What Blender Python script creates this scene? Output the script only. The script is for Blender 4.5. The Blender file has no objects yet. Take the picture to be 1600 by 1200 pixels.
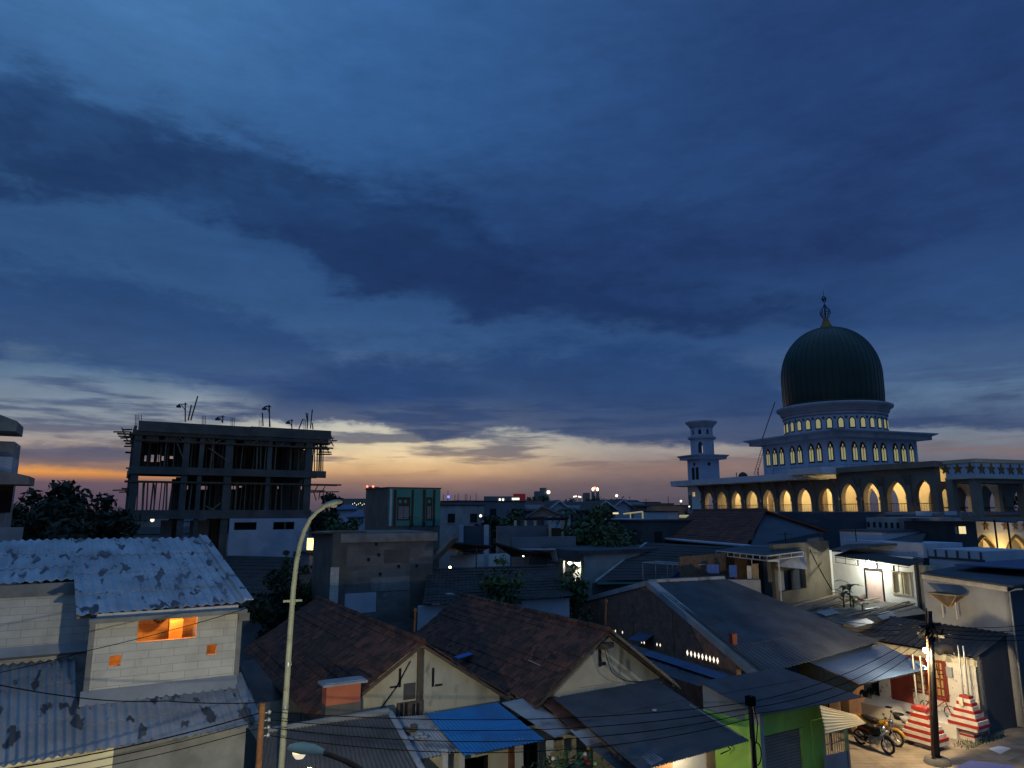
import bpy, bmesh, math, random
from mathutils import Vector as V
random.seed(7)
R = math.radians
S = bpy.context.scene
C = S.collection
# ------------------------------------------------------------------ camera
FPX = 1081.0; PITCH = math.atan(197 / FPX); H = 9.0
cam_d = bpy.data.cameras.new("camera"); cam = bpy.data.objects.new("camera", cam_d); C.objects.link(cam)
cam.location = (0, 0, H); cam.rotation_euler = (R(90) + PITCH, 0, 0)
cam_d.sensor_width = 36; cam_d.lens = FPX / 1600 * 36; cam_d.clip_start = 0.1; cam_d.clip_end = 6000
S.camera = cam
S.view_settings.view_transform = 'Standard'; S.view_settings.look = 'None'
S.view_settings.exposure = 0.0; S.view_settings.gamma = 1.0
S.cycles.use_denoising = True
S.cycles.max_bounces = 6; S.cycles.sample_clamp_indirect = 4
CP, SP = math.cos(PITCH), math.sin(PITCH)
def ray(px, py):
    v = (600 - py) / FPX
    return V(((px - 800) / FPX, CP - v * SP, SP + v * CP))
def W(px, py, z):                      # point of a sight line at height z
    d = ray(px, py); return V((0, 0, H)) + d * ((z - H) / d.z)
def at(px, py, Y):                     # point of a sight line at distance Y
    d = ray(px, py); return V((0, 0, H)) + d * (Y / d.y)
def onp(px, py, p0, n):                # point of a sight line on a plane
    d = ray(px, py); o = V((0, 0, H)); return o + d * ((p0 - o).dot(n) / d.dot(n))
def lin(c):
    return tuple(((x / 255) / 12.92 if x / 255 <= 0.04045 else ((x / 255 + 0.055) / 1.055) ** 2.4) for x in c)
def azel(px, py):
    d = ray(px, py); return math.degrees(math.atan2(d.x, d.y)), math.degrees(math.atan2(d.z, math.hypot(d.x, d.y)))
# ------------------------------------------------------------------ sky
world = bpy.data.worlds.new("World"); S.world = world; world.use_nodes = True
nt = world.node_tree; N = nt.nodes; L = nt.links; N.clear()
def nd(t, **k):
    n = N.new(t)
    for a, b in k.items(): setattr(n, a, b)
    return n
def lk(a, b): L.new(a, b)
def mth(op, a, b=None, c=None, clamp=False):
    n = nd('ShaderNodeMath', operation=op, use_clamp=clamp)
    for i, x in enumerate((a, b, c)):
        if x is None: continue
        if isinstance(x, (int, float)): n.inputs[i].default_value = x
        else: lk(x, n.inputs[i])
    return n.outputs[0]
def smooth(x, lo, hi, a=0.0, b=1.0):
    n = nd('ShaderNodeMapRange', interpolation_type='SMOOTHSTEP')
    lk(x, n.inputs[0])
    for i, q in ((1, lo), (2, hi), (3, a), (4, b)): n.inputs[i].default_value = q
    return n.outputs[0]
def cmix(f, a, b):
    n = nd('ShaderNodeMix', data_type='RGBA')
    if isinstance(f, (int, float)): n.inputs[0].default_value = f
    else: lk(f, n.inputs[0])
    for i, x in ((6, a), (7, b)):
        if isinstance(x, tuple): n.inputs[i].default_value = (*lin(x), 1)
        else: lk(x, n.inputs[i])
    return n.outputs[2]
def ramp(x, pts, lo, hi):
    m = nd('ShaderNodeMapRange'); lk(x, m.inputs[0]); m.inputs[1].default_value = lo; m.inputs[2].default_value = hi
    n = nd('ShaderNodeValToRGB'); lk(m.outputs[0], n.inputs[0]); e = n.color_ramp.elements
    for i, (p, c) in enumerate(pts):
        q = (p - lo) / (hi - lo)
        if i < 2: el_ = e[i]; el_.position = q
        else: el_ = e.new(q)
        el_.color = (*lin(c), 1)
    return n.outputs[0]
tc = nd('ShaderNodeTexCoord')
sep = nd('ShaderNodeSeparateXYZ'); lk(tc.outputs['Generated'], sep.inputs[0])
DEG = 180 / math.pi
az = mth('MULTIPLY', mth('ARCTAN2', sep.outputs[0], sep.outputs[1]), DEG)
el = mth('MULTIPLY', mth('ARCSINE', sep.outputs[2]), DEG)
def noise(scale, zs, detail=6, rough=0.55, off=0.0):
    m = nd('ShaderNodeMapping'); lk(tc.outputs['Generated'], m.inputs[0])
    m.inputs['Scale'].default_value = (scale, scale, scale * zs); m.inputs['Location'].default_value = (off, off * .7, off * .3)
    n = nd('ShaderNodeTexNoise'); lk(m.outputs[0], n.inputs['Vector']); n.inputs['Scale'].default_value = 1
    n.inputs['Detail'].default_value = detail; n.inputs['Roughness'].default_value = rough
    return n.outputs[0]
n1 = mth('SUBTRACT', noise(3.2, 1.7, 8, .62, 3.1), .5)
n2 = mth('SUBTRACT', noise(6.0, 2.5, 8, .62, 7.7), .5)
n3 = mth('SUBTRACT', noise(13.0, 3.0, 8, .65, 1.3), .5)
elw = mth('ADD', el, mth('ADD', mth('MULTIPLY', n2, mth('MINIMUM', mth('MULTIPLY', el, .55), 9.0)), mth('MULTIPLY', n3, mth('MINIMUM', mth('MULTIPLY', el, .28), 4.5))))
azw = mth('ADD', az, mth('MULTIPLY', n1, 14.0))
def curve(pts):
    m = nd('ShaderNodeMapRange'); lk(azw, m.inputs[0]); m.inputs[1].default_value = -60; m.inputs[2].default_value = 60
    n = nd('ShaderNodeFloatCurve'); lk(m.outputs[0], n.inputs[1]); n.inputs[0].default_value = 1.0
    q = sorted(((azel(*p)[0] + 60) / 120, max(0, azel(*p)[1]) / 60) for p in pts)
    cp = n.mapping.curves[0].points
    while len(cp) < len(q): cp.new(0.5, 0.5)
    for i, p in enumerate(q): cp[i].location = p
    n.mapping.update()
    return mth('MULTIPLY', n.outputs[0], 60)
def layer(col, top, bot, st, sb, op, cloud, dens=None):
    t = mth('SUBTRACT', elw, curve(top)); b = mth('SUBTRACT', elw, curve(bot))
    m = mth('MULTIPLY', smooth(t, -st, st * .6, 1, 0), smooth(b, -sb, sb))
    if dens is not None: m = mth('MULTIPLY', m, dens)
    return cmix(mth('MULTIPLY', m, op), col, cloud)
warm = ramp(el, [(0, (82, 74, 90)), (1.2, (104, 90, 99)), (2.2, (148, 117, 106)), (3.1, (210, 168, 124)), (4.2, (232, 202, 156)), (5.4, (222, 208, 176)), (7, (194, 196, 188)),
                 (9.5, (106, 132, 158)), (13, (54, 88, 132)), (20, (44, 80, 130)), (30, (51, 93, 146)), (45, (60, 106, 162))], 0, 60)
cool = ramp(el, [(0, (72, 70, 88)), (2, (104, 92, 100)), (3.4, (140, 120, 116)), (5, (158, 152, 148)), (6.5, (128, 138, 150)), (9, (74, 100, 136)), (13, (48, 78, 124)), (20, (41, 71, 119)), (30, (38, 67, 116)), (45, (38, 64, 110))], 0, 60)
azn = mth('ADD', az, mth('MULTIPLY', n1, 26.0))
fa_, fb_ = smooth(az, -9, 11), smooth(azn, -26, 34)
base = cmix(mth('ADD', fa_, mth('MULTIPLY', mth('SUBTRACT', fb_, fa_), smooth(el, 8, 16))), warm, cool)
base = cmix(mth('MULTIPLY', smooth(az, 14, 30), mth('MULTIPLY', smooth(el, 12, 8), .62)), base, ramp(el, [(0, (64, 66, 84)), (3, (74, 86, 110)), (6, (86, 114, 144)), (9, (78, 110, 146)), (12, (46, 78, 124))], 0, 60))
base = cmix(mth('MULTIPLY', smooth(azn, -10, -36), .85), base, ramp(el, [(0, (84, 72, 92)), (2.0, (98, 82, 98)), (2.6, (232, 150, 66)), (3.4, (246, 178, 78)), (4.0, (150, 132, 130)), (6, (116, 130, 148)), (10, (86, 114, 144)), (16, (48, 82, 124)), (26, (50, 88, 135)), (34, (68, 114, 165)), (45, (80, 126, 178))], 0, 60))
# sky out of view, overhead and behind the viewer, brightened as added fill light
fill_sky = ramp(el, [(-5, (60, 72, 100)), (5, (78, 108, 150)), (30, (80, 124, 182)), (60, (98, 148, 208)), (85, (100, 152, 212))], -10, 90)
dirt = mth('ADD', .5, mth('MULTIPLY', n2, 2.0), clamp=True)
# thin strips low over the horizon
strip = smooth(noise(5.5, 9.0, 7, .55, 5.2), .47, .60)
strip = mth('MULTIPLY', strip, mth('MULTIPLY', smooth(el, 2.0, 4.0), smooth(el, 13, 8)))
c_strip = ramp(el, [(0, (110, 84, 92)), (3, (142, 112, 104)), (4.5, (112, 104, 112)), (6, (78, 90, 116)), (10, (60, 84, 124))], 0, 60)
sky = cmix(mth('MULTIPLY', strip, .85), base, c_strip)
# low sheet across the middle
sky = layer(sky, [(250, 648), (330, 632), (420, 600), (560, 555), (800, 535), (1100, 545), (1300, 600), (1700, 610)],
            [(250, 650), (320, 650), (400, 652), (520, 670), (600, 678), (655, 692), (740, 680), (860, 684), (1000, 690), (1200, 694), (1330, 668), (1700, 668)],
            2.2, .35, .86, ramp(el, [(0, (70, 74, 100)), (6, (50, 70, 110)), (9, (37, 65, 110)), (14, (34, 65, 114))], 0, 60))
# bank low on the left
sky = layer(sky, [(-250, 380), (0, 410), (150, 425), (270, 455), (400, 505), (600, 560), (800, 600), (1700, 640)],
            [(-250, 600), (0, 575), (120, 562), (200, 580), (300, 600), (400, 618), (530, 640), (800, 604), (1700, 642)], 1.6, .9, .72, (38, 68, 116))
sky = layer(sky, [(-250, 690), (0, 688), (100, 690), (220, 708), (300, 735), (1700, 780)],
            [(-250, 720), (0, 728), (200, 738), (300, 738), (1700, 782)], .5, .3, .75, (76, 84, 110))
# long dark band from the upper left to the middle
sky = layer(sky, [(-250, 60), (0, 105), (150, 140), (250, 172), (400, 222), (520, 268), (680, 300), (800, 372), (900, 410), (1050, 440), (1250, 470), (1700, 500)],
            [(-250, 262), (0, 288), (150, 312), (300, 338), (420, 392), (600, 470), (650, 478), (800, 500), (1000, 512), (1250, 500), (1700, 505)],
            2.0, 1.2, .76, (24, 47, 88), mth('ADD', .72, mth('MULTIPLY', smooth(n2, -.12, .06), .28)))
sky = layer(sky, [(300, 360), (480, 300), (640, 250), (800, 270), (900, 285), (1050, 310), (1250, 370), (1500, 440)],
            [(300, 361), (480, 420), (600, 470), (800, 505), (1000, 520), (1250, 515), (1500, 441)], 3.5, 1.6, .58, (25, 48, 92), mth('ADD', .5, mth('MULTIPLY', n1, 1.6), clamp=True))
# broad veil on the right
sky = layer(sky, [(-250, 200), (600, 240), (850, 190), (1000, 60), (1200, -60), (1700, -150)],
            [(-250, 205), (600, 300), (850, 420), (1000, 500), (1200, 440), (1400, 410), (1700, 360)], 5, 2.4, .42, (30, 52, 100), dirt)
sky = layer(sky, [(-250, 300), (1150, 300), (1350, 180), (1480, 110), (1700, 40)],
            [(-250, 301), (1150, 420), (1350, 400), (1500, 350), (1700, 300)], 3, 2, .6, (28, 42, 84), dirt)
grain = mth('ADD', 1.0, mth('MULTIPLY', n3, .5))
gm = nd('ShaderNodeMix', data_type='RGBA', blend_type='MULTIPLY'); gm.inputs[0].default_value = 1; lk(sky, gm.inputs[6])
cg = nd('ShaderNodeCombineColor'); [lk(grain, cg.inputs[i]) for i in range(3)]; lk(cg.outputs[0], gm.inputs[7]); sky = gm.outputs[2]
sky = cmix(smooth(el, 42, 62), sky, fill_sky)
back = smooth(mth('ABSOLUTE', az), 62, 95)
sky = cmix(mth('MULTIPLY', back, smooth(el, -4, 8)), sky, fill_sky)
gnd = smooth(el, -.3, -3)
sky = cmix(gnd, sky, (20, 22, 28))
st = nd('ShaderNodeTexSky'); st.sky_type = 'NISHITA'; st.sun_disc = False
st.sun_elevation = R(0.5); st.sun_rotation = R(-13); st.altitude = 10
bg1 = nd('ShaderNodeBackground'); lk(sky, bg1.inputs[0]); bg1.inputs[1].default_value = 1.0
bg2 = nd('ShaderNodeBackground'); lk(st.outputs[0], bg2.inputs[0]); bg2.inputs[1].default_value = 0.0005
ad = nd('ShaderNodeAddShader'); lk(bg1.outputs[0], ad.inputs[0]); lk(bg2.outputs[0], ad.inputs[1])
out = nd('ShaderNodeOutputWorld'); lk(ad.outputs[0], out.inputs[0])
# the sun has all but set behind the unfinished building
sun_d = bpy.data.lights.new("sun", 'SUN'); sun_d.energy = 0.03; sun_d.angle = R(6); sun_d.color = (1, .55, .28)
sun = bpy.data.objects.new("sun", sun_d); C.objects.link(sun)
sun.rotation_euler = (R(89.5), 0, R(180 + 13)); sun.location = (0, 0, 60)
# ------------------------------------------------------------------ building kit
TH = R(30)
def G(a, b, z=0.0):                    # the lanes of the quarter run on a grid turned by 30 degrees
    return V((a * math.cos(TH) - b * math.sin(TH), a * math.sin(TH) + b * math.cos(TH), z))
GA = G(1, 0); GB = G(0, 1); UP = V((0, 0, 1))
def gab(p): return p.x * math.cos(TH) + p.y * math.sin(TH), -p.x * math.sin(TH) + p.y * math.cos(TH)
class MB:
    def __init__(s): s.v = []; s.f = []; s.m = []; s.sm = []
    def add(s, vs, fs, mi=0, smooth=False):
        o = len(s.v); s.v += [V(p) for p in vs]
        for f in fs: s.f.append([i + o for i in f]); s.m.append(mi); s.sm.append(smooth)
        return s
    def para(s, o, x, y, z, mi=0):
        o, x, y, z = V(o), V(x), V(y), V(z)
        if x.cross(y).dot(z) < 0: o = o + x; x = -x
        p = [o, o + x, o + x + y, o + y]; q = [k + z for k in p]
        return s.add(p + q, [(3, 2, 1, 0), (4, 5, 6, 7), (0, 1, 5, 4), (1, 2, 6, 5), (2, 3, 7, 6), (3, 0, 4, 7)], mi)
    def gbox(s, a0, a1, b0, b1, z0, z1, mi=0):
        return s.para(G(a0, b0, z0), GA * (a1 - a0), GB * (b1 - b0), UP * (z1 - z0), mi)
    def cbox(s, c, x, y, z, mi=0):     # centred box with half axes
        return s.para(V(c) - V(x) - V(y) - V(z), V(x) * 2, V(y) * 2, V(z) * 2, mi)
    def slab(s, poly, th, mi=0, down=UP):  # polygon given thickness downwards
        poly = [V(p) for p in poly]; n = len(poly); q = [p - down * th for p in poly]
        return s.add(poly + q, [tuple(range(n)), tuple(range(2 * n - 1, n - 1, -1))] + [(i, i + n, (i + 1) % n + n, (i + 1) % n) for i in range(n)], mi)
    def prism(s, poly, ext, mi=0):
        poly = [V(p) for p in poly]; n = len(poly); q = [p + V(ext) for p in poly]
        return s.add(poly + q, [tuple(range(n - 1, -1, -1)), tuple(range(n, 2 * n))] + [(i, (i + 1) % n, (i + 1) % n + n, i + n) for i in range(n)], mi)
    def tube(s, pts, r, n=8, mi=0, smooth=True):
        pts = [V(p) for p in pts]; rs = r if isinstance(r, (list, tuple)) else [r] * len(pts)
        vs = []; fs = []; ref = None
        for i, p in enumerate(pts):
            t = (pts[min(i + 1, len(pts) - 1)] - pts[max(i - 1, 0)]).normalized()
            if ref is None: ref = t.orthogonal().normalized()
            x = (ref - t * ref.dot(t)).normalized(); ref = x; y = t.cross(x)
            for k in range(n):
                a = 2 * math.pi * k / n; vs.append(p + (x * math.cos(a) + y * math.sin(a)) * rs[i])
        for i in range(len(pts) - 1):
            for k in range(n): fs.append((i * n + k, i * n + (k + 1) % n, (i + 1) * n + (k + 1) % n, (i + 1) * n + k))
        s.add(vs, fs, mi, smooth)
        e = len(pts) - 1
        s.add(vs[:n], [tuple(range(n - 1, -1, -1))], mi); s.add(vs[e * n:], [tuple(range(n))], mi)
        return s
    def lathe(s, c, prof, n=24, mi=0, smooth=True, ax=UP, a0=0.0):
        c = V(c); ax = V(ax).normalized(); x = ax.orthogonal().normalized() if abs(ax.z) < .99 else V((1, 0, 0)); y = ax.cross(x)
        vs = []; fs = []
        for r, z in prof:
            for k in range(n):
                a = a0 + 2 * math.pi * k / n; vs.append(c + ax * z + (x * math.cos(a) + y * math.sin(a)) * max(r, 1e-4))
        for i in range(len(prof) - 1):
            for k in range(n): fs.append((i * n + k, i * n + (k + 1) % n, (i + 1) * n + (k + 1) % n, (i + 1) * n + k))
        return s.add(vs, fs, mi, smooth)
    def ball(s, c, r, mi=0, n=10, sz=1.0):
        pr = [(r * math.sin(math.pi * i / (n // 2 + 1)), -r * sz * math.cos(math.pi * i / (n // 2 + 1))) for i in range(n // 2 + 2)]
        return s.lathe(c, pr, n, mi)
    def wall(s, o, u, Lw, Hh, n, th=.15, holes=(), mi=0, z0=0.0):   # wall face at o, running along u; n is its outward normal
        o, u, n = V(o), V(u).normalized(), V(n).normalized()
        us = sorted({0, Lw, *[h[0] for h in holes], *[h[1] for h in holes]}); zs = sorted({z0, Hh, *[h[2] for h in holes], *[h[3] for h in holes]})
        def solid(i, j):
            if not (0 <= i < len(us) - 1 and 0 <= j < len(zs) - 1): return False
            cu, cz = (us[i] + us[i + 1]) / 2, (zs[j] + zs[j + 1]) / 2
            return not any(h[0] < cu < h[1] and h[2] < cz < h[3] for h in holes)
        P = lambda a, z, d: o + u * a + UP * z - n * d
        fl = u.cross(UP).dot(n) < 0
        def q(a, b, c, d): s.add([a, b, c, d], [(3, 2, 1, 0) if fl else (0, 1, 2, 3)], mi)
        for i in range(len(us) - 1):
            for j in range(len(zs) - 1):
                if not solid(i, j): continue
                a0, a1, y0, y1 = us[i], us[i + 1], zs[j], zs[j + 1]
                q(P(a0, y0, 0), P(a1, y0, 0), P(a1, y1, 0), P(a0, y1, 0)); q(P(a1, y0, th), P(a0, y0, th), P(a0, y1, th), P(a1, y1, th))
                if not solid(i - 1, j): q(P(a0, y0, th), P(a0, y0, 0), P(a0, y1, 0), P(a0, y1, th))
                if not solid(i + 1, j): q(P(a1, y0, 0), P(a1, y0, th), P(a1, y1, th), P(a1, y1, 0))
                if not solid(i, j - 1): q(P(a0, y0, th), P(a1, y0, th), P(a1, y0, 0), P(a0, y0, 0))
                if not solid(i, j + 1): q(P(a0, y1, 0), P(a1, y1, 0), P(a1, y1, th), P(a0, y1, th))
        return s
    def sheet(s, A, B, Cc, D, waves, amp, rows=1, lap=.012, th=.012, seg=6, mi=0, jit=0.0, prof='sine', wob=0.0):
        # ribbed roofing: A-B the upper edge, D-C the lower edge, ribs run from the upper to the lower edge
        A, B, Cc, D = V(A), V(B), V(Cc), V(D); n = (D - A).cross(B - A)
        if n.z < 0: n = -n
        n.normalize(); nu = max(2, int(waves * seg)); rnd = random.Random(int(abs(A.x * 37 + A.y * 91) * 10))
        for r in range(rows):
            v0, v1 = r / rows, min(1.0, (r + 1.0) / rows + (.12 / rows if r < rows - 1 else 0)); off = rnd.uniform(-jit, jit)
            tj = [rnd.uniform(-jit, jit) for _ in range(int(waves) + 2)]
            top = []
            for v, l in ((v0, 0.0 if r else lap * .2), (v1, lap)):
                for i in range(nu + 1):
                    t = i / nu; ph = t * waves
                    if prof == 'sine': h = amp * math.cos(2 * math.pi * ph)
                    elif prof == 'tile': h = amp * abs(math.sin(math.pi * ph)) ** .6 + tj[int(ph)] * .5
                    elif prof == 'rib': h = amp if (ph % 1) < .25 else (0 if .35 < (ph % 1) < .9 else amp * .5)
                    else: h = 0
                    p = A.lerp(B, t).lerp(D.lerp(Cc, t), v + (tj[int(ph)] * .15 if l else 0) / max(1, (D - A).length))
                    sag = wob * math.sin(3.1 * v0 * math.pi + t * 5) if wob else 0
                    top.append(p + n * (h + l + off + sag))
            m = nu + 1; bot = [p - n * th for p in top]
            fs = [(i, i + 1, m + i + 1, m + i) for i in range(nu)]; o = 2 * m
            fs = [tuple(reversed(f)) for f in fs] if (top[1] - top[0]).cross(top[m] - top[0]).dot(n) < 0 else fs
            fb = [tuple(o + k for k in reversed(f)) for f in fs]
            fe = [(m + i, m + i + 1, o + m + i + 1, o + m + i) for i in range(nu)] + [(i + 1, i, o + i, o + i + 1) for i in range(nu)] + [(0, m, o + m, o), (m + nu, nu, o + nu, o + m + nu)]
            s.add(top + bot, fs + fb, mi, prof in ('sine',)); s.add(top + bot, fe, mi, False)
        return s
ORG = {}
def make(name, mb, mats, parent=None, loc=None):
    me = bpy.data.meshes.new(name); o = bpy.data.objects.new(name, me); C.objects.link(o)
    org = ORG.get(parent.name, V()) if parent else (V(loc) if loc is not None else V())
    bm = bmesh.new(); vs = [bm.verts.new(p - org) for p in mb.v]
    uvl = bm.loops.layers.uv.new("metres")
    for f, mi, sm in zip(mb.f, mb.m, mb.sm):
        try: fc = bm.faces.new([vs[i] for i in f])
        except ValueError: continue
        fc.material_index = mi; fc.smooth = sm
    bm.normal_update()
    for fc in bm.faces:
        nn = fc.normal
        if abs(nn.z) > .75: ux = V((1, 0, 0)); vx = V((0, 1, 0))
        else:
            ux = UP.cross(nn)
            ux = ux.normalized() if ux.length > 1e-5 else V((1, 0, 0)); vx = UP
        for lp in fc.loops: lp[uvl].uv = (lp.vert.co.dot(ux), lp.vert.co.dot(vx))
    loose = [v for v in bm.verts if not v.link_faces]
    bmesh.ops.delete(bm, geom=loose, context='VERTS')
    bm.to_mesh(me); bm.free()
    for m in (mats if isinstance(mats, (list, tuple)) else [mats]): me.materials.append(m)
    if parent: o.parent = parent
    else: o.location = org
    ORG[o.name] = org
    return o
def tag(o, label, cat, group=None, kind=None):
    o['label'] = label; o['category'] = cat
    if group: o['group'] = group
    if kind: o['kind'] = kind
    return o
def thing(name, label, cat, loc=(0, 0, 0), group=None):
    o = bpy.data.objects.new(name, None); C.objects.link(o); o.location = loc; o.empty_display_size = .2
    ORG[o.name] = V(loc); return tag(o, label, cat, group)
def single(name, label, cat, mb, mats, loc=None, group=None):
    if loc is None:
        c = sum(mb.v, V()) / len(mb.v); loc = (c.x, c.y, min(p.z for p in mb.v))
    return tag(make(name, mb, mats, None, loc), label, cat, group)
def setting(name, mb, mats):
    o = make(name, mb, mats); o['kind'] = 'structure'; return o
def dup(root, loc, rz=None, label=None):
    r = root.copy(); C.objects.link(r); r.location = loc
    if rz is not None: r.rotation_euler = (0, 0, rz)
    if label: r['label'] = label
    for ch in list(root.children):
        c = ch.copy(); C.objects.link(c); c.parent = r
        for g in ch.children:
            d = g.copy(); C.objects.link(d); d.parent = c
    return r
def lamp(name, p, power, col=(1, .82, .55), r=.06, parent=None, spot=None, dirv=None):
    d = bpy.data.lights.new(name, 'SPOT' if spot else 'POINT'); d.energy = power; d.color = col; d.shadow_soft_size = r
    o = bpy.data.objects.new(name, d); C.objects.link(o); o.location = V(p) - (ORG.get(parent.name, V()) if parent else V())
    if spot:
        d.spot_size = R(spot); d.spot_blend = .6
        o.rotation_euler = V(dirv or (0, 0, -1)).to_track_quat('-Z', 'Y').to_euler()
    if parent: o.parent = parent
    return o
# ------------------------------------------------------------------ materials
def mat(name, c, c2=None, sc=1.0, rough=.85, bump=.15, spec=.3, detail=5, contrast=(.35, .65), metal=0.0, brick=None, stain=None, coat=0, bsc=None, extra=None, vor=None, streak=None):
    m = bpy.data.materials.new(name); m.use_nodes = True; t = m.node_tree; n = t.nodes; l = t.links; b = n['Principled BSDF']
    b.inputs['Roughness'].default_value = rough; b.inputs['Specular IOR Level'].default_value = spec; b.inputs['Metallic'].default_value = metal
    co = n.new('ShaderNodeTexCoord')
    ns = n.new('ShaderNodeTexNoise'); ns.inputs['Scale'].default_value = sc; ns.inputs['Detail'].default_value = detail; ns.inputs['Roughness'].default_value = .6; l.new(co.outputs['Object'], ns.inputs['Vector'])
    mr = n.new('ShaderNodeMapRange'); mr.inputs[1].default_value, mr.inputs[2].default_value = contrast; l.new(ns.outputs[0], mr.inputs[0])
    def rgb(q): return (*q, 1) if len(q) == 3 else q
    mx = n.new('ShaderNodeMix'); mx.data_type = 'RGBA'; mx.inputs[6].default_value = rgb(c); mx.inputs[7].default_value = rgb(c2 or tuple(x * .72 for x in c)); l.new(mr.outputs[0], mx.inputs[0])
    colr = mx.outputs[2]; hgt = ns.outputs[0]
    def mixin(fac, colour, kind='MIX'):
        nonlocal colr
        q = n.new('ShaderNodeMix'); q.data_type = 'RGBA'; q.blend_type = kind
        if isinstance(fac, float): q.inputs[0].default_value = fac
        else: l.new(fac, q.inputs[0])
        l.new(colr, q.inputs[6])
        if isinstance(colour, tuple): q.inputs[7].default_value = rgb(colour)
        else: l.new(colour, q.inputs[7])
        colr = q.outputs[2]
    if vor:                                              # each small cell its own tint (tiles, leaves)
        vo = n.new('ShaderNodeTexVoronoi'); vo.inputs['Scale'].default_value = vor[0]; l.new(co.outputs['Object'], vo.inputs['Vector'])
        sv = n.new('ShaderNodeSeparateColor'); l.new(vo.outputs['Color'], sv.inputs[0])
        mp = n.new('ShaderNodeMath'); mp.operation = 'MULTIPLY'; mp.inputs[1].default_value = vor[2]; l.new(sv.outputs[0], mp.inputs[0]); mixin(mp.outputs[0], vor[1])
    if brick:                                            # (w, h, mortar, mortar colour, variation colour)
        uv = n.new('ShaderNodeUVMap'); uv.uv_map = 'metres'; br = n.new('ShaderNodeTexBrick'); l.new(uv.outputs[0], br.inputs['Vector'])
        br.inputs['Scale'].default_value = 1; br.inputs['Brick Width'].default_value = brick[0]; br.inputs['Row Height'].default_value = brick[1]; br.inputs['Mortar Size'].default_value = brick[2]
        br.inputs['Mortar Smooth'].default_value = .2; br.inputs['Color1'].default_value = (1, 1, 1, 1); br.inputs['Color2'].default_value = rgb(brick[4]); br.inputs['Mortar'].default_value = rgb(brick[3])
        mixin(1.0, br.outputs['Color'], 'MULTIPLY')
        ad_ = n.new('ShaderNodeMath'); ad_.operation = 'MULTIPLY_ADD'; ad_.inputs[1].default_value = -1.2; l.new(br.outputs['Fac'], ad_.inputs[0]); l.new(ns.outputs[0], ad_.inputs[2]); hgt = ad_.outputs[0]
    if stain:                                            # (scale, threshold, width, colour, amount, stretch)
        for sn in (stain if isinstance(stain, list) else [stain]):
            mpg = n.new('ShaderNodeMapping'); l.new(co.outputs['Object'], mpg.inputs[0]); mpg.inputs['Scale'].default_value = sn[5] if len(sn) > 5 else (1, 1, 1)
            if len(sn) > 6: mpg.vector_type = 'TEXTURE'; mpg.inputs['Rotation'].default_value = (0, 0, R(sn[6]))
            n2_ = n.new('ShaderNodeTexNoise'); n2_.inputs['Scale'].default_value = sn[0]; n2_.inputs['Detail'].default_value = 4; l.new(mpg.outputs[0], n2_.inputs['Vector'])
            m2 = n.new('ShaderNodeMapRange'); m2.inputs[1].default_value = sn[1]; m2.inputs[2].default_value = sn[1] + sn[2]; m2.inputs[4].default_value = sn[4]; l.new(n2_.outputs[0], m2.inputs[0]); mixin(m2.outputs[0], sn[3])
    l.new(colr, b.inputs['Base Color'])
    if bump:
        bp = n.new('ShaderNodeBump'); bp.inputs['Strength'].default_value = bump; bp.inputs['Distance'].default_value = .03; l.new(hgt, bp.inputs['Height']); l.new(bp.outputs[0], b.inputs['Normal'])
    if coat: b.inputs['Coat Weight'].default_value = coat
    if extra: extra(b)
    return m
def glow(name, c, s):
    m = bpy.data.materials.new(name); m.use_nodes = True; b = m.node_tree.nodes['Principled BSDF']
    b.inputs['Base Color'].default_value = (*c, 1); b.inputs['Emission Color'].default_value = (*c, 1); b.inputs['Emission Strength'].default_value = s; return m
M = {}
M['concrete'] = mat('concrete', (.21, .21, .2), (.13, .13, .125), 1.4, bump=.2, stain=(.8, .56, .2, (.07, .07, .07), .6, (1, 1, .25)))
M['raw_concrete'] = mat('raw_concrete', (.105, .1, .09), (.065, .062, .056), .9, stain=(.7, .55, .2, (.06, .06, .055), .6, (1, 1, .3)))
M['aac'] = mat('aerated_block', (.50, .48, .43), (.42, .40, .36), 2.2, brick=(.6, .2, .007, (.6, .58, .54), (.86, .86, .86)), bump=.12, stain=[(1.1, .56, .16, (.22, .21, .185), .6, (1, 1, .35)), (3, .7, .1, (.16, .15, .13), .6, (1, 1, .5))])
M['asbestos'] = mat('asbestos_sheet', (.34, .37, .41), (.24, .26, .29), .9, rough=.8, spec=.25, bump=.15, stain=[(2.6, .575, .02, (.05, .05, .055), .92, (1, 2.6, 900), 30), (1.3, .48, .2, (.17, .175, .19), .6, (1, 3, 900), 30), (6, .67, .02, (.07, .07, .08), .85, (1, 1.3, 900), 30)])
M['asbestos_low'] = mat('asbestos_sheet_grey', (.25, .255, .265), (.17, .172, .18), .8, rough=.85, bump=.15, stain=[(2.2, .595, .02, (.035, .035, .04), .92, (1, 2.6, 900), 30), (1.2, .5, .25, (.12, .12, .13), .6, (1, 3, 900), 30), (6, .68, .02, (.05, .05, .055), .85, (1, 1.3, 900), 30)])
M['grey_sheet'] = mat('weathered_roof_sheet', (.075, .075, .08), (.045, .045, .048), .8, rough=.8, stain=(1.2, .55, .2, (.03, .028, .028), .6))
M['grey_sheet_pale'] = mat('pale_roof_sheet', (.26, .265, .28), (.17, .17, .18), 1.2, rough=.75, stain=(1.6, .58, .1, (.07, .055, .05), .7))
M['dark_sheet'] = mat('dark_roof_sheet', (.04, .04, .042), (.022, .022, .024), .7, rough=.8)
M['flat_sheet'] = mat('flat_roof_sheet', (.058, .066, .078), (.034, .038, .046), .6, rough=.75, stain=(1.0, .55, .15, (.03, .03, .035), .6))
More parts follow.
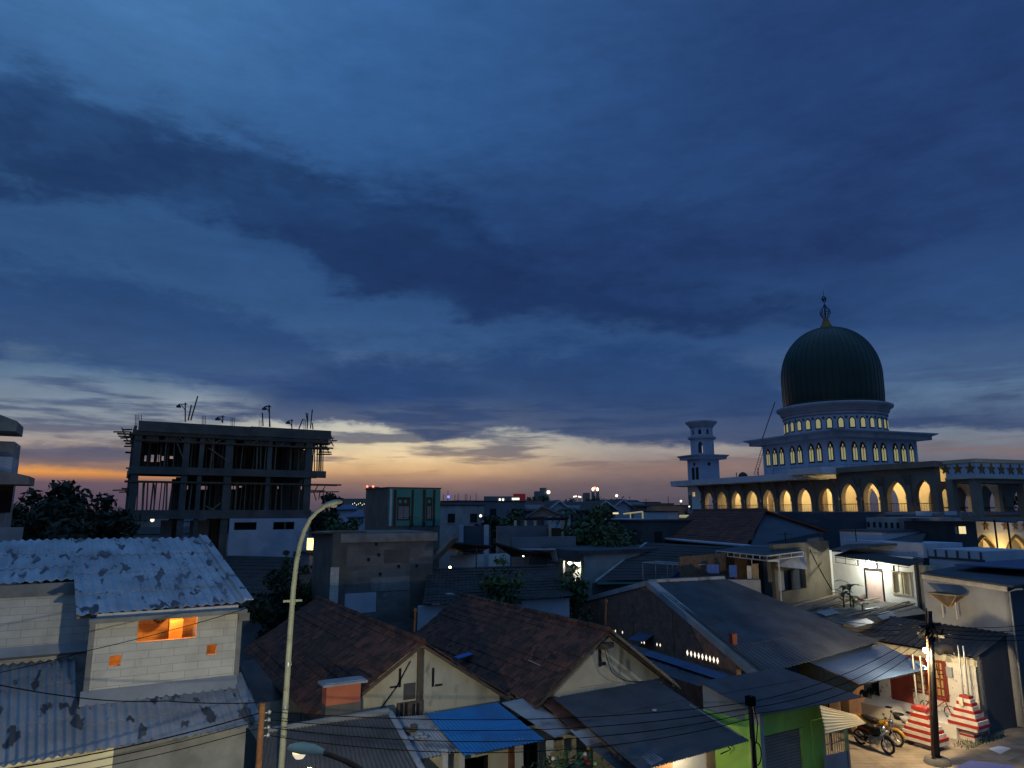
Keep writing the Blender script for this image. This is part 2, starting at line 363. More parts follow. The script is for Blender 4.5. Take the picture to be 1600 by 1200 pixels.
M['tile'] = mat('clay_tile', (.155, .056, .033), (.075, .033, .022), 1.3, rough=.9, bump=.2, vor=(4.2, (.026, .015, .012), .95), stain=[(.5, .5, .2, (.03, .02, .017), .7), (9, .72, .03, (.2, .12, .08), .6)])
M['tile_dark'] = mat('dark_tile', (.05, .046, .046), (.028, .026, .027), 1.5, rough=.9, vor=(3, (.02, .02, .02), .6))
M['tile_red'] = mat('red_tile', (.13, .05, .034), (.08, .032, .024), 1.2, rough=.9, vor=(2.0, (.05, .02, .016), .6))
M['brickwall'] = mat('brick_wall', (.3, .15, .1), (.17, .095, .07), 2, brick=(.24, .065, .012, (.75, .72, .68), (.6, .6, .6)), stain=(1.0, .52, .15, (.13, .09, .07), .6))
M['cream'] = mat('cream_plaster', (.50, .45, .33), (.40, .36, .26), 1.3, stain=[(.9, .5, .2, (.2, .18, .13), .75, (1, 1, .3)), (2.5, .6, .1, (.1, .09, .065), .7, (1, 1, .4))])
M['white'] = mat('white_plaster', (.66, .66, .62), (.55, .55, .52), 1.1, stain=(1, .6, .2, (.35, .34, .32), .5, (1, 1, .3)))
M['bluewhite'] = mat('pale_blue_plaster', (.36, .39, .45), (.28, .31, .36), .8, stain=(.7, .58, .2, (.18, .19, .22), .5, (1, 1, .3)))
M['greywall'] = mat('grey_plaster', (.27, .275, .28), (.2, .205, .21), .9, stain=(.9, .55, .2, (.11, .11, .115), .6, (1, 1, .3)))
M['darkwall'] = mat('dark_grey_paint', (.05, .056, .062), (.035, .04, .046), .8, stain=(.8, .55, .2, (.022, .024, .027), .6, (1, 1, .3)))
M['navywall'] = mat('slate_paint', (.045, .06, .08), (.032, .043, .06), .6)
M['mosque_white'] = mat('mosque_paint', (.37, .41, .50), (.29, .325, .41), .35, stain=(.4, .56, .2, (.2, .23, .30), .5, (1, 1, .25)))
M['mosque_trim'] = mat('mosque_trim', (.30, .31, .36), (.23, .24, .28), .5, stain=(.5, .55, .2, (.14, .15, .17), .5))
M['eave_paint'] = mat('eave_paint', (.56, .58, .62), (.45, .47, .51), .5, stain=(.5, .58, .2, (.25, .26, .29), .5))
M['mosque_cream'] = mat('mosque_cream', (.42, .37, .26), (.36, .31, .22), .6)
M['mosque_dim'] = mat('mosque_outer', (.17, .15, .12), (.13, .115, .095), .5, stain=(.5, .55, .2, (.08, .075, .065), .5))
M['dome'] = mat('dome_tile', (.005, .026, .018), (.003, .018, .013), 3, rough=.4, spec=.3, vor=(2.2, (.003, .016, .012), .5), bump=.1)
M['gold'] = mat('finial_gold', (.22, .12, .03), (.14, .08, .02), 3, rough=.5, metal=.4)
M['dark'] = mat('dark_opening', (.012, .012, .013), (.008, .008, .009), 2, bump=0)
M['frame_dark'] = mat('dark_green_frame', (.014, .03, .024), (.01, .02, .016), 2, bump=.05)
M['teal'] = mat('teal_paint', (.055, .2, .17), (.04, .15, .13), 1, stain=(1, .58, .2, (.03, .09, .08), .5, (1, 1, .3)))
M['black'] = mat('black_paint', (.012, .012, .013), (.007, .007, .008), 3, rough=.5)
M['steel'] = mat('galvanised_steel', (.3, .31, .3), (.2, .21, .2), 2, rough=.45, metal=.5)
M['poleyellow'] = mat('lamp_post_paint', (.24, .25, .18), (.18, .19, .135), 3, rough=.6, stain=(6, .62, .1, (.1, .08, .05), .6))
M['rust'] = mat('rusty_steel', (.16, .07, .03), (.09, .04, .02), 5, rough=.9)
M['wood'] = mat('weathered_timber', (.12, .09, .065), (.07, .052, .04), 4, rough=.9, stain=(9, .5, .2, (.05, .04, .03), .5, (1, 1, 6)))
M['paletimber'] = mat('pale_timber', (.3, .22, .13), (.2, .145, .09), 4, rough=.85)
M['bamboo'] = mat('bamboo_prop', (.15, .125, .085), (.09, .075, .05), 5, rough=.8)
M['lamplit_cream'] = mat('lamplit_cream_plaster', (.78, .7, .47), (.66, .58, .38), 1.5, stain=(1.2, .58, .2, (.4, .35, .24), .5, (1, 1, .4))); M['uplit_shell'] = mat('uplit_shell', (.5, .43, .26), (.4, .34, .2), 3, rough=.5)  # lamplight put into the colour: paler cream street wall, warmer lamp shell
M['orange'] = mat('orange_paint', (.44, .13, .07), (.36, .1, .06), 1.5, stain=[(1.2, .52, .12, (.2, .15, .13), .7, (1, 1, .6)), (3, .62, .1, (.13, .1, .09), .5)])
M['green'] = mat('lime_green_paint', (.27, .5, .09), (.22, .42, .08), 1, stain=(1.2, .58, .2, (.07, .2, .035), .5, (1, 1, .3)))
M['peach'] = mat('peach_paint', (.6, .33, .16), (.5, .27, .13), 1.2, stain=(1.2, .58, .2, (.3, .17, .09), .5, (1, 1, .3)))
M['maroon'] = mat('maroon_paint', (.17, .03, .02), (.12, .022, .015), 2, rough=.5)
M['red'] = mat('red_paint', (.27, .02, .016), (.2, .017, .014), 3, rough=.55)
M['whitepaint'] = mat('white_paint', (.5, .47, .42), (.36, .34, .3), 3, rough=.6)
M['bluetarp'] = mat('blue_roof_sheet', (.01, .13, .33), (.01, .1, .26), .8, rough=.45, spec=.4, stain=(1.2, .5, .2, (.02, .07, .17), .6))
M['canopy'] = mat('blue_canopy_sheet', (.045, .075, .15), (.03, .055, .115), .8, rough=.5, spec=.3)
M['yellowawn'] = mat('cream_awning', (.62, .5, .26), (.5, .4, .2), 1, rough=.6)
M['soil'] = mat('bare_ground', (.07, .06, .05), (.045, .04, .033), .3, stain=(.1, .5, .2, (.03, .035, .02), .7))
M['asphalt'] = mat('worn_concrete_road', (.2, .16, .12), (.13, .105, .08), .5, rough=.9, bump=.3, stain=[(.7, .5, .15, (.075, .06, .045), .7), (3, .62, .08, (.3, .25, .19), .5)])
M['paving'] = mat('concrete_yard', (.24, .19, .14), (.17, .135, .1), .8, rough=.9, brick=(1.2, .3, .012, (.5, .5, .5), (.85, .85, .85)), stain=(.8, .52, .15, (.08, .065, .05), .7))
M['floorwhite'] = mat('white_floor_tile', (.55, .52, .47), (.45, .43, .39), 2, rough=.4)
M['leaf'] = mat('leaf_green', (.03, .058, .018), (.014, .03, .01), 1.5, rough=.6, vor=(5, (.05, .085, .02), .6), bump=0)
M['leaf_dark'] = mat('leaf_dark', (.014, .022, .01), (.008, .013, .006), 1.2, rough=.7, vor=(4, (.02, .03, .012), .5), bump=0)
M['leaf_bright'] = mat('leaf_bright', (.07, .13, .02), (.035, .075, .015), 1.5, rough=.5, vor=(5, (.1, .15, .03), .5), bump=0)
M['bark'] = mat('bark', (.06, .045, .03), (.035, .027, .02), 6)
M['wire'] = mat('black_cable', (.005, .005, .005), (.004, .004, .004), 2, bump=0, rough=1, spec=0)
M['farwall'] = mat('far_wall', (.14, .145, .16), (.1, .105, .12), .3, bump=0)
M['farroof'] = mat('far_roof', (.045, .04, .042), (.03, .028, .03), .5, bump=.1)
M['chrome'] = mat('chrome', (.6, .6, .6), (.5, .5, .5), 3, rough=.2, metal=1, bump=0)
M['rubber'] = mat('tyre_rubber', (.012, .012, .012), (.018, .018, .018), 5, rough=.8)
M['yellow'] = mat('yellow_plastic', (.24, .13, .01), (.2, .1, .009), 3, rough=.4, bump=0)
M['bluecloth'] = mat('blue_cloth', (.05, .12, .36), (.04, .09, .28), 4)
M['greyshutter'] = mat('rolling_shutter', (.22, .2, .175), (.17, .155, .135), 1, brick=(30, .09, .012, (.5, .5, .5), (1, 1, 1)))
M['warmbulb'] = glow('warm_bulb', (1, .78, .45), 40); M['whitebulb'] = glow('white_bulb', (1, .93, .75), 40)
M['farlamp'] = glow('far_lamp', (1, .85, .6), 3.2); M['farred'] = glow('far_red_lamp', (1, .12, .06), 6); M['farorange'] = glow('far_orange_lamp', (1, .32, .06), 9)
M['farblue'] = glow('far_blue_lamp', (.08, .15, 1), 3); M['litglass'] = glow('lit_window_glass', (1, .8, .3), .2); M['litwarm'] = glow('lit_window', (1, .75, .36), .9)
M['bowl'] = glow('lamp_bowl', (1, .86, .6), .75); M['litwhite'] = glow('lit_window_white', (1, .9, .66), 1.6)
# ------------------------------------------------------------------ ground
def sheet_z(z, pts): m = MB(); m.add([(p[0], p[1], z) for p in pts], [tuple(range(len(pts)))]); return m
setting('ground', sheet_z(0, [(-2500, -300), (2500, -300), (2500, 4500), (-2500, 4500)]), M['soil'])
setting('street', sheet_z(.004, [G(-40, 9.5)[:2], G(70, 9.5)[:2], G(70, 14.6)[:2], G(-40, 14.6)[:2]]), M['asphalt'])
setting('yard_paving', sheet_z(.008, [G(20.8, 14.6)[:2], G(38, 14.6)[:2], G(31.9, 17.2)[:2], G(31.4, 24)[:2], G(20.8, 24)[:2]]), M['paving'])
# ------------------------------------------------------------------ mosque
TM = R(20)
MD = V((math.sin(TM), -math.cos(TM), 0)); ME = V((math.cos(TM), math.sin(TM), 0))
def arch_curve(ow, sp, ap, k=7):
    q = (ap - sp) / (.866 * ow)
    return [(ow / 2 + ow * math.cos(R(180 - 60 * i / k)), sp + q * ow * math.sin(R(180 - 60 * i / k))) for i in range(k + 1)]
def arch_panel(mb, o, u, w, z0, z1, n, th, ow, sp, ap, sill, mi=0, off=0.0):
    o, u, n = V(o), V(u), V(n); cx = w / 2 + off; cv = arch_curve(ow, sp, ap)
    L_ = [(0, z0), (cx, z0), (cx, sill), (cx - ow / 2, sill)] if sill > z0 + .01 else [(0, z0), (cx - ow / 2, z0)]
    L_ += [(cx + x, z) for x, z in cv] + [(cx, z1), (0, z1)]
    R_ = [(2 * cx - x if x > 1e-6 else w, z) for x, z in L_]
    for poly in (L_, R_):
        fr = [o + u * x + UP * z for x, z in poly]; bk = [p - n * th for p in fr]; k = len(fr)
        mb.add(fr, [tuple(range(k))], mi); mb.add(bk, [tuple(range(k - 1, -1, -1))], mi)
    edge = [(cx - ow / 2, max(sill, z0))] + [(cx + x, z) for x, z in cv]; edge += [(2 * cx - x, z) for x, z in reversed(edge[:-1])]
    for a, b in zip(edge, edge[1:] + ([edge[0]] if sill > z0 + .01 else [])):
        p, q = o + u * a[0] + UP * a[1], o + u * b[0] + UP * b[1]
        mb.add([p, q, q - n * th, p - n * th], [(0, 1, 2, 3)], mi)
    for x in (0, w):
        p, q = o + u * x + UP * z0, o + u * x + UP * z1
        mb.add([p, q, q - n * th, p - n * th], [(0, 1, 2, 3)], mi)
    return mb
def star(mb, c, u, n, r, mi=0, th=.05):
    pts = [V(c) + V(u) * (math.sin(R(36 * i)) * (r if i % 2 == 0 else r * .42)) + UP * (math.cos(R(36 * i)) * (r if i % 2 == 0 else r * .42)) for i in range(10)]
    return mb.prism(pts, V(n) * th, mi)
P0 = at(1179, 799, 81)
def gp(px, py=799): return onp(px, py, P0, -ME)
def gt(px): return (gp(px) - P0).dot(MD)          # distance along the gallery front
def gpt(t, z, back=0.0): return V((P0.x, P0.y, 0)) + MD * t + UP * z + ME * back
mosque = thing('mosque', 'white mosque with a dark green dome, lit arched gallery and square upper hall', 'mosque', V((P0.x, P0.y, 0)) + MD * 10 + ME * 10)
FZ, CZ = 8.85, 12.05
tL, tR, tS = gt(1076), gt(1470), gt(1310)
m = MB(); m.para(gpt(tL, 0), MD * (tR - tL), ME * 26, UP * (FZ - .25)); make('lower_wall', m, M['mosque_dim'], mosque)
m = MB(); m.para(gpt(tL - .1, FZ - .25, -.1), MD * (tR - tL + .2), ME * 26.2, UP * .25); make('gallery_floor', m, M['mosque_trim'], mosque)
# white end wall of the gallery
m = MB(); m.wall(gpt(tL, FZ), MD, gt(1099) - tL, 3.2, -ME, .5, [(.9, 1.7, 1.9, 2.5)]); make('end_wall', m, M['white'], mosque)
m = MB(); m.para(gpt(tL + .3, FZ, -.12), MD * .5, ME * .12, UP * 2.1); make('door', m, M['mosque_dim'], mosque)
PX = [1099, 1118, 1140, 1163, 1189, 1215, 1242, 1274, 1311, 1346, 1382, 1425, 1468]
for i in range(12):
    a, b = gt(PX[i]), gt(PX[i + 1]); w = b - a; big = i >= 8
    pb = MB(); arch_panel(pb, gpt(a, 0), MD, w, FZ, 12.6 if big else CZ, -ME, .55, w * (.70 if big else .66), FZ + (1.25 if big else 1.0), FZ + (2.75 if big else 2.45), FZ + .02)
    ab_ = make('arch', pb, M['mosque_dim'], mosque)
    cb = MB()
    for tt in (a,):                                # pier with a bracket carrying the eave
        cb.para(gpt(tt - .2, FZ, -.16), MD * .4, ME * .14, UP * (CZ - FZ)); cb.para(gpt(tt - .3, FZ + 1.05, -.24), MD * .6, ME * .22, UP * .28)
        cb.prism([gpt(tt - .17, CZ - .9, -.16), gpt(tt - .17, CZ, -.16), gpt(tt - .17, CZ, -.75)], MD * .34)
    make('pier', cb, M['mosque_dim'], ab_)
    rb = MB(); lo = a + w * .12; hi = b - w * .12
    rb.tube([gpt(lo, FZ + .72, .2), gpt(hi, FZ + .72, .2)], .035, 6)
    for k in range(9): rb.tube([gpt(lo + (hi - lo) * k / 8, FZ, .2), gpt(lo + (hi - lo) * k / 8, FZ + .72, .2)], .014, 5)
    make('railing', rb, M['black'], ab_)
# inner wall of the gallery: plain on the left, arched on the right
m = MB(); m.para(gpt(tL, FZ, 4.2), MD * (tS - tL - 1.0), ME * .25, UP * (CZ - FZ)); make('inner_wall', m, M['mosque_cream'], mosque)
for k in range(2):
    q = gt(1157) + k * 8.5; m = MB(); m.para(gpt(q, FZ + .1, 4.14), MD * .8, ME * .05, UP * 2.2); make('inner_door', m, M['wood'], mosque)
for k in range(6):
    w = (tR - tS + 3) / 6; pb = MB(); arch_panel(pb, gpt(tS - .9 + k * w, 0, 4.2), MD, w, FZ, 12.6, -ME, .4, w * .62, FZ + .9, FZ + 2.3, FZ + .02); make('inner_arch', pb, M['mosque_cream'], mosque)
m = MB(); m.para(gpt(tS - 1.3, FZ, .6), MD * .35, ME * 3.6, UP * (CZ - FZ)); make('cross_wall', m, M['mosque_cream'], mosque)
# roof slabs and eaves
def eave(name, t0, t1, z, th, ov, back, mt):
    m = MB(); z1 = z + th
    pr = [(-ov - .12, z + th * .1), (-ov - .25, z1), (back, z1), (back, z), (-.1, z)]
    m.prism([gpt(t0, zz, bk) for bk, zz in pr], MD * (t1 - t0)); return make(name, m, mt, mosque)
eave('eave', tL - 1.6, gt(1277), CZ, .75, 1.4, 27, M['eave_paint'])
eave('eave', gt(1262), gt(1318), CZ + .42, .7, 2.1, .6, M['eave_paint'])
m = MB(); m.para(gpt(gt(1277), 12.6, -.5), MD * (tR - gt(1277) + .2), ME * 27, UP * .5); make('roof_slab', m, M['mosque_dim'], mosque)
for tt, bk, pw in ((gt(1112), 2.2, 70), (gt(1150), 2.2, 75), (gt(1190), 2.2, 85), (gt(1230), 2.2, 85), (gt(1262), 2.2, 80), (gt(1325), 2.4, 60), (gt(1365), 2.4, 60), (gt(1405), 2.4, 45)):
    tb = MB(); c = gpt(tt, CZ - .3, bk); tb.ball(c, .09); make('ceiling_lamp', tb, M['warmbulb'], mosque); lamp('gallery_light', c - UP * .25, pw * 5.2, (1, .70, .30), .2, mosque)
# small things on the flat roof
for k, (px, hh) in enumerate(((1138, .9), (1148, .7), (1172, 1.2))):
    q = gpt(gt(px), 12.67, 1.5); b = MB()
    if k == 1: b.lathe(q, [(.55, 0), (.55, .55), (.3, .8), (.05, .9)], 10)
    else: b.tube([q, q + UP * hh], .05, 6); b.cbox(q + UP * .15, (.25, 0, 0), (0, .25, 0), (0, 0, .15))
    make('roof_vent', b, M['black'], mosque)
# square upper hall
YC = 86.0; ax0 = at(1307, 700, YC); AX = V((ax0.x, ax0.y, 0)); sH = 6.1
near = AX + (MD - ME) * sH
zr = at(1312, 683, near.y).z; zr2 = at(1312, 669, near.y - 2).z
hall = make('upper_hall', MB().para(AX - (MD + ME) * sH + UP * 12.7, MD * 2 * sH, ME * 2 * sH, UP * (zr - 12.7)), M['mosque_white'], mosque)
def lancet(c, u, n, w, h, tw=2):
    fb = MB(); cv = arch_curve(w, h * .62, h, 6); poly = [(-w / 2, 0)] + cv + [(-x, z) for x, z in reversed(cv[:-1])] + [(w / 2, 0)]
    fb.prism([c + u * x + UP * z for x, z in poly], n * .06); fr = make('window', fb, M['frame_dark'], mosque)
    gb = MB()
    if tw == 2:
        for sx in (-1, 1):
            ww = w * .3; cv2 = arch_curve(ww, h * .56, h * .70, 4); pl = [(-ww / 2, h * .07)] + cv2 + [(-x, z) for x, z in reversed(cv2[:-1])] + [(ww / 2, h * .07)]
            gb.prism([c + u * (x + sx * w * .21) + UP * z + n * .05 for x, z in pl], n * .03)
        gb.prism([c + u * x + UP * z + n * .05 for x, z in [(0, h * .70), (w * .1, h * .77), (0, h * .87), (-w * .1, h * .77)]], n * .03)
    else:
        s_ = .70; cv2 = arch_curve(w * s_, h * .62, h * .86, 5); pl = [(-w * s_ / 2, h * .08)] + cv2 + [(-x, z) for x, z in reversed(cv2[:-1])] + [(w * s_ / 2, h * .08)]
        gb.prism([c + u * x + UP * z + n * .05 for x, z in pl], n * .03)
    make('pane', gb, M['litglass'], fr)
zw = at(1312, 720, near.y).z; hw = at(1312, 688, near.y).z - zw
for (o, u, n) in ((near, -MD, -ME), (near, ME, MD)):
    pos = [.65] + [x for k in range(3) for x in (.65 + 1.75 + k * 3.1, .65 + 1.75 + k * 3.1 + 1.22)] + [11.05]
    for x in pos: lancet(o + u * (x + .2) + UP * zw, u, n, .84, hw)
    pb = MB()
    for k in range(5): pb.para(o + u * min(max(0, 1.4 + k * 3.1 - .15), 11.9) + UP * 12.7, u * .3, n * .09, UP * (zr - 12.7))
    pb.para(o + UP * (zw - .35), u * 12.2, n * .07, UP * .16)
    make('pilaster', pb, M['mosque_white'], mosque)
m = MB()
o = sH + .35; e1 = sH + 1.2; e2 = sH + 1.7
sq = lambda s, z: [AX + MD * s * a + ME * s * b + UP * z for a, b in ((1, -1), (1, 1), (-1, 1), (-1, -1))]
lv = [sq(sH, zr - .02), sq(e1, zr + .02), sq(e1, zr + (zr2 - zr) * .55), sq(e2, zr2 - .12), sq(e2, zr2), sq(sH, zr2 + .05)]
vs = [p for l in lv for p in l]; m.add(vs, [(i * 4 + k, i * 4 + (k + 1) % 4, (i + 1) * 4 + (k + 1) % 4, (i + 1) * 4 + k) for i in range(5) for k in range(4)] + [(0, 1, 2, 3), (20, 21, 22, 23)])
for s in (0, 1):
    oo, uu, nn = ((AX + (MD - ME) * e1, -MD, -ME), (AX + (MD - ME) * e1, ME, MD))[s]
    for k in range(40): m.para(oo + uu * (.15 + k * .36) + UP * (zr + .1), uu * .17, nn * .05, UP * .2)
make('hall_cornice', m, M['mosque_trim'], mosque)
# drum, cornice ring and dome
zz = lambda py: at(1304, py, YC - 4).z
rD = 5.85; z0d, z1d = zr2, at(1304, 642, YC - 6.7).z
m = MB(); m.lathe(AX, [(rD, z0d), (rD, z1d), (rD - 1, z1d + .1)], 96); make('drum', m, M['mosque_white'], mosque)
zwd = at(1304, 667, YC - 6.7).z; hwd = at(1304, 648, YC - 6.7).z - zwd
for k in range(30):
    a = 2 * math.pi * (k + .5) / 30 + .1; n = V((math.cos(a), math.sin(a), 0))
    if n.dot(AX.normalized()) > .25: continue
    u = V((-n.y, n.x, 0)); c = AX + n * rD
    lancet(c + UP * zwd, u, n, .72, hwd, 1)
    a2 = a + math.pi / 30; n2_ = V((math.cos(a2), math.sin(a2), 0)); sb = MB(); star(sb, AX + n2_ * rD + UP * (zwd + hwd * .93), V((-n2_.y, n2_.x, 0)), n2_, .24); make('star', sb, M['navywall'], mosque)
zc0, zc1 = z1d, at(1304, 624, YC - 7).z; hc = zc1 - zc0
m = MB(); m.lathe(AX, [(rD + .02, zc0 - .12), (rD + .18, zc0 - .1), (rD + .18, zc0 + .08), (rD + .05, zc0 + .1), (rD + .05, zc0 + hc * .2), (rD + .3, zc0 + hc * .24), (rD + .3, zc0 + hc * .34), (rD + .22, zc0 + hc * .36), (rD + .35, zc0 + hc * .52), (rD + .62, zc0 + hc * .66), (rD + .84, zc0 + hc * .78), (rD + .88, zc0 + hc * .95), (rD + .74, zc1), (rD - .6, zc1 + .1)], 96)
for k in range(120):
    a = 2 * math.pi * k / 120; n = V((math.cos(a), math.sin(a), 0)); u = V((-n.y, n.x, 0))
    m.para(AX + n * (rD + .28) - u * .09 + UP * (zc0 + hc * .36), u * .18, n * .12, UP * .18)
make('drum_cornice', m, M['mosque_trim'], mosque)
zdb = zc1 + .1; zdt = at(1300, 513, YC).z; rr = 5.86; zce = zdt - rr * 1.12
prof = [(rr - .16, zdb - .3), (rr - .06, zdb + .5), (rr - .01, zdb + 1.2)] + [(rr * math.cos(R(a)) ** .93, zce + rr * 1.12 * math.sin(R(a))) for a in range(0, 86, 5)] + [(.25, zce + rr * 1.12)]
m = MB(); m.lathe(AX, prof, 72); dm_ = make('dome', m, M['dome'], mosque)
m = MB()
for k in range(48):
    a = 2 * math.pi * k / 48; n = V((math.cos(a), math.sin(a), 0)); m.tube([AX + n * (r_ + .005) + UP * z_ for r_, z_ in prof[:-2]], .035, 4)
make('dome_seams', m, M['dome'], dm_)
m = MB(); m.lathe(AX, [(rr + .02, zdb - .2), (rr + .08, zdb - .1), (rr + .08, zdb + .22), (rr - .1, zdb + .25)], 72); make('dome_base_ring', m, M['frame_dark'], mosque)
fin = MB(); zf = at(1293, 512, YC).z - .15; sc_ = YC / FPX
fin.lathe(AX, [(.85, zf), (.8, zf + .15), (.5, zf + .7), (.34, zf + 1.15), (.3, zf + 1.4)], 16); fo = make('finial', fin, M['gold'], mosque)
cg_ = MB()
for k in range(10):
    a = 2 * math.pi * k / 10
    cg_.tube([AX + V((math.cos(a), math.sin(a), 0)) * r_ + UP * (zf + q) for r_, q in ((.3, 1.4), (.52, 1.75), (.64, 2.1), (.58, 2.4), (.34, 2.75), (.1, 3.1), (.03, 3.3))], .035, 5)
cg_.lathe(AX, [(.64, zf + 2.08), (.66, zf + 2.1), (.64, zf + 2.14)], 20); cg_.tube([AX + UP * (zf + 1.3), AX + UP * (zf + 3.5)], .04, 6); make('finial_cage', cg_, M['black'], fo)
rg = MB(); rc_ = AX + UP * (zf + 3.95)
rg.tube([rc_ + ME * .3 * math.sin(R(i)) + UP * .36 * math.cos(R(i)) for i in range(15, 346, 15)], .075, 6); rg.tube([AX + UP * (zf + 4.3), AX + UP * (zf + 5.1)], .03, 5); rg.ball(rc_, .15); make('crescent', rg, M['black'], fo)
# ladder leaning on the upper hall
lb = MB(); l0, l1 = at(1178, 741, 78), at(1192, 694, 79.5); l2, l3 = at(1183, 741, 78), at(1196, 694, 79.5)
lb.tube([l0, l1 + (l1 - l0) * .05], .03, 5); lb.tube([l2, l3 + (l3 - l2) * .05], .03, 5)
for k in range(13): lb.tube([l0.lerp(l1, k / 13), l2.lerp(l3, k / 13)], .022, 5)
single('ladder', 'thin metal ladder leaning against the white hall under the dome', 'ladder', lb, M['black'], l0)
lb = MB(); lb.tube([at(1191, 686, 79.5), at(1211, 628, 79)], .05, 5); single('mast', 'thin slanting pole rising from the mosque roof beside the dome', 'pole', lb, M['black'])
# ------------------------------------------------------------------ minaret
q0 = at(1095, 740, 95); cz = V((q0.x, q0.y, 0))
def edge_len(p, u, px):
    lo, hi = 0, 30
    for _ in range(50):
        mid = (lo + hi) / 2; q = p + u * mid; fw = q.y * CP + (q.z - H) * SP; x = 800 + FPX * q.x / fw
        if (x - px) * (1 if px > 1095 else -1) < 0: lo = mid
        else: hi = mid
    return lo
wl = edge_len(q0, ME, 1124.5); dl = edge_len(q0, -MD, 1075.5); wl = dl = (wl + dl) / 2 * 1.02
zm = lambda py: at(1097, py, 95.5).z
mc = cz + ME * wl / 2 - MD * wl / 2
mina = thing('minaret', 'short white minaret with a flared cap at the far end of the gallery roof', 'minaret', mc)
m = MB(); m.para(cz + UP * 11, ME * wl, -MD * dl, UP * (zm(718) - 11)); b0 = make('shaft', m, M['mosque_white'], mina)
for x in (.28, .58):
    m = MB(); m.para(cz - MD * (dl * (x - .12)) - ME * .03 + UP * zm(752), -MD * dl * .2, ME * .05, UP * (zm(730) - zm(752)))
    make('louvre', m, M['dark'], mina)
for c_, n_ in ((cz - MD * dl * .45, -ME), (cz + ME * wl * .45, MD)):
    m = MB(); m.lathe(c_ + UP * zm(725) + n_ * .01, [(0, 0), (.22, .0), (.22, .05), (0, .06)], 14, ax=n_); make('vent', m, M['dark'], mina)
def ring(s0, s1, z0, z1, th): 
    m = MB(); lv = [(wl / 2, z0), (s0, z0 + .05), (s0, (z0 + z1) / 2), (s1, z1 - .1), (s1, z1), (.3, z1 + .02)]
    vs = [mc + MD * s * a + ME * s * b + UP * z for s, z in lv for a, b in ((1, -1), (1, 1), (-1, 1), (-1, -1))]
    return m.add(vs, [(i * 4 + k, i * 4 + (k + 1) % 4, (i + 1) * 4 + (k + 1) % 4, (i + 1) * 4 + k) for i in range(5) for k in range(4)])
make('cornice', ring(wl / 2 + .75, wl / 2 + 1.0, zm(718), zm(710.5), 0), M['mosque_trim'], mina)
def octo(r, z0, z1, hw_, h0, h1, name, every=2):
    m = MB()
    for k in range(8):
        a0 = TM + R(45 * k + 22.5 - 22.5) + R(22.5); a1 = a0 + R(45); p = mc + V((math.cos(a0), math.sin(a0), 0)) * r; q = mc + V((math.cos(a1), math.sin(a1), 0)) * r
        n = ((p + q) / 2 - mc).normalized(); Lw = (q - p).length
        hs = [(Lw / 2 - hw_, Lw / 2 + hw_, h0, h1), (Lw / 2 - hw_ * .6, Lw / 2 + hw_ * .6, h1, h1 + hw_ * .8)] if k % every == 0 else []
        m.wall(p + UP * z0, q - p, Lw, z1 - z0, n, .22, hs)
    return make(name, m, M['mosque_white'], mina)
zA, zB, zC_, zD = zm(710.5), zm(685), zm(681), zm(667)
octo(1.62, zA, zB, .3, .25, 1.55, 'lantern_stage')
octo(1.55, zC_, zD, .22, .25, .8, 'upper_lantern', 1)
o8 = R(20 + 22.5 + 22.5)
m = MB(); m.lathe(mc, [(1.5, zB - .05), (1.95, zB), (2.0, zC_ - .1), (1.9, zC_), (1.3, zC_ + .02)], 8, 0, False, a0=R(20 + 22.5)); make('ring', m, M['mosque_trim'], mina)
m = MB(); m.lathe(mc, [(1.45, zD - .1), (1.6, zD), (1.75, zD + .25), (2.15, zD + .65), (2.2, zD + .85), (1.9, zD + .92), (.2, zD + .95)], 16); make('cap', m, M['mosque_trim'], mina)
# ------------------------------------------------------------------ porch with star parapet
pc = at(1527, 745, 54); PC = V((pc.x, pc.y, 0)); zb, zt = pc.z, at(1527, 717, 54).z
porch = thing('mosque_porch', 'mosque porch with a white parapet of gold stars on square columns', 'porch', PC)
m = MB(); m.para(PC + UP * zb, -MD * 2.6, ME * 16, UP * (zt - zb - .25)); make('parapet', m, M['mosque_white'], porch)
m = MB(); m.para(PC + UP * (zt - .25) + MD * .1 - ME * .1, -MD * 2.8, ME * 16.2, UP * .28); m.para(PC + UP * (zb - .12) + MD * .08 - ME * .08, -MD * 2.75, ME * 16.2, UP * .12); make('coping', m, M['mosque_cream'], porch)
def pstar(px, n, p0):
    c = onp(px, 732 + abs(px - 1515) * .03, p0, n); u = UP.cross(n); sb = MB(); star(sb, c + n * .0, u, n, .46, 0, .06); make('star', sb, M['gold'], porch)
for px in (1478, 1496.5, 1516): pstar(px, -ME, PC)
for px in (1533.5, 1549, 1564, 1579, 1593, 1606): pstar(px, MD, PC)
for p in (PC - MD * .5 + ME * .35, PC - MD * 2.3 + ME * .1, PC + ME * 5.6 - MD * .5, PC + ME * 11 - MD * .5):
    m = MB(); m.para(p - ME * .28 + MD * .28, ME * .56, -MD * .56, UP * (zb - .12)); make('column', m, M['mosque_dim'], porch)
m = MB(); m.para(PC + UP * (zb - .45) + ME * .2 - MD * .2, -MD * 2.2, ME * 15, UP * .33); make('beam', m, M['mosque_dim'], porch)
for k in range(5):
    pb = MB(); arch_panel(pb, PC - MD * 6.4 + ME * (3.2 + k * 3.1), ME, 3.1, 8.4, zb - .05, MD, .4, 2.1, 9.3, 11.0, 8.42); make('back_arch', pb, M['mosque_dim'], porch)
m = MB(); m.para(PC + UP * 8.2 + MD * .1, -MD * 2.6, ME * 16, UP * .22); make('floor_slab', m, M['mosque_dim'], porch)
m = MB(); m.tube([PC - MD * 6.2 + ME * 3 + UP * 9.2, PC - MD * 6.2 + ME * 15 + UP * 9.2], .05, 6); make('rail', m, M['black'], porch)
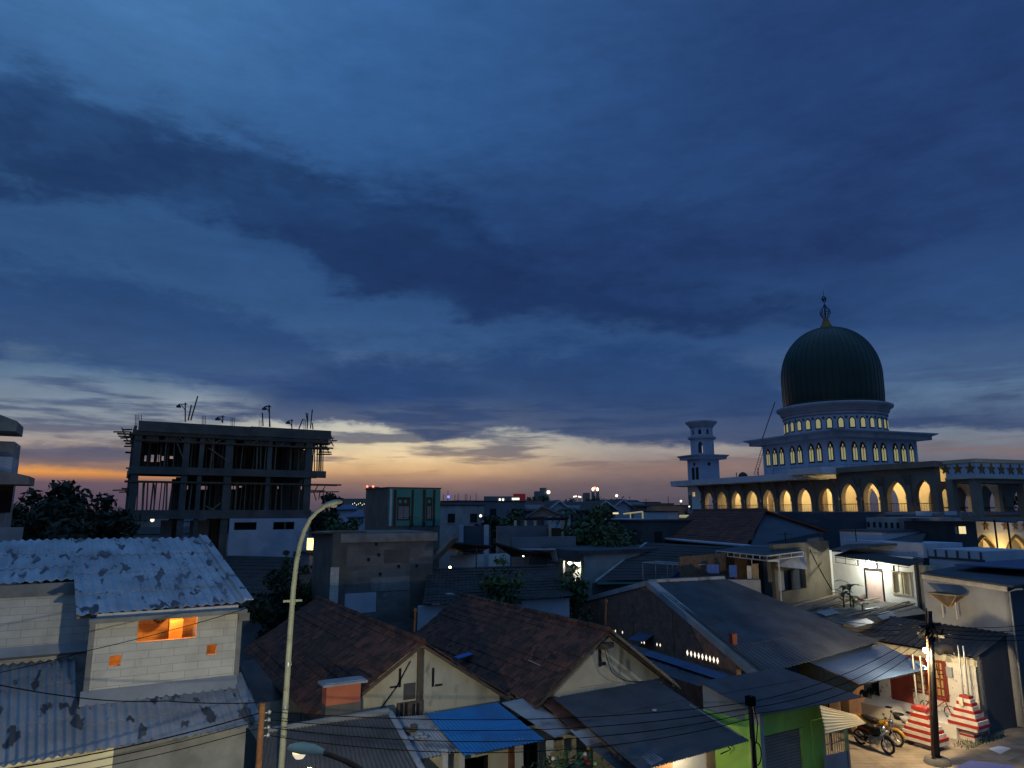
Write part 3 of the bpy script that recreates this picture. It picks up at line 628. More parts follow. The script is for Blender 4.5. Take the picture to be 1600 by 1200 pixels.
# lower lit arcade with star frieze
lc = at(1525, 833, 50); LC = V((lc.x, lc.y, 0))
arc = thing('lower_arcade', 'brightly lit cream arcade with orange edged arches under a star frieze', 'arcade', LC)
for k in range(3):
    pb = MB(); o_ = LC + ME * (-.9 + k * 3.2); arch_panel(pb, o_, ME, 3.2, 3.6, lc.z, MD, .3, 2.3, 5.6, lc.z - .25, 3.6); a_ = make('arch', pb, M['mosque_cream'], arc)
    tb = MB(); cv = arch_curve(2.34, 5.6, lc.z - .24); tb.tube([o_ + ME * (1.6 + x) + UP * z + MD * .04 for x, z in cv + [(-x, z) for x, z in reversed(cv[:-1])]], .09, 6); make('arch_edge', tb, M['gold'], a_)
m = MB(); m.para(LC + UP * lc.z - ME * .4, ME * 9, -MD * .4, UP * (at(1525, 815, 50).z - lc.z)); make('frieze', m, M['mosque_trim'], arc)
for px in (1540, 1570, 1586, 1600):
    c = onp(px, 822, LC, MD); sb = MB(); star(sb, c, ME, MD, .34, 0, .05); make('star', sb, M['gold'], arc)
m = MB(); m.para(LC - MD * 3.2 - ME * .2 + UP * 3, ME * 10, -MD * .2, UP * 4.2); make('back_wall', m, M['mosque_cream'], arc)
m = MB(); m.para(LC - MD * .4 - ME * .2 + UP * lc.z, ME * 10, -MD * 3, UP * .15); make('ceiling', m, M['mosque_cream'], arc)
lamp('arcade_light', LC - MD * 1.6 + ME * 1.5 + UP * (lc.z - .5), 320, (1, .72, .3), .15, arc); lamp('arcade_light', LC - MD * 1.6 + ME * 5 + UP * (lc.z - .5), 320, (1, .72, .3), .15, arc)
lamp('arcade_light', LC + MD * 1.2 + ME * 2.2 + UP * (lc.z - 1.2), 260, (1, .72, .3), .15, arc)
def PA(px, py, a): return onp(px, py, G(a, 0), GA)
def PB(px, py, b): return onp(px, py, G(0, b), GB)
def A_(px, py, b): return gab(PB(px, py, b))[0]
rnd = random.Random(11)
# ------------------------------------------------------------------ unfinished concrete building
BF, BB = 64.9, 75.0
ub = thing('unfinished_building', 'bare concrete building under construction with bamboo props between its floors', 'building', G(10, BF + 4))
aL, aR = A_(201, 735, BF), A_(509, 742, BF)
zs1, zs2, zs3 = 9.0, PB(207, 728, BF).z, PB(212, 657, BF).z
def floor_slab(z, th, a0, a1, extra=0): 
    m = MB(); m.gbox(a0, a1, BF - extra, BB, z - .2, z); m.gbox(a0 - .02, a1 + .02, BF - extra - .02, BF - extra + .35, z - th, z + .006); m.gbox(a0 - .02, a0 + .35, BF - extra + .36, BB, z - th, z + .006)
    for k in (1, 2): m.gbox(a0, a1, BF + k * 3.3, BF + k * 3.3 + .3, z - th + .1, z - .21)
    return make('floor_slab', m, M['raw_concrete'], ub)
floor_slab(zs1, .72, aL - .4, A_(486, 800, BF)); floor_slab(zs2, .62, aL + .1, aR); 
st_ = A_(392, 660, BF); top_r = PB(440, 669, BF).z
m = MB(); m.gbox(aL + .1, aR + .1, BF, BB, zs3 - 1.0, zs3 - .75)
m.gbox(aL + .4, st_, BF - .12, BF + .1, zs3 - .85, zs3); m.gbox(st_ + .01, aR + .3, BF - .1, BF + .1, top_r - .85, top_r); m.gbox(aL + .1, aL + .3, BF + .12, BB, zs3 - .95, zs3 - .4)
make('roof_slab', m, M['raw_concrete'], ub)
for px, w in ((209, .55), (287, .5), (311, .35), (355, .62), (419, .38), (481, .62)):
    a = A_(px, 760, BF)
    for z0, z1 in ((0, zs1 - .72), (zs1, zs2 - .62), (zs2, zs3 - 1.0)):
        for bb in ((.12, ) if px in (311, 419) else (.12, 4.9, 9.3)):
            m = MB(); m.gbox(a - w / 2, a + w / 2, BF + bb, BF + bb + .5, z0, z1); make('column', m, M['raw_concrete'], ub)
# infill of the lowest storey
a0, a1 = A_(358, 830, BF - .3), A_(482, 830, BF - .3)
m = MB(); h1 = (A_(366, 822, BF - .3) - a0, A_(401, 822, BF - .3) - a0, PB(380, 828, BF).z, PB(380, 816, BF).z); h2 = (A_(427, 822, BF - .3) - a0, A_(460, 822, BF - .3) - a0, h1[2], h1[3])
m.wall(G(a0, BF - .3), GA, a1 - a0, zs1 - .73, -GB, .25, [h1, h2]); make('infill_wall', m, M['bluewhite'], ub)
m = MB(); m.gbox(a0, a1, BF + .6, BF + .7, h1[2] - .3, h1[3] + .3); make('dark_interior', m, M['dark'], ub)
m = MB(); m.gbox(a0 + h2[0] + .95, a0 + h2[0] + 1.1, BF - .25, BF - .15, h2[2], h2[3]); make('window_mullion', m, M['wood'], ub)
m = MB(); m.gbox(A_(250, 830, BF + 5), A_(282, 830, BF + 5), BF + 5, BF + 5.1, 0, 8.1); make('plastic_sheet', m, M['bluewhite'], ub)
m = MB(); m.gbox(A_(296, 830, BF + 3), A_(326, 830, BF + 3), BF + 3, BF + 3.1, 0, 8.1); make('plastic_sheet', m, M['greywall'], ub)
# dark masses of the upper storeys seen against the sunset: stacked boards and inner walls
def rear(z0, z1, pxl, pxr, holes):
    a0 = A_(pxl, 700, BB); m = MB()
    hs_ = [(A_(x0, 700, BB) - a0, A_(x1, 700, BB) - a0, PB(x0, y1, BB).z, PB(x0, y0, BB).z) for x0, y0, x1, y1 in holes]
    m.wall(G(a0, BB - .4), GA, A_(pxr, 700, BB) - a0, z1, -GB, .12, hs_, 0, z0); make('rear_boarding', m, M['wood'], ub)
rear(zs2, zs3 - 1.01, 214, 486, [(227, 712, 230, 721), (237, 711, 241.5, 722), (245, 711, 248, 722), (249.5, 711, 252, 722), (253, 713, 257, 720), (266, 713, 272, 717)])
rear(zs1, zs2 - .21, 286, 476, [(290, 759, 298.5, 765), (313, 759.5, 328, 765), (360, 759.5, 374, 764.5), (377, 759.5, 381, 762), (435, 760, 438, 764), (465.5, 760, 467, 765), (472, 760, 474, 765)])
# bamboo props, each its own pole
for fl, (z0, z1, pxs) in enumerate(((zs2, zs3 - 1.0, [233, 236, 246, 253, 259, 263, 273, 291, 300, 305, 318, 324, 331, 335, 341, 348, 359, 365, 371, 378, 384, 397, 403, 409, 415, 425, 431, 442, 455, 468, 489, 493, 497, 500, 503, 506]),
                                    (zs1, zs1 + 2.3, [223, 232, 238, 244, 249, 257, 263, 268, 274, 295, 303, 318, 326, 334, 342, 366, 374, 381, 388, 396, 403, 411, 428, 436, 445, 452, 462, 471]))):
    for i, px in enumerate(pxs):
        b = BF + .25 + rnd.choice([0, .5, 1.2, 2.6]); a = A_(px, 700, b); m = MB(); ln = rnd.uniform(-.12, .12)
        m.tube([G(a, b, z0 - .0), G(a + ln, b + rnd.uniform(-.1, .1), z1)], rnd.uniform(.045, .085), 6); make('prop', m, M['bamboo'], ub)
for k in range(26):                                   # standing thicket of props deeper inside
    b = rnd.uniform(BF + 4, BB - .6); fl = k % 2
    a = rnd.uniform(aL + 1, aR - 1.2); m = MB(); z0, z1 = ((zs2, zs3 - 1.0), (zs1, zs1 + 2.4))[fl]
    m.tube([G(a, b, z0), G(a + rnd.uniform(-.2, .2), b, z1)], .05, 6); make('prop', m, M['bamboo'], ub)
# ledgers, shutter boards and braces
for z, l, r in ((zs2 + 2.1, aL + .3, aR + .6), (zs1 + 2.25, aL - .2, A_(533, 770, BF)), (zs3 - 1.15, aL - .2, aR + .5)):
    for b in (BF + .02, BF + 1.4):
        m = MB(); m.gbox(l, r, b, b + .09, z, z + .14); make('ledger', m, M['wood'], ub)
for px0, py0, px1, py1 in ((272, 675, 288, 690), (277, 693, 287, 718), (325, 686, 336, 692), (336, 692, 352, 684), (326, 700, 358, 722), (392, 695, 412, 682), (438, 697, 450, 686), (318, 790, 346, 802), (327, 800, 345, 786)):
    m = MB(); m.tube([PB(px0, py0, BF + .1), PB(px1, py1, BF + .16)], .06, 6); make('brace', m, M['bamboo'], ub)
for k in range(9):                                    # shuttering boards left hanging under the roof edge beam
    x0 = 226 + k * 30 + rnd.uniform(-6, 6); x1 = x0 + rnd.uniform(14, 27); a0_, a1_ = A_(x0, 690, BF + .3), A_(x1, 690, BF + .3); d_ = rnd.uniform(.35, .8)
    m = MB(); m.gbox(a0_, a1_, BF + .24, BF + .3, zs3 - 1.02 - d_, zs3 - 1.02); make('shuttering_board', m, M['wood'], ub)
def scaff(px0, px1, py, th=.09, b=BF + .5):
    p, q = PB(px0, py, b), PB(px1, py + rnd.uniform(-.8, .8), b); m = MB(); m.para(p - UP * th / 2, q - p, GB * rnd.uniform(.3, 1.1), UP * th); make('scaffold_board', m, M['wood'], ub)
for x0, x1, y in ((177, 206, 674.5), (183, 205, 677), (185, 206, 681), (188, 207, 684), (193, 208, 688), (196, 208, 692), (191, 207, 671), (194, 208, 697), (196, 206, 706), (197, 207, 731), (176, 206, 766), (186, 206, 769), (190, 204, 763),
                  (503, 527, 689), (505, 522, 685), (500, 518, 706), (497, 519, 709.5), (504, 516, 694), (501, 512, 698), (484, 508, 766.5), (484, 530, 769)): scaff(x0, x1, y)
for px0, py0, px1, py1 in ((515, 675, 520, 688), (517, 690, 521, 697), (190, 668, 200, 690), (506, 690, 514, 708), (196, 766, 200, 775), (490, 768, 494, 782), (500, 768, 498, 780), (505, 770, 509, 790), (492, 767, 497, 758), (503, 768, 508, 760), (516, 769, 519, 790)):
    m = MB(); m.tube([PB(px0, py0, BF + .6), PB(px1, py1, BF + .9)], .05, 6); make('scaffold_pole', m, M['bamboo'], ub)
# starter bars and masts on the roof
for px in (211.5, 214, 217, 221, 316, 318.5, 321, 361, 363.5, 366, 475, 477.5, 480, 405, 408):
    top = 648 if px < 225 else (649 if px < 330 else (652 if px < 400 else 656)); m = MB(); b = BF + .9
    m.tube([PB(px, 668 if px < 400 else 674, b), PB(px, top, b)], .025, 5); make('starter_bar', m, M['rust'], ub)
def light_mast(px, y0, y1, arm, name='roof_mast'):
    m = MB(); b = BF + .8; m.tube([PB(px, y0, b), PB(px, y1, b)], .055, 6); t = PB(px, y1 + 2.2, b); e = PB(px + arm, y1 + 2.6, b)
    m.tube([PB(px - arm * .35, y1 + 2.2, b), e], .04, 6); m.tube([PB(px + arm * .6, y1 + 4, b), PB(px, y1 + 12, b)], .035, 5)
    m.lathe(e - UP * .28, [(.22, 0), (.2, .12), (.06, .26)], 8); make(name, m, M['black'], ub)
for a in ((289.5, 659, 629, -10), (348, 660, 649, -8), (421, 667, 633, -8), (456, 671, 655, -6)): light_mast(*a)
for pts in ([(298, 657), (309, 619)], [(294, 657), (299, 633)], [(467, 670), (473, 655), (480, 657), (478, 645), (481, 646), (480, 670)], [(485, 670), (488, 640)], [(411, 666), (410, 645)], [(489, 671), (488, 661)], [(422, 667), (420, 633), (413, 636)]):
    m = MB(); m.tube([PB(x, y, BF + .7) for x, y in pts], .06, 6); make('roof_mast', m, M['black'], ub)
bp = PB(238, 812.5, BF + 2); bl = MB(); bl.ball(bp, .16); make('site_bulb', bl, M['litwhite'], ub); 
bp = at(293.5, 782, 140); bl = MB(); bl.ball(bp, .45); single('distant_lamp', 'white lamp seen through the unfinished building between its props', 'lamp', bl, M['farlamp'])
# ------------------------------------------------------------------ grey block house on the left
hs = thing('block_house', 'pale aerated block house with an orange lit opening and rippled asbestos roofs', 'house', G(1, 24))
WB = 21.25; zt_ = 6.32
RB = gab(onp(60, 911, G(0, 20.85, 6.30), GA.cross(G(0, 1, .268)).normalized()))[1] + .12; zr0 = PB(60, 1020, RB).z; ZT = 6.30 + .268 * (RB - 20.85) - .06
aw0, aw1 = A_(140, 1070, WB), A_(366, 1040, WB); zb_ = 4.35
hole = (A_(215, 985, WB) - aw0, A_(307, 985, WB) - aw0, PB(262, 1000, WB).z, PB(262, 963, WB).z)
hs1 = (A_(171, 1030, WB) - aw0, A_(189, 1030, WB) - aw0, PB(180, 1041, WB).z, PB(180, 1024, WB).z); hs2 = (A_(323, 1015, WB) - aw0, A_(338, 1015, WB) - aw0, PB(330, 1023, WB).z, PB(330, 1007, WB).z)
m = MB(); m.wall(G(aw0, WB), GA, aw1 - aw0, zt_ + .07, -GB, .16, [hole, hs1, hs2], 0, zb_); make('front_wall', m, M['aac'], hs)
m = MB(); m.gbox(aw1 - .001, aw1 + .13, WB - .012, WB + .17, zb_ - .2, zt_ - .02); make('corner_post', m, M['concrete'], hs)
m = MB(); m.gbox(aw0 - .13, aw0 - .001, WB - .012, WB + .17, zb_ - .2, zt_ - .02); make('corner_post', m, M['concrete'], hs)
m = MB(); m.prism([G(aw0 - .11, WB + .171, zb_), G(aw0 - .11, RB, zb_), G(aw0 - .11, RB, 6.30 + .268 * (RB - 20.85) - .03), G(aw0 - .11, WB + .171, 6.37)], GA * .105); make('return_wall', m, M['aac'], hs)
m = MB(); m.wall(G(-6.5, RB), GA, 6.5 + aw0 - .12, ZT, -GB, .16, (), 0, zr0 - .6); make('recessed_wall', m, M['aac'], hs)
m = MB(); m.gbox(-6.5, aw0 - .12, RB - .03, RB - .001, ZT - .34, ZT - .01); make('ring_beam', m, M['concrete'], hs)
m = MB(); m.gbox(aw1, aw1 + .02, WB + .2, 27.4, 0, 6.3); m.gbox(aw0, aw1 - .005, WB + 3.2, WB + 3.35, 3.4, 6.6); make('side_wall', m, M['aac'], hs)
# mortar flashing where wall and lower roof meet
m = MB(); m.prism([G(aw0 - .18, WB - .02, zb_ + .2), G(aw0 - .18, WB - .32, zb_ - .09), G(aw0 - .18, WB - .02, zb_ - .12)], GA * (aw1 - aw0 + .25)); m.prism([G(-6.5, RB - .02, zr0 + .2), G(-6.5, RB - .25, zr0 - .02), G(-6.5, RB - .02, zr0 - .12)], GA * (6.4 + aw0)); make('mortar_flashing', m, M['greywall'], hs)
# upper roof
slope = lambda b, z0=6.30, s=.268: z0 + s * (b - 20.85)
pl0 = G(0, 20.85, 6.30); pn = GA.cross(G(0, 1, .268)).normalized()
rp = lambda px, py: onp(px, py, pl0, pn)
eR, eL, rR, rL = rp(384, 941), rp(119, 962), rp(313, 840), rp(112, 842)
m = MB(); m.sheet(rL, rR, eR, eL, 16, .028, 4, .022, .012, 7, 0, .004)
uL, vL = rp(-90, 848), rp(-140, 922); vR = rp(121, 905)
m.sheet(uL, rL - GA * .02, vR - GA * .02, vL, 15, .028, 3, .022, .012, 7, 0, .004); up = make('upper_roof', m, M['asbestos'], hs)
m = MB(); m.para(rR + UP * .05 - GA * .06, eR - rR, GA * .26, UP * .035); m.para(rR + UP * .09 - GA * .05, eR - rR, GA * .06, UP * .03); make('verge_strip', m, M['asbestos'], up)
m = MB(); m.gbox(aw0 - .15, aw1 + .2, WB - .3, WB + .2, zt_ - .13, zt_ - .02); m.gbox(aw1 + .02, aw1 + .3, WB - .1, WB, zt_ - .35, zt_ - .14); make('eave_board', m, M['concrete'], hs)
m = MB(); m.slab([rL + GA * .0 - UP * .09, rR - UP * .09, eR - UP * .09 + GB * .5, eL - UP * .09 + GB * .5], .05); make('ceiling', m, M['paletimber'], hs)
# lower roof: one plane falling to the street
q0 = G(0, WB, zb_ - .02); qn = GA.cross(G(0, 1, .25)).normalized(); lp = lambda px, py: onp(px, py, q0, qn)
t1, t2, t3, t4 = lp(120, 1092), lp(364, 1056), lp(396, 1135), lp(118, 1178)
m = MB(); m.sheet(t1, t2, t3, t4, 17, .03, 2, .022, .012, 7, 0, .004); m.sheet(lp(-150, 1046), lp(117, 1014), lp(118.5, 1178.5), lp(-170, 1228), 18, .03, 3, .022, .012, 7, 0, .004); lr = make('lower_roof', m, M['asbestos_low'], hs)
m = MB(); m.para(t2 + UP * .045 - GA * .05, t3 - t2, GA * .26, UP * .03); make('verge_strip', m, M['asbestos_low'], lr)
# lower front wall to the street, part cream painted
ab0 = gab(t3)[1] + .28
m = MB(); ac = A_(176, 1190, ab0); m.gbox(ac, gab(t3)[0] - .12, ab0, ab0 + .18, 0, gab(t3)[0] * 0 + t3.z - .06); make('street_wall', m, M['concrete'], hs)
m = MB(); m.gbox(-7, ac - .002, ab0 - .03, ab0 + .15, 0, t3.z - .05); make('street_wall', m, M['lamplit_cream'], hs)
m = MB(); m.gbox(gab(t3)[0] - .3, gab(t3)[0] - .12, ab0 + .19, WB + 6, 0, t3.z + .1); make('side_wall', m, M['concrete'], hs)
# things inside, seen through the lit opening
ib = MB(); ib.gbox(aw0 + hole[1] - .55, aw0 + hole[1] - .2, WB + 1.5, WB + 1.9, zb_, zb_ + hole[2] - zb_ + .3); single('cardboard_box', 'tan cardboard carton inside the orange lit opening', 'box', ib, M['paletimber'])
ib = MB(); c = G(aw0 + hole[1] - .3, WB + 1.7, hole[2] + .5); ib.para(c - GA * .12 - GB * .2, GA * .3 + UP * .12, GB * .4, -GA * .1 + UP * .22); single('cardboard_box', 'small tilted carton on top in the orange lit opening', 'box', ib, M['paletimber'])
ib = MB(); c = G(aw0 + hole[1] - .75, WB + 2.2, hole[2] + .32); ib.lathe(c, [(.0, 0), (.16, .02), (.2, .08), (.16, .14), (0, .16)], 14, ax=GB)
for k in range(8): ib.tube([c + GB * -.02, c + GA * .17 * math.cos(k * .785) + UP * .17 * math.sin(k * .785) - GB * .04], .012, 5)
single('wall_fan', 'round dark fan hanging inside the orange lit opening', 'fan', ib, M['black'])
m = MB(); m.gbox(aw0 + .1, aw1 - .1, WB + .2, WB + 3.2, zb_ - .05, zb_); make('floor', m, M['paletimber'], hs)
lc_ = G((aw0 + aw1) / 2 + .2, WB + 1.15, 6.3); bl = MB(); bl.ball(lc_, .05); make('ceiling_bulb', bl, M['warmbulb'], hs); lamp('room_light', lc_ - UP * .1, 210, (1, .27, .03), .06, hs)
# ------------------------------------------------------------------ house corner at the left edge
FL = 30.0
lh = thing('villa', 'grey walled house with two flat concrete canopies at the left edge', 'house', at(-30, 830, FL))
w0 = at(14, 760, FL); gx = gab(w0)
zt1, zt2 = at(24, 645, FL).z + .0, at(24, 720, FL).z
m = MB(); m.gbox(gx[0] - 6, gx[0], gx[1], gx[1] + 2.5, 0, at(24, 690, FL).z); make('wall', m, M['greywall'], lh)
def canopy(pxr, pyt, pyb, dz):
    p = at(pxr, pyt, FL - 1.2); q = gab(p); z = p.z; zb = at(pxr, pyb, FL - 1.2).z; m = MB()
    m.prism([G(q[0] - 8, q[1], zb), G(q[0], q[1], zb), G(q[0], q[1], z), G(q[0] - 1.3, q[1], z + dz), G(q[0] - 8, q[1], z + dz)], GB * 2.6); make('canopy', m, M['concrete'], lh)
canopy(27, 658, 674, .5); canopy(46, 744, 757, .3)
p = at(17, 738, FL - .9); q = gab(p); m = MB(); m.gbox(q[0] - 6, q[0], q[1], q[1] + 2.5, p.z - .1, at(25, 714, FL - .9).z); make('parapet', m, M['bluewhite'], lh)
p = at(6, 775, FL - .1); m = MB(); m.cbox(p, GA * .3, GB * .06, UP * .7); make('window', m, M['dark'], lh)
m = MB(); p = at(36, 824, FL - 2); q = gab(p); m.gbox(q[0] - 7, q[0], q[1], q[1] + .3, 0, p.z); tag(make('boundary_wall', m, M['greywall'], None, p), 'low plain wall at the foot of the villa beside the dark trees', 'wall')
# ------------------------------------------------------------------ street lamps
sl = thing('street_lamp', 'tall pale street lamp with a curved neck, unlit, before the dark tiled roof', 'street lamp', at(440, 1200, 17.3) - UP * at(440, 1200, 17.3).z)
Yp = 17.3; b0 = at(438.5, 1215, Yp); b0g = V((b0.x - .05, b0.y, 0))
path = [b0g] + [at(x, y, Yp) for x, y in ((441, 1180), (447.5, 1080), (454, 980), (458.5, 920), (463, 880), (469, 850), (476, 828), (485, 811), (496, 799), (507, 792))]
m = MB(); m.tube(path, [.075, .072, .068, .064, .06, .058, .056, .054, .052, .05, .048], 14); make('pole', m, M['poleyellow'], sl)
for px, py in ((446, 1105), (450.5, 1037)):
    c = at(px, py, Yp); m = MB(); m.tube([c - UP * .04, c + UP * .04], .077, 12); make('clamp', m, M['steel'], sl)
c = at(457.3, 940, Yp); m = MB(); m.tube([c - UP * .07, c + UP * .07], .072, 12); m.para(c - GA * .22 - UP * .01, GA * .44, GB * .05, UP * .05); make('bracket', m, M['poleyellow'], sl)
h0, h1 = at(503, 793, Yp), at(536, 784, Yp); dv = (h1 - h0).normalized(); sv = V((-dv.y, dv.x, 0)).normalized(); uv_ = dv.cross(sv); uv_ = uv_ if uv_.z > 0 else -uv_
def lamp_head(h0, h1, wd, hd):
    m = MB(); dv = (h1 - h0).normalized(); sv = V((-dv.y, dv.x, 0)).normalized(); uv_ = dv.cross(sv); uv_ = uv_ if uv_.z > 0 else -uv_; Ln = (h1 - h0).length; vs = []; n = 12
    prof = [(0, .35, .5), (.08, .5, .65), (.3, .85, .95), (.6, 1, 1), (.85, .8, .75), (.96, .45, .45), (1, .1, .1)]
    for t, w_, h_ in prof:
        for k in range(n):
            a = 2 * math.pi * k / n; sy = math.sin(a); vs.append(h0 + dv * t * Ln + sv * math.cos(a) * wd * w_ + uv_ * (sy * hd * h_ if sy > 0 else sy * hd * .35 * h_))
    m.add(vs, [(i * n + k, i * n + (k + 1) % n, (i + 1) * n + (k + 1) % n, (i + 1) * n + k) for i in range(len(prof) - 1) for k in range(n)] + [tuple(range(n - 1, -1, -1)), tuple(range((len(prof) - 1) * n, len(prof) * n))], 0, True)
    return m
make('lamp_head', lamp_head(h0, h1, .15, .11), M['poleyellow'], sl)
m = MB(); c = h0.lerp(h1, .55) - uv_ * .03; m.lathe(c, [(0, -.06), (.07, -.045), (.1, 0), (.1, .01)], 12); make('lamp_glass', m, M['greywall'], sl)
# second lamp, close by and low, lit
Yl = 11.2; l0, l1 = at(506, 1177, Yl), at(449, 1169, Yl)
s2 = thing('street_lamp', 'lower street lamp with a lit round bowl and rusty curved arm at the bottom edge', 'street lamp', V((at(600, 1240, Yl).x, Yl, 0)))
make('lamp_head', lamp_head(l0, l1, .13, .11), M['uplit_shell'], s2)
ap = [at(x, y, Yl) for x, y in ((504, 1176), (520, 1181), (540, 1189), (560, 1200), (580, 1216), (596, 1240))]; ap.append(V((ap[-1].x + .05, Yl, 0)))
m = MB(); m.tube(ap, [.035, .038, .04, .042, .045, .05, .06], 12); make('arm', m, M['rust'], s2)
lc2 = l0.lerp(l1, .66) - UP * .03; m = MB(); m.lathe(lc2, [(0, -.1), (.06, -.085), (.1, -.03), (.105, .0)], 16); make('lamp_glass', m, M['bowl'], s2)
lamp('bowl_light', lc2 - UP * .25 + V((-.1, .1, 0)), 1500, (1, .93, .66), .08, s2, 150, (-.28, .95, -.12))
# ------------------------------------------------------------------ foreground roofs and houses
def rsheet(name, label, cat, pts, waves, amp, mt, rows=1, lap=.01, seg=6, prof='sine', jit=.003, group=None, parent=None):
    m = MB(); m.sheet(*[V(p) for p in pts], waves, amp, rows, lap, .012, seg, 0, jit, prof)
    return make(name, m, mt, parent) if parent else single(name, label, cat, m, mt, group=group)
def tiled_house(name, label, a0, a1, ar, b0, b1, ze, zr, gw, over=.25, wallmat='cream', tile='tile'):
    t = thing(name, label, 'house', G((a0 + a1) / 2, (b0 + b1) / 2))
    m = MB(); m.prism([G(a0 + .3, gw, 0), G(a1 - .3, gw, 0), G(a1 - .3, gw, ze + .1), G(ar, gw, zr - .1), G(a0 + .3, gw, ze + .1)], GB * (b1 - gw - .3)); make('wall', m, M[wallmat], t)
    L1, L2 = math.hypot(ar - a0, zr - ze), math.hypot(a1 - ar, zr - ze)
    m = MB(); Wd = b1 - b0
    m.sheet(G(ar, b1, zr), G(ar, b0, zr), G(a0, b0, ze), G(a0, b1, ze), Wd / .23, .045, int(L1 / .27), .016, .02, 5, 0, .010, 'tile', .02)
    m.sheet(G(ar, b0, zr), G(ar, b1, zr), G(a1, b1, ze), G(a1, b0, ze), Wd / .23, .045, int(L2 / .27), .016, .02, 5, 0, .010, 'tile', .02)
    rf = make('roof', m, M[tile], t)
    m = MB(); n = int(Wd / .33)
    for k in range(n):
        c0, c1 = b0 + Wd * k / n, b0 + Wd * (k + 1) / n; m.tube([G(ar, c0, zr + .02 + rnd.uniform(-.008, .008)), G(ar, c1 + .03, zr + .035)], [.115, .09], 8)
    make('ridge_tiles', m, M[tile], rf)
    m = MB()
    for (p, q) in ((G(ar, b0 + .02, zr - .06), G(a0, b0 + .02, ze - .06)), (G(ar, b0 + .02, zr - .06), G(a1, b0 + .02, ze - .06))): m.para(p - UP * .09, q - p, GB * .05, UP * .11)
    make('barge_board', m, M['wood'], t)
    return t
r1 = gab(W(657, 1002, 5.0)); h1_ = tiled_house('gable_house', 'brown tiled house with a cream gable behind the orange masonry box', 5.7, 11.95, 8.8, 20.74, 33.2, 3.0, 5.0, 20.98)
G1 = 20.975
def onwall(parent, name, px0, py0, px1, py1, b, mt, d=.05, inset=0):
    p, q = PB(px0, py1, b), PB(px1, py0, b); a0, a1 = gab(p)[0], gab(q)[0]; m = MB(); m.gbox(a0, a1, b - d, b + inset, min(p.z, q.z), max(p.z, q.z)); return make(name, m, mt, parent)
onwall(h1_, 'pilaster', 650, 1012, 661, 1100, G1, M['wood'], .07)
for x0, y0, x1, y1 in ((622.5, 1044, 627, 1074), (609, 1071, 621.5, 1075.5), (674.5, 1043, 678.5, 1073), (679.5, 1068, 691, 1072.5)): onwall(h1_, 'vent_slot', x0, y0, x1, y1, G1, M['dark'], .015)
onwall(h1_, 'stain_panel', 630, 1066, 649, 1094, G1, M['raw_concrete'], .02)
wf = onwall(h1_, 'window', 619, 1093, 659, 1123, G1, M['wood'], .12)
for x0, x1 in ((625, 637), (644, 655)): 
    p = onwall(h1_, 'window_pane', x0, 1098, x1, 1120, G1 - .12, M['dark'], .01)
    q = onwall(h1_, 'window_bar', (x0 + x1) / 2 - .5, 1098, (x0 + x1) / 2 + .5, 1120, G1 - .131, M['whitepaint'], .01)
h2_ = tiled_house('gable_house', 'brown tiled house with a small cream gable and weathered grey lean-to', 12.15, 17.9, 15.05, 19.55, 31.0, 3.0, 5.0, 19.85)
G2 = 19.845
for x0, y0, x1, y1 in ((935, 1014, 939, 1042), (940, 1034, 946, 1040)): onwall(h2_, 'vent_slot', x0, y0, x1, y1, G2, M['dark'], .015)
onwall(h2_, 'lamp_bracket', 934, 1003, 948, 1014, G2, M['wood'], .2)
onwall(h2_, 'damp_patch', 905, 1066, 960, 1075, G2, M['concrete'], .012)
for k in range(3):
    m = MB(); p, q = G(15.15 + k * .02, 19.5 - k * .09, 5.0 - k * .07), G(17.95, 19.5 - k * .09, 2.98 - k * .07); m.tube([p, q], .035, 6); make('rafter_pole', m, M['bamboo'], h2_)
for nm, px, py, b in (('ridge_pole', 647, 992, 22), ('ridge_pole', 945, 978, 20.6)):
    c = PB(px, py, b); m = MB(); t_ = PB(px + 2, py - 36, b); m.tube([c - UP * .2, t_], .035, 8); m.lathe(t_, [(.05, 0), (.07, .05), (.04, .12), (.01, .13)], 8)
    single('vent_pipe', 'thin rusty pipe with a pale cap above the ridge of the %s house' % ('brown tiled left' if px < 700 else 'grey lean-to'), 'pipe', m, M['rust'])
m = MB(); p = W(835, 1042, 4.15); m.cbox(p + UP * .12, GA * .16 - UP * .08, GB * .11, UP * .012); single('plastic_scrap', 'pale crumpled plastic scrap lying on the right brown tiled roof', 'scrap', m, M['grey_sheet_pale'])
m = MB(); p = W(724, 1031, 3.35); m.para(p - GA * .3 - GB * .2 + UP * .1, GA * .62 + UP * .1, GB * .42, UP * .012); single('roof_patch', 'small blue sheet patching the valley between the two tiled roofs', 'sheet', m, M['bluecloth'])
# lean-to roofs in front of the tiled houses
dk = thing('lean_to_roof', 'dark ribbed lean-to roof with a mortar ridge beside the tall lamp', 'roof', W(520, 1160, 2.8))
dA, dB_, dC, dD = W(418, 1142, 3.3), W(607, 1113, 3.3), W(668, 1222, 2.35), W(388, 1268, 2.35)
rsheet('roof_sheet', '', '', (dA, dB_, dC, dD), 34, .022, M['grey_sheet'], 2, .014, 7, parent=dk)
m = MB(); m.tube([dA - UP * .0, dA.lerp(dB_, .5) + UP * .02, dB_ + UP * .01], [.08, .1, .12], 8); make('ridge_mortar', m, M['concrete'], dk)
m = MB(); m.para(dB_ + UP * .0 - GA * .05, dC - dB_, GA * .16, UP * .04); make('verge_strip', m, M['grey_sheet_pale'], dk)
m = MB(); m.slab([dA - UP * .12, dB_ - UP * .12, dC - UP * .12 + GB * .8, dD - UP * .12 + GB * .8], .06); make('rafter_frame', m, M['wood'], dk)
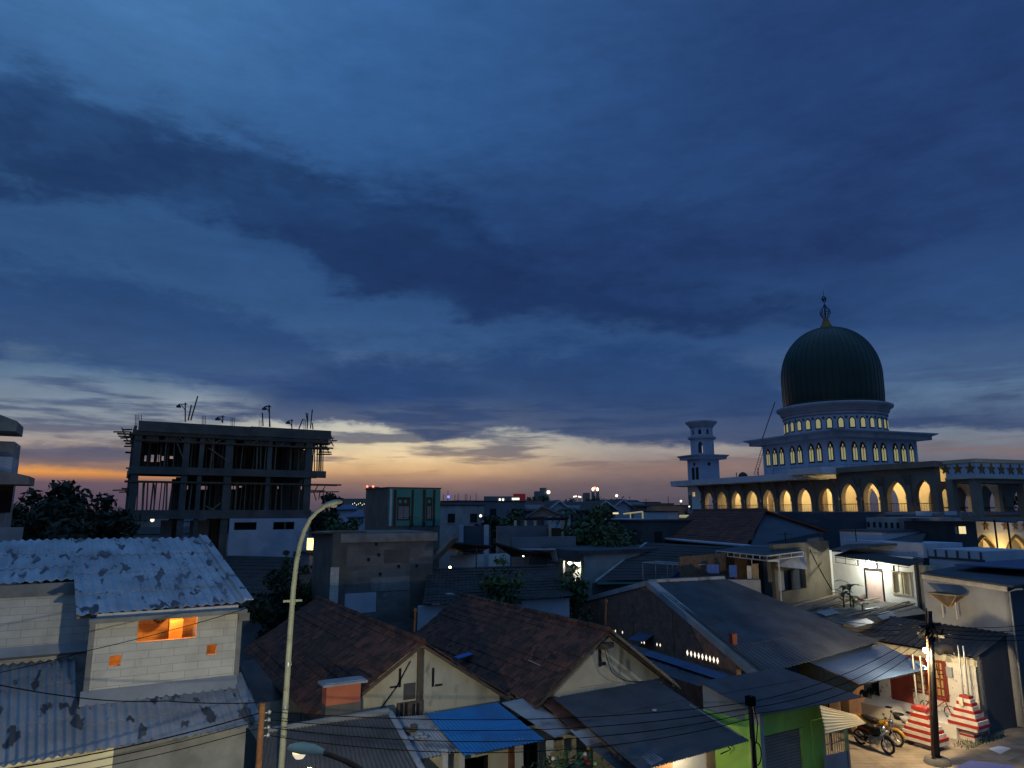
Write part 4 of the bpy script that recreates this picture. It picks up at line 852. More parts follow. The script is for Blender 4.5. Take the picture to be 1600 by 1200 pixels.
ob = thing('masonry_box', 'small orange painted masonry box with a pale concrete lid above the dark ribbed roof', 'box', PB(509, 1107, 20.28))
c = PB(509, 1107, 20.28); ct = PB(509, 1072, 20.28).z; a0 = gab(c)[0]; a1 = A_(563, 1095, 20.28)
m = MB(); m.gbox(a0, a1, 20.28, 20.72, 2.6, ct); make('body', m, M['orange'], ob)
m = MB(); m.gbox(a0 - .01, a1 + .01, 20.27, 20.72, 2.6, c.z + .06); make('plinth', m, M['raw_concrete'], ob)
m = MB(); m.gbox(a0 - .14, a1 + .14, 20.1, 20.72, ct, ct + .06); m.gbox(a0 - .04, a1 + .04, 20.2, 20.7, ct + .06, ct + .075); make('lid', m, M['grey_sheet_pale'], ob)
rsheet('lean_to_roof', 'bright blue ribbed lean-to roof below the cream gable', 'roof', (W(665, 1116, 3.1), W(776, 1098, 3.1), W(851, 1157, 2.5), W(724, 1181, 2.5)), 22, .014, M['bluetarp'], 2, .012, 6)
rsheet('lean_to_roof', 'narrow grey rippled lean-to roof with junk on it left of the blue roof', 'roof', (W(613, 1121, 3.08), W(664, 1117, 3.08), W(723, 1173, 2.5), W(652, 1187, 2.5)), 12, .016, M['grey_sheet_pale'], 2, .012, 6)
for k, (px, py, lab) in enumerate(((640, 1140, 'dark rag heap lying on the grey rippled lean-to roof'), (650, 1153, 'pale plastic sack slumped on the grey rippled lean-to roof'), (640, 1163, 'blue plastic scrap near the edge of the grey rippled lean-to roof'))):
    c = W(px, py, 2.9 - k * .1); m = MB()
    for j in range(6): m.ball(c + GA * rnd.uniform(-.25, .25) + GB * rnd.uniform(-.18, .18) + UP * .03, rnd.uniform(.06, .13), 0, 8, .5)
    single('rag_heap' if k == 0 else 'plastic_sack', lab, 'junk', m, (M['wood'], M['grey_sheet_pale'], M['bluecloth'])[k])
rsheet('roof_strip', 'pale patched ribbed roof strip right of the blue roof', 'roof', (W(783, 1098, 3.05), W(826, 1089, 3.05), W(894, 1143, 2.55), W(866, 1153, 2.55)), 12, .012, M['grey_sheet_pale'], 3, .012, 6)
rsheet('roof_strip', 'rust brown tiled strip between the pale strip and the grey lean-to', 'roof', (W(832, 1086, 3.1), W(868, 1089, 3.1), W(928, 1137, 2.72), W(897, 1143, 2.7)), 6, .02, M['tile'], 6, .02, 6, 'tile')
rsheet('roof_strip', 'small pale ribbed patch at the lower end of the tiled strip', 'roof', (W(890, 1141, 2.72), W(924, 1136, 2.74), W(946, 1159, 2.5), W(917, 1167, 2.5)), 9, .01, M['grey_sheet_pale'], 1, .01, 6)
rsheet('roof_strip', 'dark ribbed strip running down to the bottom edge below the pale patch', 'roof', (W(918, 1165, 2.52), W(948, 1157, 2.54), W(1016, 1206, 2.25), W(978, 1214, 2.22)), 10, .012, M['grey_sheet'], 1, .01, 6)
gl = thing('lean_to_roof', 'wide weathered grey lean-to roof below the right cream gable', 'roof', W(1000, 1130, 2.8))
rsheet('roof_sheet', '', '', (W(864, 1091, 3.2), W(1024, 1062, 3.25), W(1170, 1158, 2.62), W(1000, 1205, 2.5)), 42, .014, M['grey_sheet'], 3, .014, 6, parent=gl)
m = MB(); p, q = W(1078, 1101, 3.12), W(1158, 1150, 2.72); m.tube([p, q], .018, 6); make('edge_pipe', m, M['steel'], gl)
m = MB(); m.slab([W(868, 1091, 3.1), W(1022, 1064, 3.13), W(1160, 1156, 2.5) + GB * .5, W(1000, 1203, 2.38) + GB * .5], .05); make('rafter_frame', m, M['wood'], gl)
m = MB(); m.slab([W(987, 1171, 2.64), W(1007, 1163, 2.66), W(1037, 1186, 2.58), W(1018, 1196, 2.55)], .012); single('loose_sheet', 'loose pale roof sheet lying on the wide grey lean-to', 'sheet', m, M['grey_sheet_pale'])
m = MB(); m.slab([W(1020, 1108, 3.0), W(1026, 1108, 3.0), W(1025, 1111, 3.0), W(1019, 1110, 3.0)], .012); single('plastic_scrap', 'tiny white scrap in the middle of the wide grey lean-to', 'scrap', m, M['whitepaint'])
# front of the tiled houses under the lean-tos
fw_ = thing('house_front', 'cream house front with posts and dark openings under the blue roof', 'house front', G(10, 18.9))
m = MB(); m.wall(G(7.6, 18.9), GA, 5.6, 2.62, -GB, .15, [(1.7, 2.6, 0, 2.1), (3.3, 5.2, .8, 2.2)]); make('wall', m, M['cream'], fw_)
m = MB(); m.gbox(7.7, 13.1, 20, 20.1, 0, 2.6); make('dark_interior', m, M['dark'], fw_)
for px in (694, 720, 800): 
    m = MB(); a = A_(px, 1190, 18.5); m.gbox(a - .08, a + .08, 18.42, 18.58, 0, 2.58); make('post', m, M['whitepaint'] if px != 800 else M['rust'], fw_)
m = MB(); m.tube([G(A_(798, 1190, 18.2), 18.2, 1.0), G(A_(870, 1180, 18.2), 18.2, 1.0)], .025, 6); make('rail', m, M['rust'], fw_)
m = MB(); c = PB(811, 1178, 18.3); m.cbox(c, GA * .13, GB * .02, UP * .4); single('hanging_cloth', 'long pale cloth hanging under the right end of the blue roof', 'cloth', m, M['cream'])
m = MB(); c = PB(859, 1166, 18.0); m.cbox(c, GA * .12, GB * .02, UP * .16); m.cbox(c - UP * .3 - GA * .05, GA * .05, GB * .02, UP * .14); single('hanging_cloth', 'short pale ragged cloth hanging beside the plants under the pale strip', 'cloth', m, M['cream'])
# shop front lit by a bulb under the wide lean-to
sf = thing('house_front', 'peach and white shop front lit by a bare bulb under the wide grey lean-to', 'house front', G(14, 16.6))
m = MB(); aS = A_(990, 1195, 16.6); aE = A_(1140, 1170, 16.6); m.gbox(aS, aE, 16.6, 16.75, 0, 2.55); make('wall', m, M['white'], sf)
for x0, x1, mt in ((992, 1050, M['peach']), (1104, 1137, M['paletimber'])):
    m = MB(); m.gbox(A_(x0, 1190, 16.57), A_(x1, 1190, 16.57), 16.55, 16.598, 0, 2.5); make('door', m, mt, sf)
c = PB(1070, 1181, 16.05); bl = MB(); bl.ball(c, .05); bl.tube([c, c + UP * .3], .012, 5); make('bulb', bl, M['whitebulb'], sf); lamp('bulb_light', c - UP * .02 - GB * .08, 60, (1, .8, .5), .05, sf)
m = MB(); m.tube([c + GA * .25 + UP * .15, c + GA * .75 + UP * .0], .014, 6); make('tube_lamp', m, M['whitepaint'], sf)
m = MB(); m.tube([PB(1118, 1150, 16.4), PB(1142, 1171, 16.0), PB(1126, 1178, 16.1)], .02, 6); make('bracket', m, M['black'], sf)
# ------------------------------------------------------------------ brick gable house
bh = thing('brick_house', 'house with a bare brick gable, pale rake coping and long grey ribbed roof', 'house', W(1130, 960, 0 + 2))
bA, bB, bC, bD = W(1014, 910, 5.5), W(1131, 904, 5.5), W(1374, 1003, 3.2), W(1196, 1052, 3.2)
rsheet('roof', '', '', (bA, bB, bC, bD), 34, .028, M['flat_sheet'], 4, .016, 6, parent=bh)
m = MB(); m.tube([bA + UP * .03, bB + UP * .03], .11, 8); make('ridge_cap', m, M['grey_sheet_pale'], bh)
pw = V((bA.x, bA.y, 0)); dw = V((bD.x - bA.x, bD.y - bA.y, 0)).normalized(); nw = UP.cross(dw); nw = nw if nw.x < 0 else -nw
wp = lambda px, py: onp(px, py, pw + nw * .05, nw)
pL, pR = wp(884, 943), wp(1150, 1038)
fl = lambda p, z: V((p.x, p.y, z))
m = MB(); m.prism([fl(pL, 0), pL, wp(1013, 914), pR, fl(pR, 0)], -nw * .2); make('gable_wall', m, M['brickwall'], bh)
m = MB()
for p, q, w_ in ((wp(1012, 909), wp(1196, 1064), .26), (wp(884, 943), wp(1010, 909), .2)): m.para(p - UP * w_ + nw * .06, q - p, -nw * .42, UP * (w_ + .05))
make('rake_coping', m, M['greywall'], bh)
m = MB(); c = wp(1147, 998); m.cbox(c + nw * .05, dw * .13, nw * .1, UP * .2); m2_ = make('red_post', m, M['maroon'], bh)
for k in range(9):
    c = wp(1074.5 + k * 5.9, 1020 + k * 1.55); m = MB(); m.prism([c + UP * .12 + nw * .012, c + dw * .075 + nw * .012, c - UP * .12 + nw * .012, c - dw * .075 + nw * .012], nw * .01); make('lit_vent', m, M['litwhite'], bh)
for px, py in ((1027, 1007), (1032, 1008), (1003, 1003), (1007, 1004), (962, 986), (973, 988)):
    c = wp(px, py); m = MB(); m.prism([c + UP * .07 + nw * .012, c + dw * .05 + nw * .012, c - UP * .07 + nw * .012, c - dw * .05 + nw * .012], nw * .01); make('lit_vent', m, M['litwhite'], bh)
for px in (988, 1049): 
    m = MB(); p = wp(px, 960 if px < 1000 else 945); m.para(fl(p, 0) - dw * .12 + nw * .0, dw * .24, nw * .05, UP * (p.z - .3)); make('pier', m, M['brickwall'], bh)
m = MB(); p0_, p1_ = wp(998, 988), wp(1022, 992); m.slab([p0_ + nw * .02, p1_ + nw * .02, p1_ + nw * .6 - UP * .3, p0_ + nw * .6 - UP * .3], .012, 0); single('awning', 'small blue tin awning on the bare brick gable', 'awning', m, M['canopy'])
rsheet('lean_to_roof', 'low grey roof between the brick gable and the cream gable', 'roof', (W(978, 1004, 2.95), W(1155, 1058, 2.9), W(1092, 1072, 2.8), W(1022, 1050, 2.85)), 10, .012, M['flat_sheet'], 1)
rsheet('roof_strip', 'pair of blue translucent roof strips at the foot of the brick gable', 'roof', (W(1003, 1023, 2.98), W(1016, 1017, 2.98), W(1137, 1056, 2.94), W(1122, 1062, 2.94)), 5, .014, M['canopy'], 2, .012)
# ------------------------------------------------------------------ lime green house with a rolling shutter
gh = thing('green_house', 'lime green house with a grey rolling shutter under a dark flat roof', 'house', G(19, 16.5))
gA, gB_, gC, gD = W(1090, 1066, 3.75), W(1219, 1043, 3.75), W(1349, 1090, 3.1), W(1190, 1118, 3.1)
rsheet('roof', '', '', (gA, gB_, gC, gD), 30, .007, M['flat_sheet'], 3, .012, 6, 'rib', parent=gh)
b_ = 15.55; aa, ab2 = A_(1172, 1150, b_), A_(1283, 1120, b_); aw_ = A_(1193, 1170, b_), A_(1256, 1170, b_); zt2_ = PB(1225, 1143, b_).z
m = MB(); m.wall(G(aa, b_), GA, ab2 - aa, 3.02, -GB, .2, [(aw_[0] - aa, aw_[1] - aa, 0, zt2_)]); make('front_wall', m, M['green'], gh)
m = MB(); m.gbox(aw_[0] - .1, aw_[1] + .1, b_ + .12, b_ + .18, 0, zt2_ + .1); make('rolling_shutter', m, M['greyshutter'], gh)
m = MB(); m.gbox(ab2 - .55, ab2 + .02, b_ - .06, b_ - .002, 0, zt2_ + .15); make('corner_pier', m, M['green'], gh)
m = MB(); pA_, pD_ = gA + GA * .2, gD + GA * .2 + GB * .25; m.prism([fl(pD_, 0), pD_ - UP * .05, pA_ - UP * .05, fl(pA_, 0)], GA * .15); make('side_wall', m, M['greywall'], gh)
m = MB(); m.prism([fl(pD_, 0) - GA * .02, fl(pD_, 2.75) - GA * .02, fl(pA_, 2.95) - GA * .02, fl(pA_, 0) - GA * .02], GA * .015); make('painted_dado', m, M['green'], gh)
m = MB(); m.gbox(ab2 - .12, ab2 + .04, b_ + .21, b_ + 3, 0, 3.1); make('side_wall', m, M['green'], gh)
# ------------------------------------------------------------------ side yard: awning, gate, peach house, canopy
rsheet('awning', 'cream ribbed awning over the yard gate right of the lime green house', 'awning', (W(1281, 1103, 2.95), W(1291, 1147, 2.75), W(1354, 1131, 2.2), W(1336, 1118, 2.3)), 8, .022, M['yellowawn'], 1, .01, 8)
gt_ = thing('yard_gate', 'grey metal yard gate with thin bars over a solid panel beneath the cream awning', 'gate', PB(1305, 1180, 15.3))
g0, g1 = A_(1287, 1180, 15.3), A_(1323, 1180, 15.3); zt3 = PB(1305, 1143, 15.3).z; zm3 = PB(1305, 1177, 15.3).z
m = MB(); m.gbox(g0, g1, 15.28, 15.31, .05, zm3); make('panel', m, M['greywall'], gt_)
m = MB()
for k in range(11): x = g0 + (g1 - g0) * k / 10; m.tube([G(x, 15.295, zm3), G(x, 15.295, zt3)], .012, 5)
for z in (zt3, (zm3 + zt3) / 2): m.tube([G(g0, 15.295, z), G(g1, 15.295, z)], .014, 5)
make('bars', m, M['steel'], gt_)
m = MB(); m.gbox(g1, g1 + .08, 15.24, 15.34, 0, 2.3); make('post', m, M['steel'], gt_)
ph = thing('peach_house', 'peach plastered house front with square columns behind the motorcycles', 'house', G(26, 21))
for x0, x1, y0, y1, b in ((1329, 1343, 1062, 1130, 19.6),): 
    p = PB(x0, y1, b); a0 = gab(p)[0]; a1 = A_(x1, y1, b); m = MB(); m.gbox(a0, a1, b, b + .4, 0, 2.8); cl_ = make('column', m, M['peach'], ph); m = MB(); m.gbox(a0 - .07, a1 + .07, b - .07, b + .47, 0, .5); make('plinth', m, M['peach'], cl_)
pz_ = 20.9; a0, a1 = A_(1296, 1120, pz_), A_(1352, 1100, pz_)
m = MB(); m.wall(G(a0, pz_), GA, a1 - a0, 2.7, -GB, .15, [(1.0, 1.9, .9, 2.0)]); make('wall', m, M['peach'], ph)
m = MB(); m.gbox(a0 + .95, a0 + 1.95, pz_ + .1, pz_ + .15, .8, 2.1); make('window', m, M['greywall'], ph)
m = MB(); m.para(PB(1330, 1122, 19) - UP * .12, PB(1376, 1137, 19) - PB(1330, 1122, 19), GB * .15, UP * .16); make('low_rail', m, M['peach'], ph)
cn = thing('canopy', 'broad blue ribbed canopy over the yard beside the lit utility pole', 'canopy', W(1350, 1035, 2.6))
cA, cB, cC, cD = W(1250, 1029, 3.05), W(1377, 1006, 3.05), W(1453, 1045, 2.75), W(1345, 1069, 2.75)
rsheet('canopy_sheet', '', '', (cA, cB, cC, cD), 26, .014, M['canopy'], 2, .01, 6, parent=cn)
m = MB(); m.slab([cA + GA * .0 - UP * .02 - GA * .05, cD - UP * .02 - GA * .05, cD - UP * .55 + GB * .5 - GA * .06, cA - UP * .75 - GA * .06], .03, 0, GA); make('side_board', m, M['wood'], cn)
m = MB(); m.tube([cD + GB * .1 - UP * .06, cC + GB * .1 - UP * .06], .03, 6); m.tube([cA - UP * .06, cB - UP * .06], .03, 6)
for k in range(5): m.tube([cA.lerp(cB, k / 4) - UP * .05, cD.lerp(cC, k / 4) - UP * .05], .02, 5)
make('canopy_frame', m, M['black'], cn)
for p in (cD + GB * 1.6 + GA * .25,): m = MB(); m.tube([fl(p, 0), p - UP * .06], .03, 8); make('canopy_post', m, M['black'], cn)
# hanging pots and bags under the canopy
for k, (px, py, r_, mt) in enumerate(((1352, 1084, .14, 'leaf_dark'), (1359, 1087, .12, 'greywall'), (1364, 1080, .13, 'leaf_dark'))):
    c = PB(px, py, 18.6); m = MB(); m.lathe(c - UP * r_, [(.02, 0), (r_ * .7, .02), (r_, r_ * 1.3), (r_ * .9, r_ * 1.35)], 10); m.tube([c + UP * .05, c + UP * .6], .008, 4)
    if mt == 'leaf_dark':
        for j in range(14): a = rnd.uniform(0, 6.28); m.tube([c + UP * .02, c + V((math.cos(a), math.sin(a), 0)) * .16 + UP * .12, c + V((math.cos(a), math.sin(a), 0)) * .26 - UP * .1], [.012, .02, .003], 4)
    single('hanging_pot', ('leafy pot hanging nearest the peach column under the blue canopy', 'plain grey pot hanging between two leafy ones under the blue canopy', 'leafy pot hanging nearest the maroon door under the blue canopy')[k], 'pot', m, M[mt], group='pots hanging under the canopy')
# ------------------------------------------------------------------ white tiled house on the side yard
AW = 31.9
wh = thing('tiled_house', 'white tiled house front with maroon door and windows behind the striped pillars', 'house', G(AW + 2, 19))
bb0 = gab(W(1532, 1152, 0))[1]; bL = gab(PA(1376, 1100, AW))[1]
zf_ = .5
def fa(px, py): q = PA(px, py, AW); return gab(q)[1], q.z
ztop = PA(1500, 1026, AW).z
m = MB(); Lw = bL - bb0
def fh(x0, y0, x1, y1): 
    p, q = fa(x0, y1), fa(x1, y0); return (bL - p[0], bL - q[0], min(p[1], q[1]), max(p[1], q[1]))
dz = lambda d: (d[0], d[1], d[2], d[3])
dr = fh(1394, 1066, 1425, 1108); dr = (dr[0], dr[1], zf_, 2.55); w1 = fh(1427, 1060, 1448, 1090); w1 = (w1[0], w1[1], 1.15, 2.5); w2 = fh(1459, 1060, 1476, 1095); w2 = (w2[0], w2[1], 1.05, 2.55)
w3 = fh(1513, 1042, 1528, 1080); w3 = (w3[0], w3[1], 1.25, 2.6)
m.wall(G(AW, bL), -GB, Lw, ztop, -GA, .15, [dr, w1, w2, w3]); make('front_wall', m, mat('dotted_tile', (.58, .54, .48), (.5, .46, .41), 2, rough=.4, stain=(9, .62, .02, (.13, .07, .05), .85, (1, 1, .55))), wh)
def fbox(h, d0, d1, name, mt, parent=wh, ins=0.0):
    m = MB(); m.para(G(AW + d0, bL - h[0] - ins, h[2] + ins), -GB * (h[1] - h[0] - 2 * ins), GA * (d1 - d0), UP * (h[3] - h[2] - 2 * ins)); return make(name, m, mt, parent)
d_ = fbox(dr, .04, .1, 'door', M['maroon']); m = MB(); m.ball(G(AW + .02, bL - dr[1] + .12, 1.5), .03); make('handle', m, M['steel'], d_)
for h, nc, nr in ((w1, 2, 4), (w2, 2, 4)):
    fr = fbox(h, .02, .08, 'window', M['maroon']); 
    fbox(h, .0, .016, 'curtain_glass', mat('curtain_glass', (.42, .34, .14), (.2, .13, .05), 5, rough=.35), fr, .09)
    m = MB(); w_ = h[1] - h[0]; z_ = h[3] - h[2]
    for k in range(1, nc + 1): m.para(G(AW - .03, bL - h[0] - w_ * k / (nc + 1) + .03, h[2]), -GB * .06, GA * .02, UP * z_)
    for k in range(1, nr): m.para(G(AW - .022, bL - h[0], h[2] + z_ * k / nr - .03), -GB * w_, GA * .016, UP * .07)
    make('muntins', m, M['maroon'], fr)
    m = MB(); m.para(G(AW - .06, bL - h[0] + .12, h[2] - .1), -GB * (w_ + .24), GA * .055, UP * .09); m.para(G(AW - .06, bL - h[0] + .12, h[3] + .01), -GB * (w_ + .24), GA * .055, UP * .14)
    m.para(G(AW - .05, bL - h[0] + .13, h[2]), -GB * .12, GA * .045, UP * z_); m.para(G(AW - .05, bL - h[1], h[2]), -GB * .13, GA * .045, UP * z_); make('frame', m, M['maroon'], fr)
fr = fbox(w3, .05, .08, 'window', M['wood'])
m = MB()
for k in range(4): m.para(G(AW, bL - w3[0] - (w3[1] - w3[0]) * (k + .2) / 4, w3[2]), -GB * .11, GA * .03, UP * (w3[3] - w3[2]))
for k in range(3): m.para(G(AW - .02, bL - w3[0], w3[2] + (w3[3] - w3[2]) * k / 2.2), -GB * (w3[1] - w3[0]), GA * .018, UP * .07)
make('white_bars', m, M['whitepaint'], fr)
q = PA(1485, 1050, AW); m = MB(); m.cbox(q - GA * .06, GB * .12, GA * .055, UP * .2); mb_ = make('meter_box', m, M['greywall'], wh)
m = MB(); m.tube([q - GA * .03 + GB * .1 - UP * .1, q - GA * .05 + GB * .5 - UP * .2, q - GA * .05 + GB * .55 + UP * .3], .018, 5); make('meter_cable', m, M['wire'], mb_)
m = MB(); m.gbox(AW - .13, AW + .02, bb0 + .05, bL, ztop - .28, ztop - .02); make('fascia', m, M['cream'], wh)
# terrace with a low white kerb
m = MB(); m.prism([G(AW - .001, bb0 + .3, 0), G(AW - .001, bL + 2.5, 0), G(30.2, bL + 2.5, 0), G(30.2, bb0 + .3, 0)], UP * zf_); make('terrace', m, M['floorwhite'], wh)
# street side wall and sloping sheet roof
m = MB(); aC = gab(PB(1579, 1050, bb0))[0]; zA = PB(1516, 1027, bb0).z; zB_ = PB(1578, 990, bb0).z
m.prism([G(AW - .02, bb0, 0), G(aC, bb0, 0), G(aC, bb0, zB_), G(AW - .02, bb0, zA)], GB * .18); make('street_wall', m, M['darkwall'], wh)
rA, rB_, rC, rD_ = G(aC, bL + .6, zB_ + .1), G(aC, bb0 - .12, zB_ + .06), G(AW - .4, bb0 - .12, zA - .02), G(AW - .4, bL + .6, zA + .02)
m = MB(); m.sheet(rA, rB_, rC, rD_, 20, .02, 2, .016, .012, 6); make('roof', m, M['dark_sheet'], wh)
# junk resting on that roof
for k in range(12):
    t0, t1 = rnd.random(), rnd.random(); p = rA.lerp(rD_, t0 * .8 + .1).lerp(rB_.lerp(rC, t0 * .8 + .1), rnd.uniform(.05, .75)); ang = rnd.uniform(-.6, .6); d = (GA * math.cos(ang) + GB * math.sin(ang)); d = V((d.x, d.y, -.12 * math.cos(ang)))
    m = MB(); L_ = rnd.uniform(.8, 1.9); m.para(p + UP * .07, d * L_, GB * .1 if abs(ang) < .4 else GA * .1, UP * .03)
    single('loose_plank', 'loose weathered plank among the junk on the dark roof of the white tiled house', 'plank', m, M['wood'] if k % 3 else M['grey_sheet_pale'], group='planks on the dark roof')
# ------------------------------------------------------------------ grey house behind it, by the street
AG = aC + .02
gy = thing('grey_house', 'grey plastered house with a white roof edge band and downpipe right of the lamp pole', 'house', G(AG + 3, 19))
pTL, pTR = PA(1441, 897, AG), PA(1574, 917, AG); qb0, qb1 = gab(pTL)[1], gab(pTR)[1]
m = MB(); m.prism([G(AG, qb1, 0), G(AG, qb0, 0), G(AG, qb0, pTL.z), G(AG, qb1, pTR.z)], GA * .18); make('side_wall', m, M['greywall'], gy)
m = MB(); m.gbox(AG, AG + 12, qb1 - .02, qb1 + .15, 0, pTR.z - .02); make('street_wall', m, M['navywall'], gy)
m = MB(); m.para(fl(pTL, pTL.z - .2) - GA * .06, pTR - pTL, GA * .07, UP * .27); make('edge_band', m, M['whitepaint'], gy)
rt_ = [fl(pTR, pTR.z + .08) - GB * .3 - GA * .15, fl(pTL, pTL.z + .08) - GA * .15, fl(pTL, pTL.z + .35) + GA * 4.5, fl(pTL, pTL.z + .3) + GA * 9 - GB * 1.5, fl(pTR, pTR.z + .3) + GA * 9 - GB * .3]
m = MB(); m.slab(rt_, .08); make('roof', m, M['flat_sheet'], gy)
m = MB(); m.slab([fl(pTR, pTR.z + .62) + GA * 3 + GB * .5, fl(pTR, pTR.z + .68) + GA * 2 + GB * 3.2, fl(pTR, pTR.z + .7) + GA * 9 + GB * 3.2, fl(pTR, pTR.z + .62) + GA * 9 + GB * .5], .06); make('upper_roof', m, M['canopy'], gy)
m = MB(); e_ = G(AG - .06, qb1 - .08, 0); m.tube([e_, fl(e_, pTR.z - .2), fl(e_, pTR.z - .08) - GB * .22 + GA * .1, fl(e_, pTR.z - .05) - GB * .45 + GA * .2], .045, 8); make('downpipe', m, M['steel'], gy)
hp = thing('wooden_hopper', 'inverted wooden pyramid on thin white posts against the grey plastered wall', 'hopper', PA(1482, 962, AG - .8))
c = PA(1481, 932, AG - .8); m = MB(); top = [c + GA * sx * .45 + GB * sy * .62 + UP * .12 for sx, sy in ((-1, -1), (1, -1), (1, 1), (-1, 1))]; tip = c - UP * .5
m.add(top + [tip], [(0, 1, 4), (1, 2, 4), (2, 3, 4), (3, 0, 4)]); m.add([t + (c - t) * .08 for t in top] + [tip + UP * .06], [(1, 0, 4), (2, 1, 4), (3, 2, 4), (0, 3, 4)]); make('boards', m, M['wood'], hp)
m = MB(); 
for i in range(4): m.tube([top[i], top[(i + 1) % 4]], .035, 5); m.tube([top[i], tip], .03, 5)
make('frame', m, M['paletimber'], hp)
for s_ in (-1, 1): m = MB(); q = c + GB * .3 * s_; m.tube([q - UP * .95, q - UP * .2], .025, 6); make('post', m, M['whitepaint'], hp)
# ------------------------------------------------------------------ bulb lit white house, upper floor
AV0, AV1 = W(1306, 925, 3.85), W(1432, 945, 3.75)
vd = (fl(AV1, 0) - fl(AV0, 0)).normalized(); vn = UP.cross(vd); vn = vn if vn.x < 0 else -vn; vp = fl(AV0, 0)
vv = lambda px, py, d=0.0: onp(px, py, vp + vn * d, vn)
lw = thing('white_house', 'white upper storey lit by a bare bulb above a pale panelled door', 'house', vp + vd * 3 - vn * 3)
ta, tb_ = vv(1300, 862), vv(1432, 884); s0 = (ta - vp).dot(vd); s1 = (tb_ - vp).dot(vd)
def vh(x0, y0, x1, y1):
    p, q = vv(x0, y1), vv(x1, y0); return ((p - vp).dot(vd) - s0, (q - vp).dot(vd) - s0, p.z, q.z)
hd = vh(1356, 892, 1377, 935); hd = (hd[0], hd[1], 3.7, hd[3]); hw_ = vh(1397, 895, 1422, 932); hw_ = (hw_[0], hw_[1], 4.25, hw_[3])
m = MB(); m.wall(fl(vp + vd * s0, 0), vd, s1 - s0, ta.z, vn, .15, [hd, hw_], 0, 0); make('front_wall', m, M['white'], lw)
m = MB(); m.para(vp + vd * (s0 + hd[0]) - vn * .08 + UP * hd[2], vd * (hd[1] - hd[0]), -vn * .05, UP * (hd[3] - hd[2])); dd = make('door', m, mat('pale_door', (.55, .42, .38), (.48, .36, .33), 3, rough=.5), lw)
m = MB()
for x in (hd[0] - .1, hd[1]): m.para(vp + vd * (s0 + x) + vn * .0 - vn * .1 + UP * hd[2], vd * .1, vn * .13, UP * (hd[3] - hd[2] + .1))
m.para(vp + vd * (s0 + hd[0]) - vn * .1 + UP * hd[3], vd * (hd[1] - hd[0]), vn * .13, UP * .1); make('door_frame', m, M['dark'], lw)
wn_ = MB(); wn_.para(vp + vd * (s0 + hw_[0]) - vn * .1 + UP * hw_[2], vd * (hw_[1] - hw_[0]), -vn * .03, UP * (hw_[3] - hw_[2])); wn_ = make('window', wn_, mat('curtain', (.6, .57, .42), (.5, .47, .34), 3), lw)
m = MB()
for t_ in (0, .47, .94): m.para(vp + vd * (s0 + hw_[0] + (hw_[1] - hw_[0]) * t_) - vn * .06 + UP * hw_[2], vd * (hw_[1] - hw_[0]) * .07, vn * .1, UP * (hw_[3] - hw_[2]))
for z in (hw_[2] - .05, hw_[3] - .03): m.para(vp + vd * (s0 + hw_[0] - .05) - vn * .055 + UP * z, vd * (hw_[1] - hw_[0] + .1), vn * .11, UP * .08)
make('frame', m, M['cream'], wn_)
m = MB(); m.para(vp + vd * (s0 - .02), -vd * .25, vn * 3.2, UP * (ta.z + .1)); make('return_wall', m, M['white'], lw)
m = MB(); m.para(vp + vd * (s0 - .3) + vn * 3.2, vd * .35, vn * .3, UP * (ta.z + .1)); make('dark_pier', m, M['darkwall'], lw); m = MB(); m.para(vp + vd * s1 + vn * 0, vd * .12, vn * .22, UP * ta.z); make('dark_pier', m, M['darkwall'], lw)
# awning roof with a metal fringe
af = [vv(1304, 867, 1.2), vv(1420, 883, 1.2), vv(1421, 880), vv(1318, 861)]
m = MB(); m.slab([fl(af[0], af[0].z), fl(af[1], af[1].z), af[1] - vn * 1.3 + UP * .25, af[0] - vn * 1.3 + UP * .25], .07); make('awning_roof', m, M['dark_sheet'], lw)
m = MB(); p0, p1 = af[0] - UP * .02, af[1] - UP * .02
for k in range(7): q = p0.lerp(p1, (k + .1) / 7); m.tube([q, q - UP * .42], .02, 5)
m.tube([p0 - UP * .12, p1 - UP * .12], .018, 5); m.tube([p0 - UP * .42, p1 - UP * .42], .018, 5)
for k in (2.3, 4.1, 5.6): q = p0.lerp(p1, k / 7); m.para(q - UP * .1, vd * .12, vn * .02, -UP * .32)
make('fringe', m, M['black'], lw)
cb_ = vv(1357, 878, .6); bl = MB(); bl.ball(cb_, .06); bl.tube([cb_, cb_ + UP * .3], .012, 5); make('bulb', bl, M['whitebulb'], lw); lamp('bulb_light', cb_ - UP * .03 + vn * .09, 430, (1, 1, .84), .05, lw)
# blue-white parapet box on top
pb0, pb1 = vv(1316, 843, -1.0), vv(1447, 851, -1.0)
m = MB(); m.para(fl(pb0, ta.z - .05), fl(pb1, 0) - fl(pb0, 0), -vn * 3, UP * (pb0.z - ta.z + .05)); make('parapet', m, M['bluewhite'], lw)
m = MB(); m.para(fl(pb1, 2) + vd * .1, vd * 3.2, -vn * 4, UP * (pb1.z - 2.2)); make('side_block', m, M['bluewhite'], lw)
m = MB(); q = fl(pb1, 0) + vd * .1 + vn * .02
m.para(q + UP * (pb1.z - .75), vd * 3.25, vn * .03, UP * .12)
for k in range(5): m.para(q + vd * (.4 + k * .65) + UP * (pb1.z - .63), vd * .1, vn * .03, UP * .38)
make('dark_trim', m, M['darkwall'], lw)
m = MB(); m.para(fl(vp, 0) + vd * (s1 + .13), vd * .9, -vn * .3, UP * (ta.z - .4)); make('end_pier', m, M['cream'], lw)
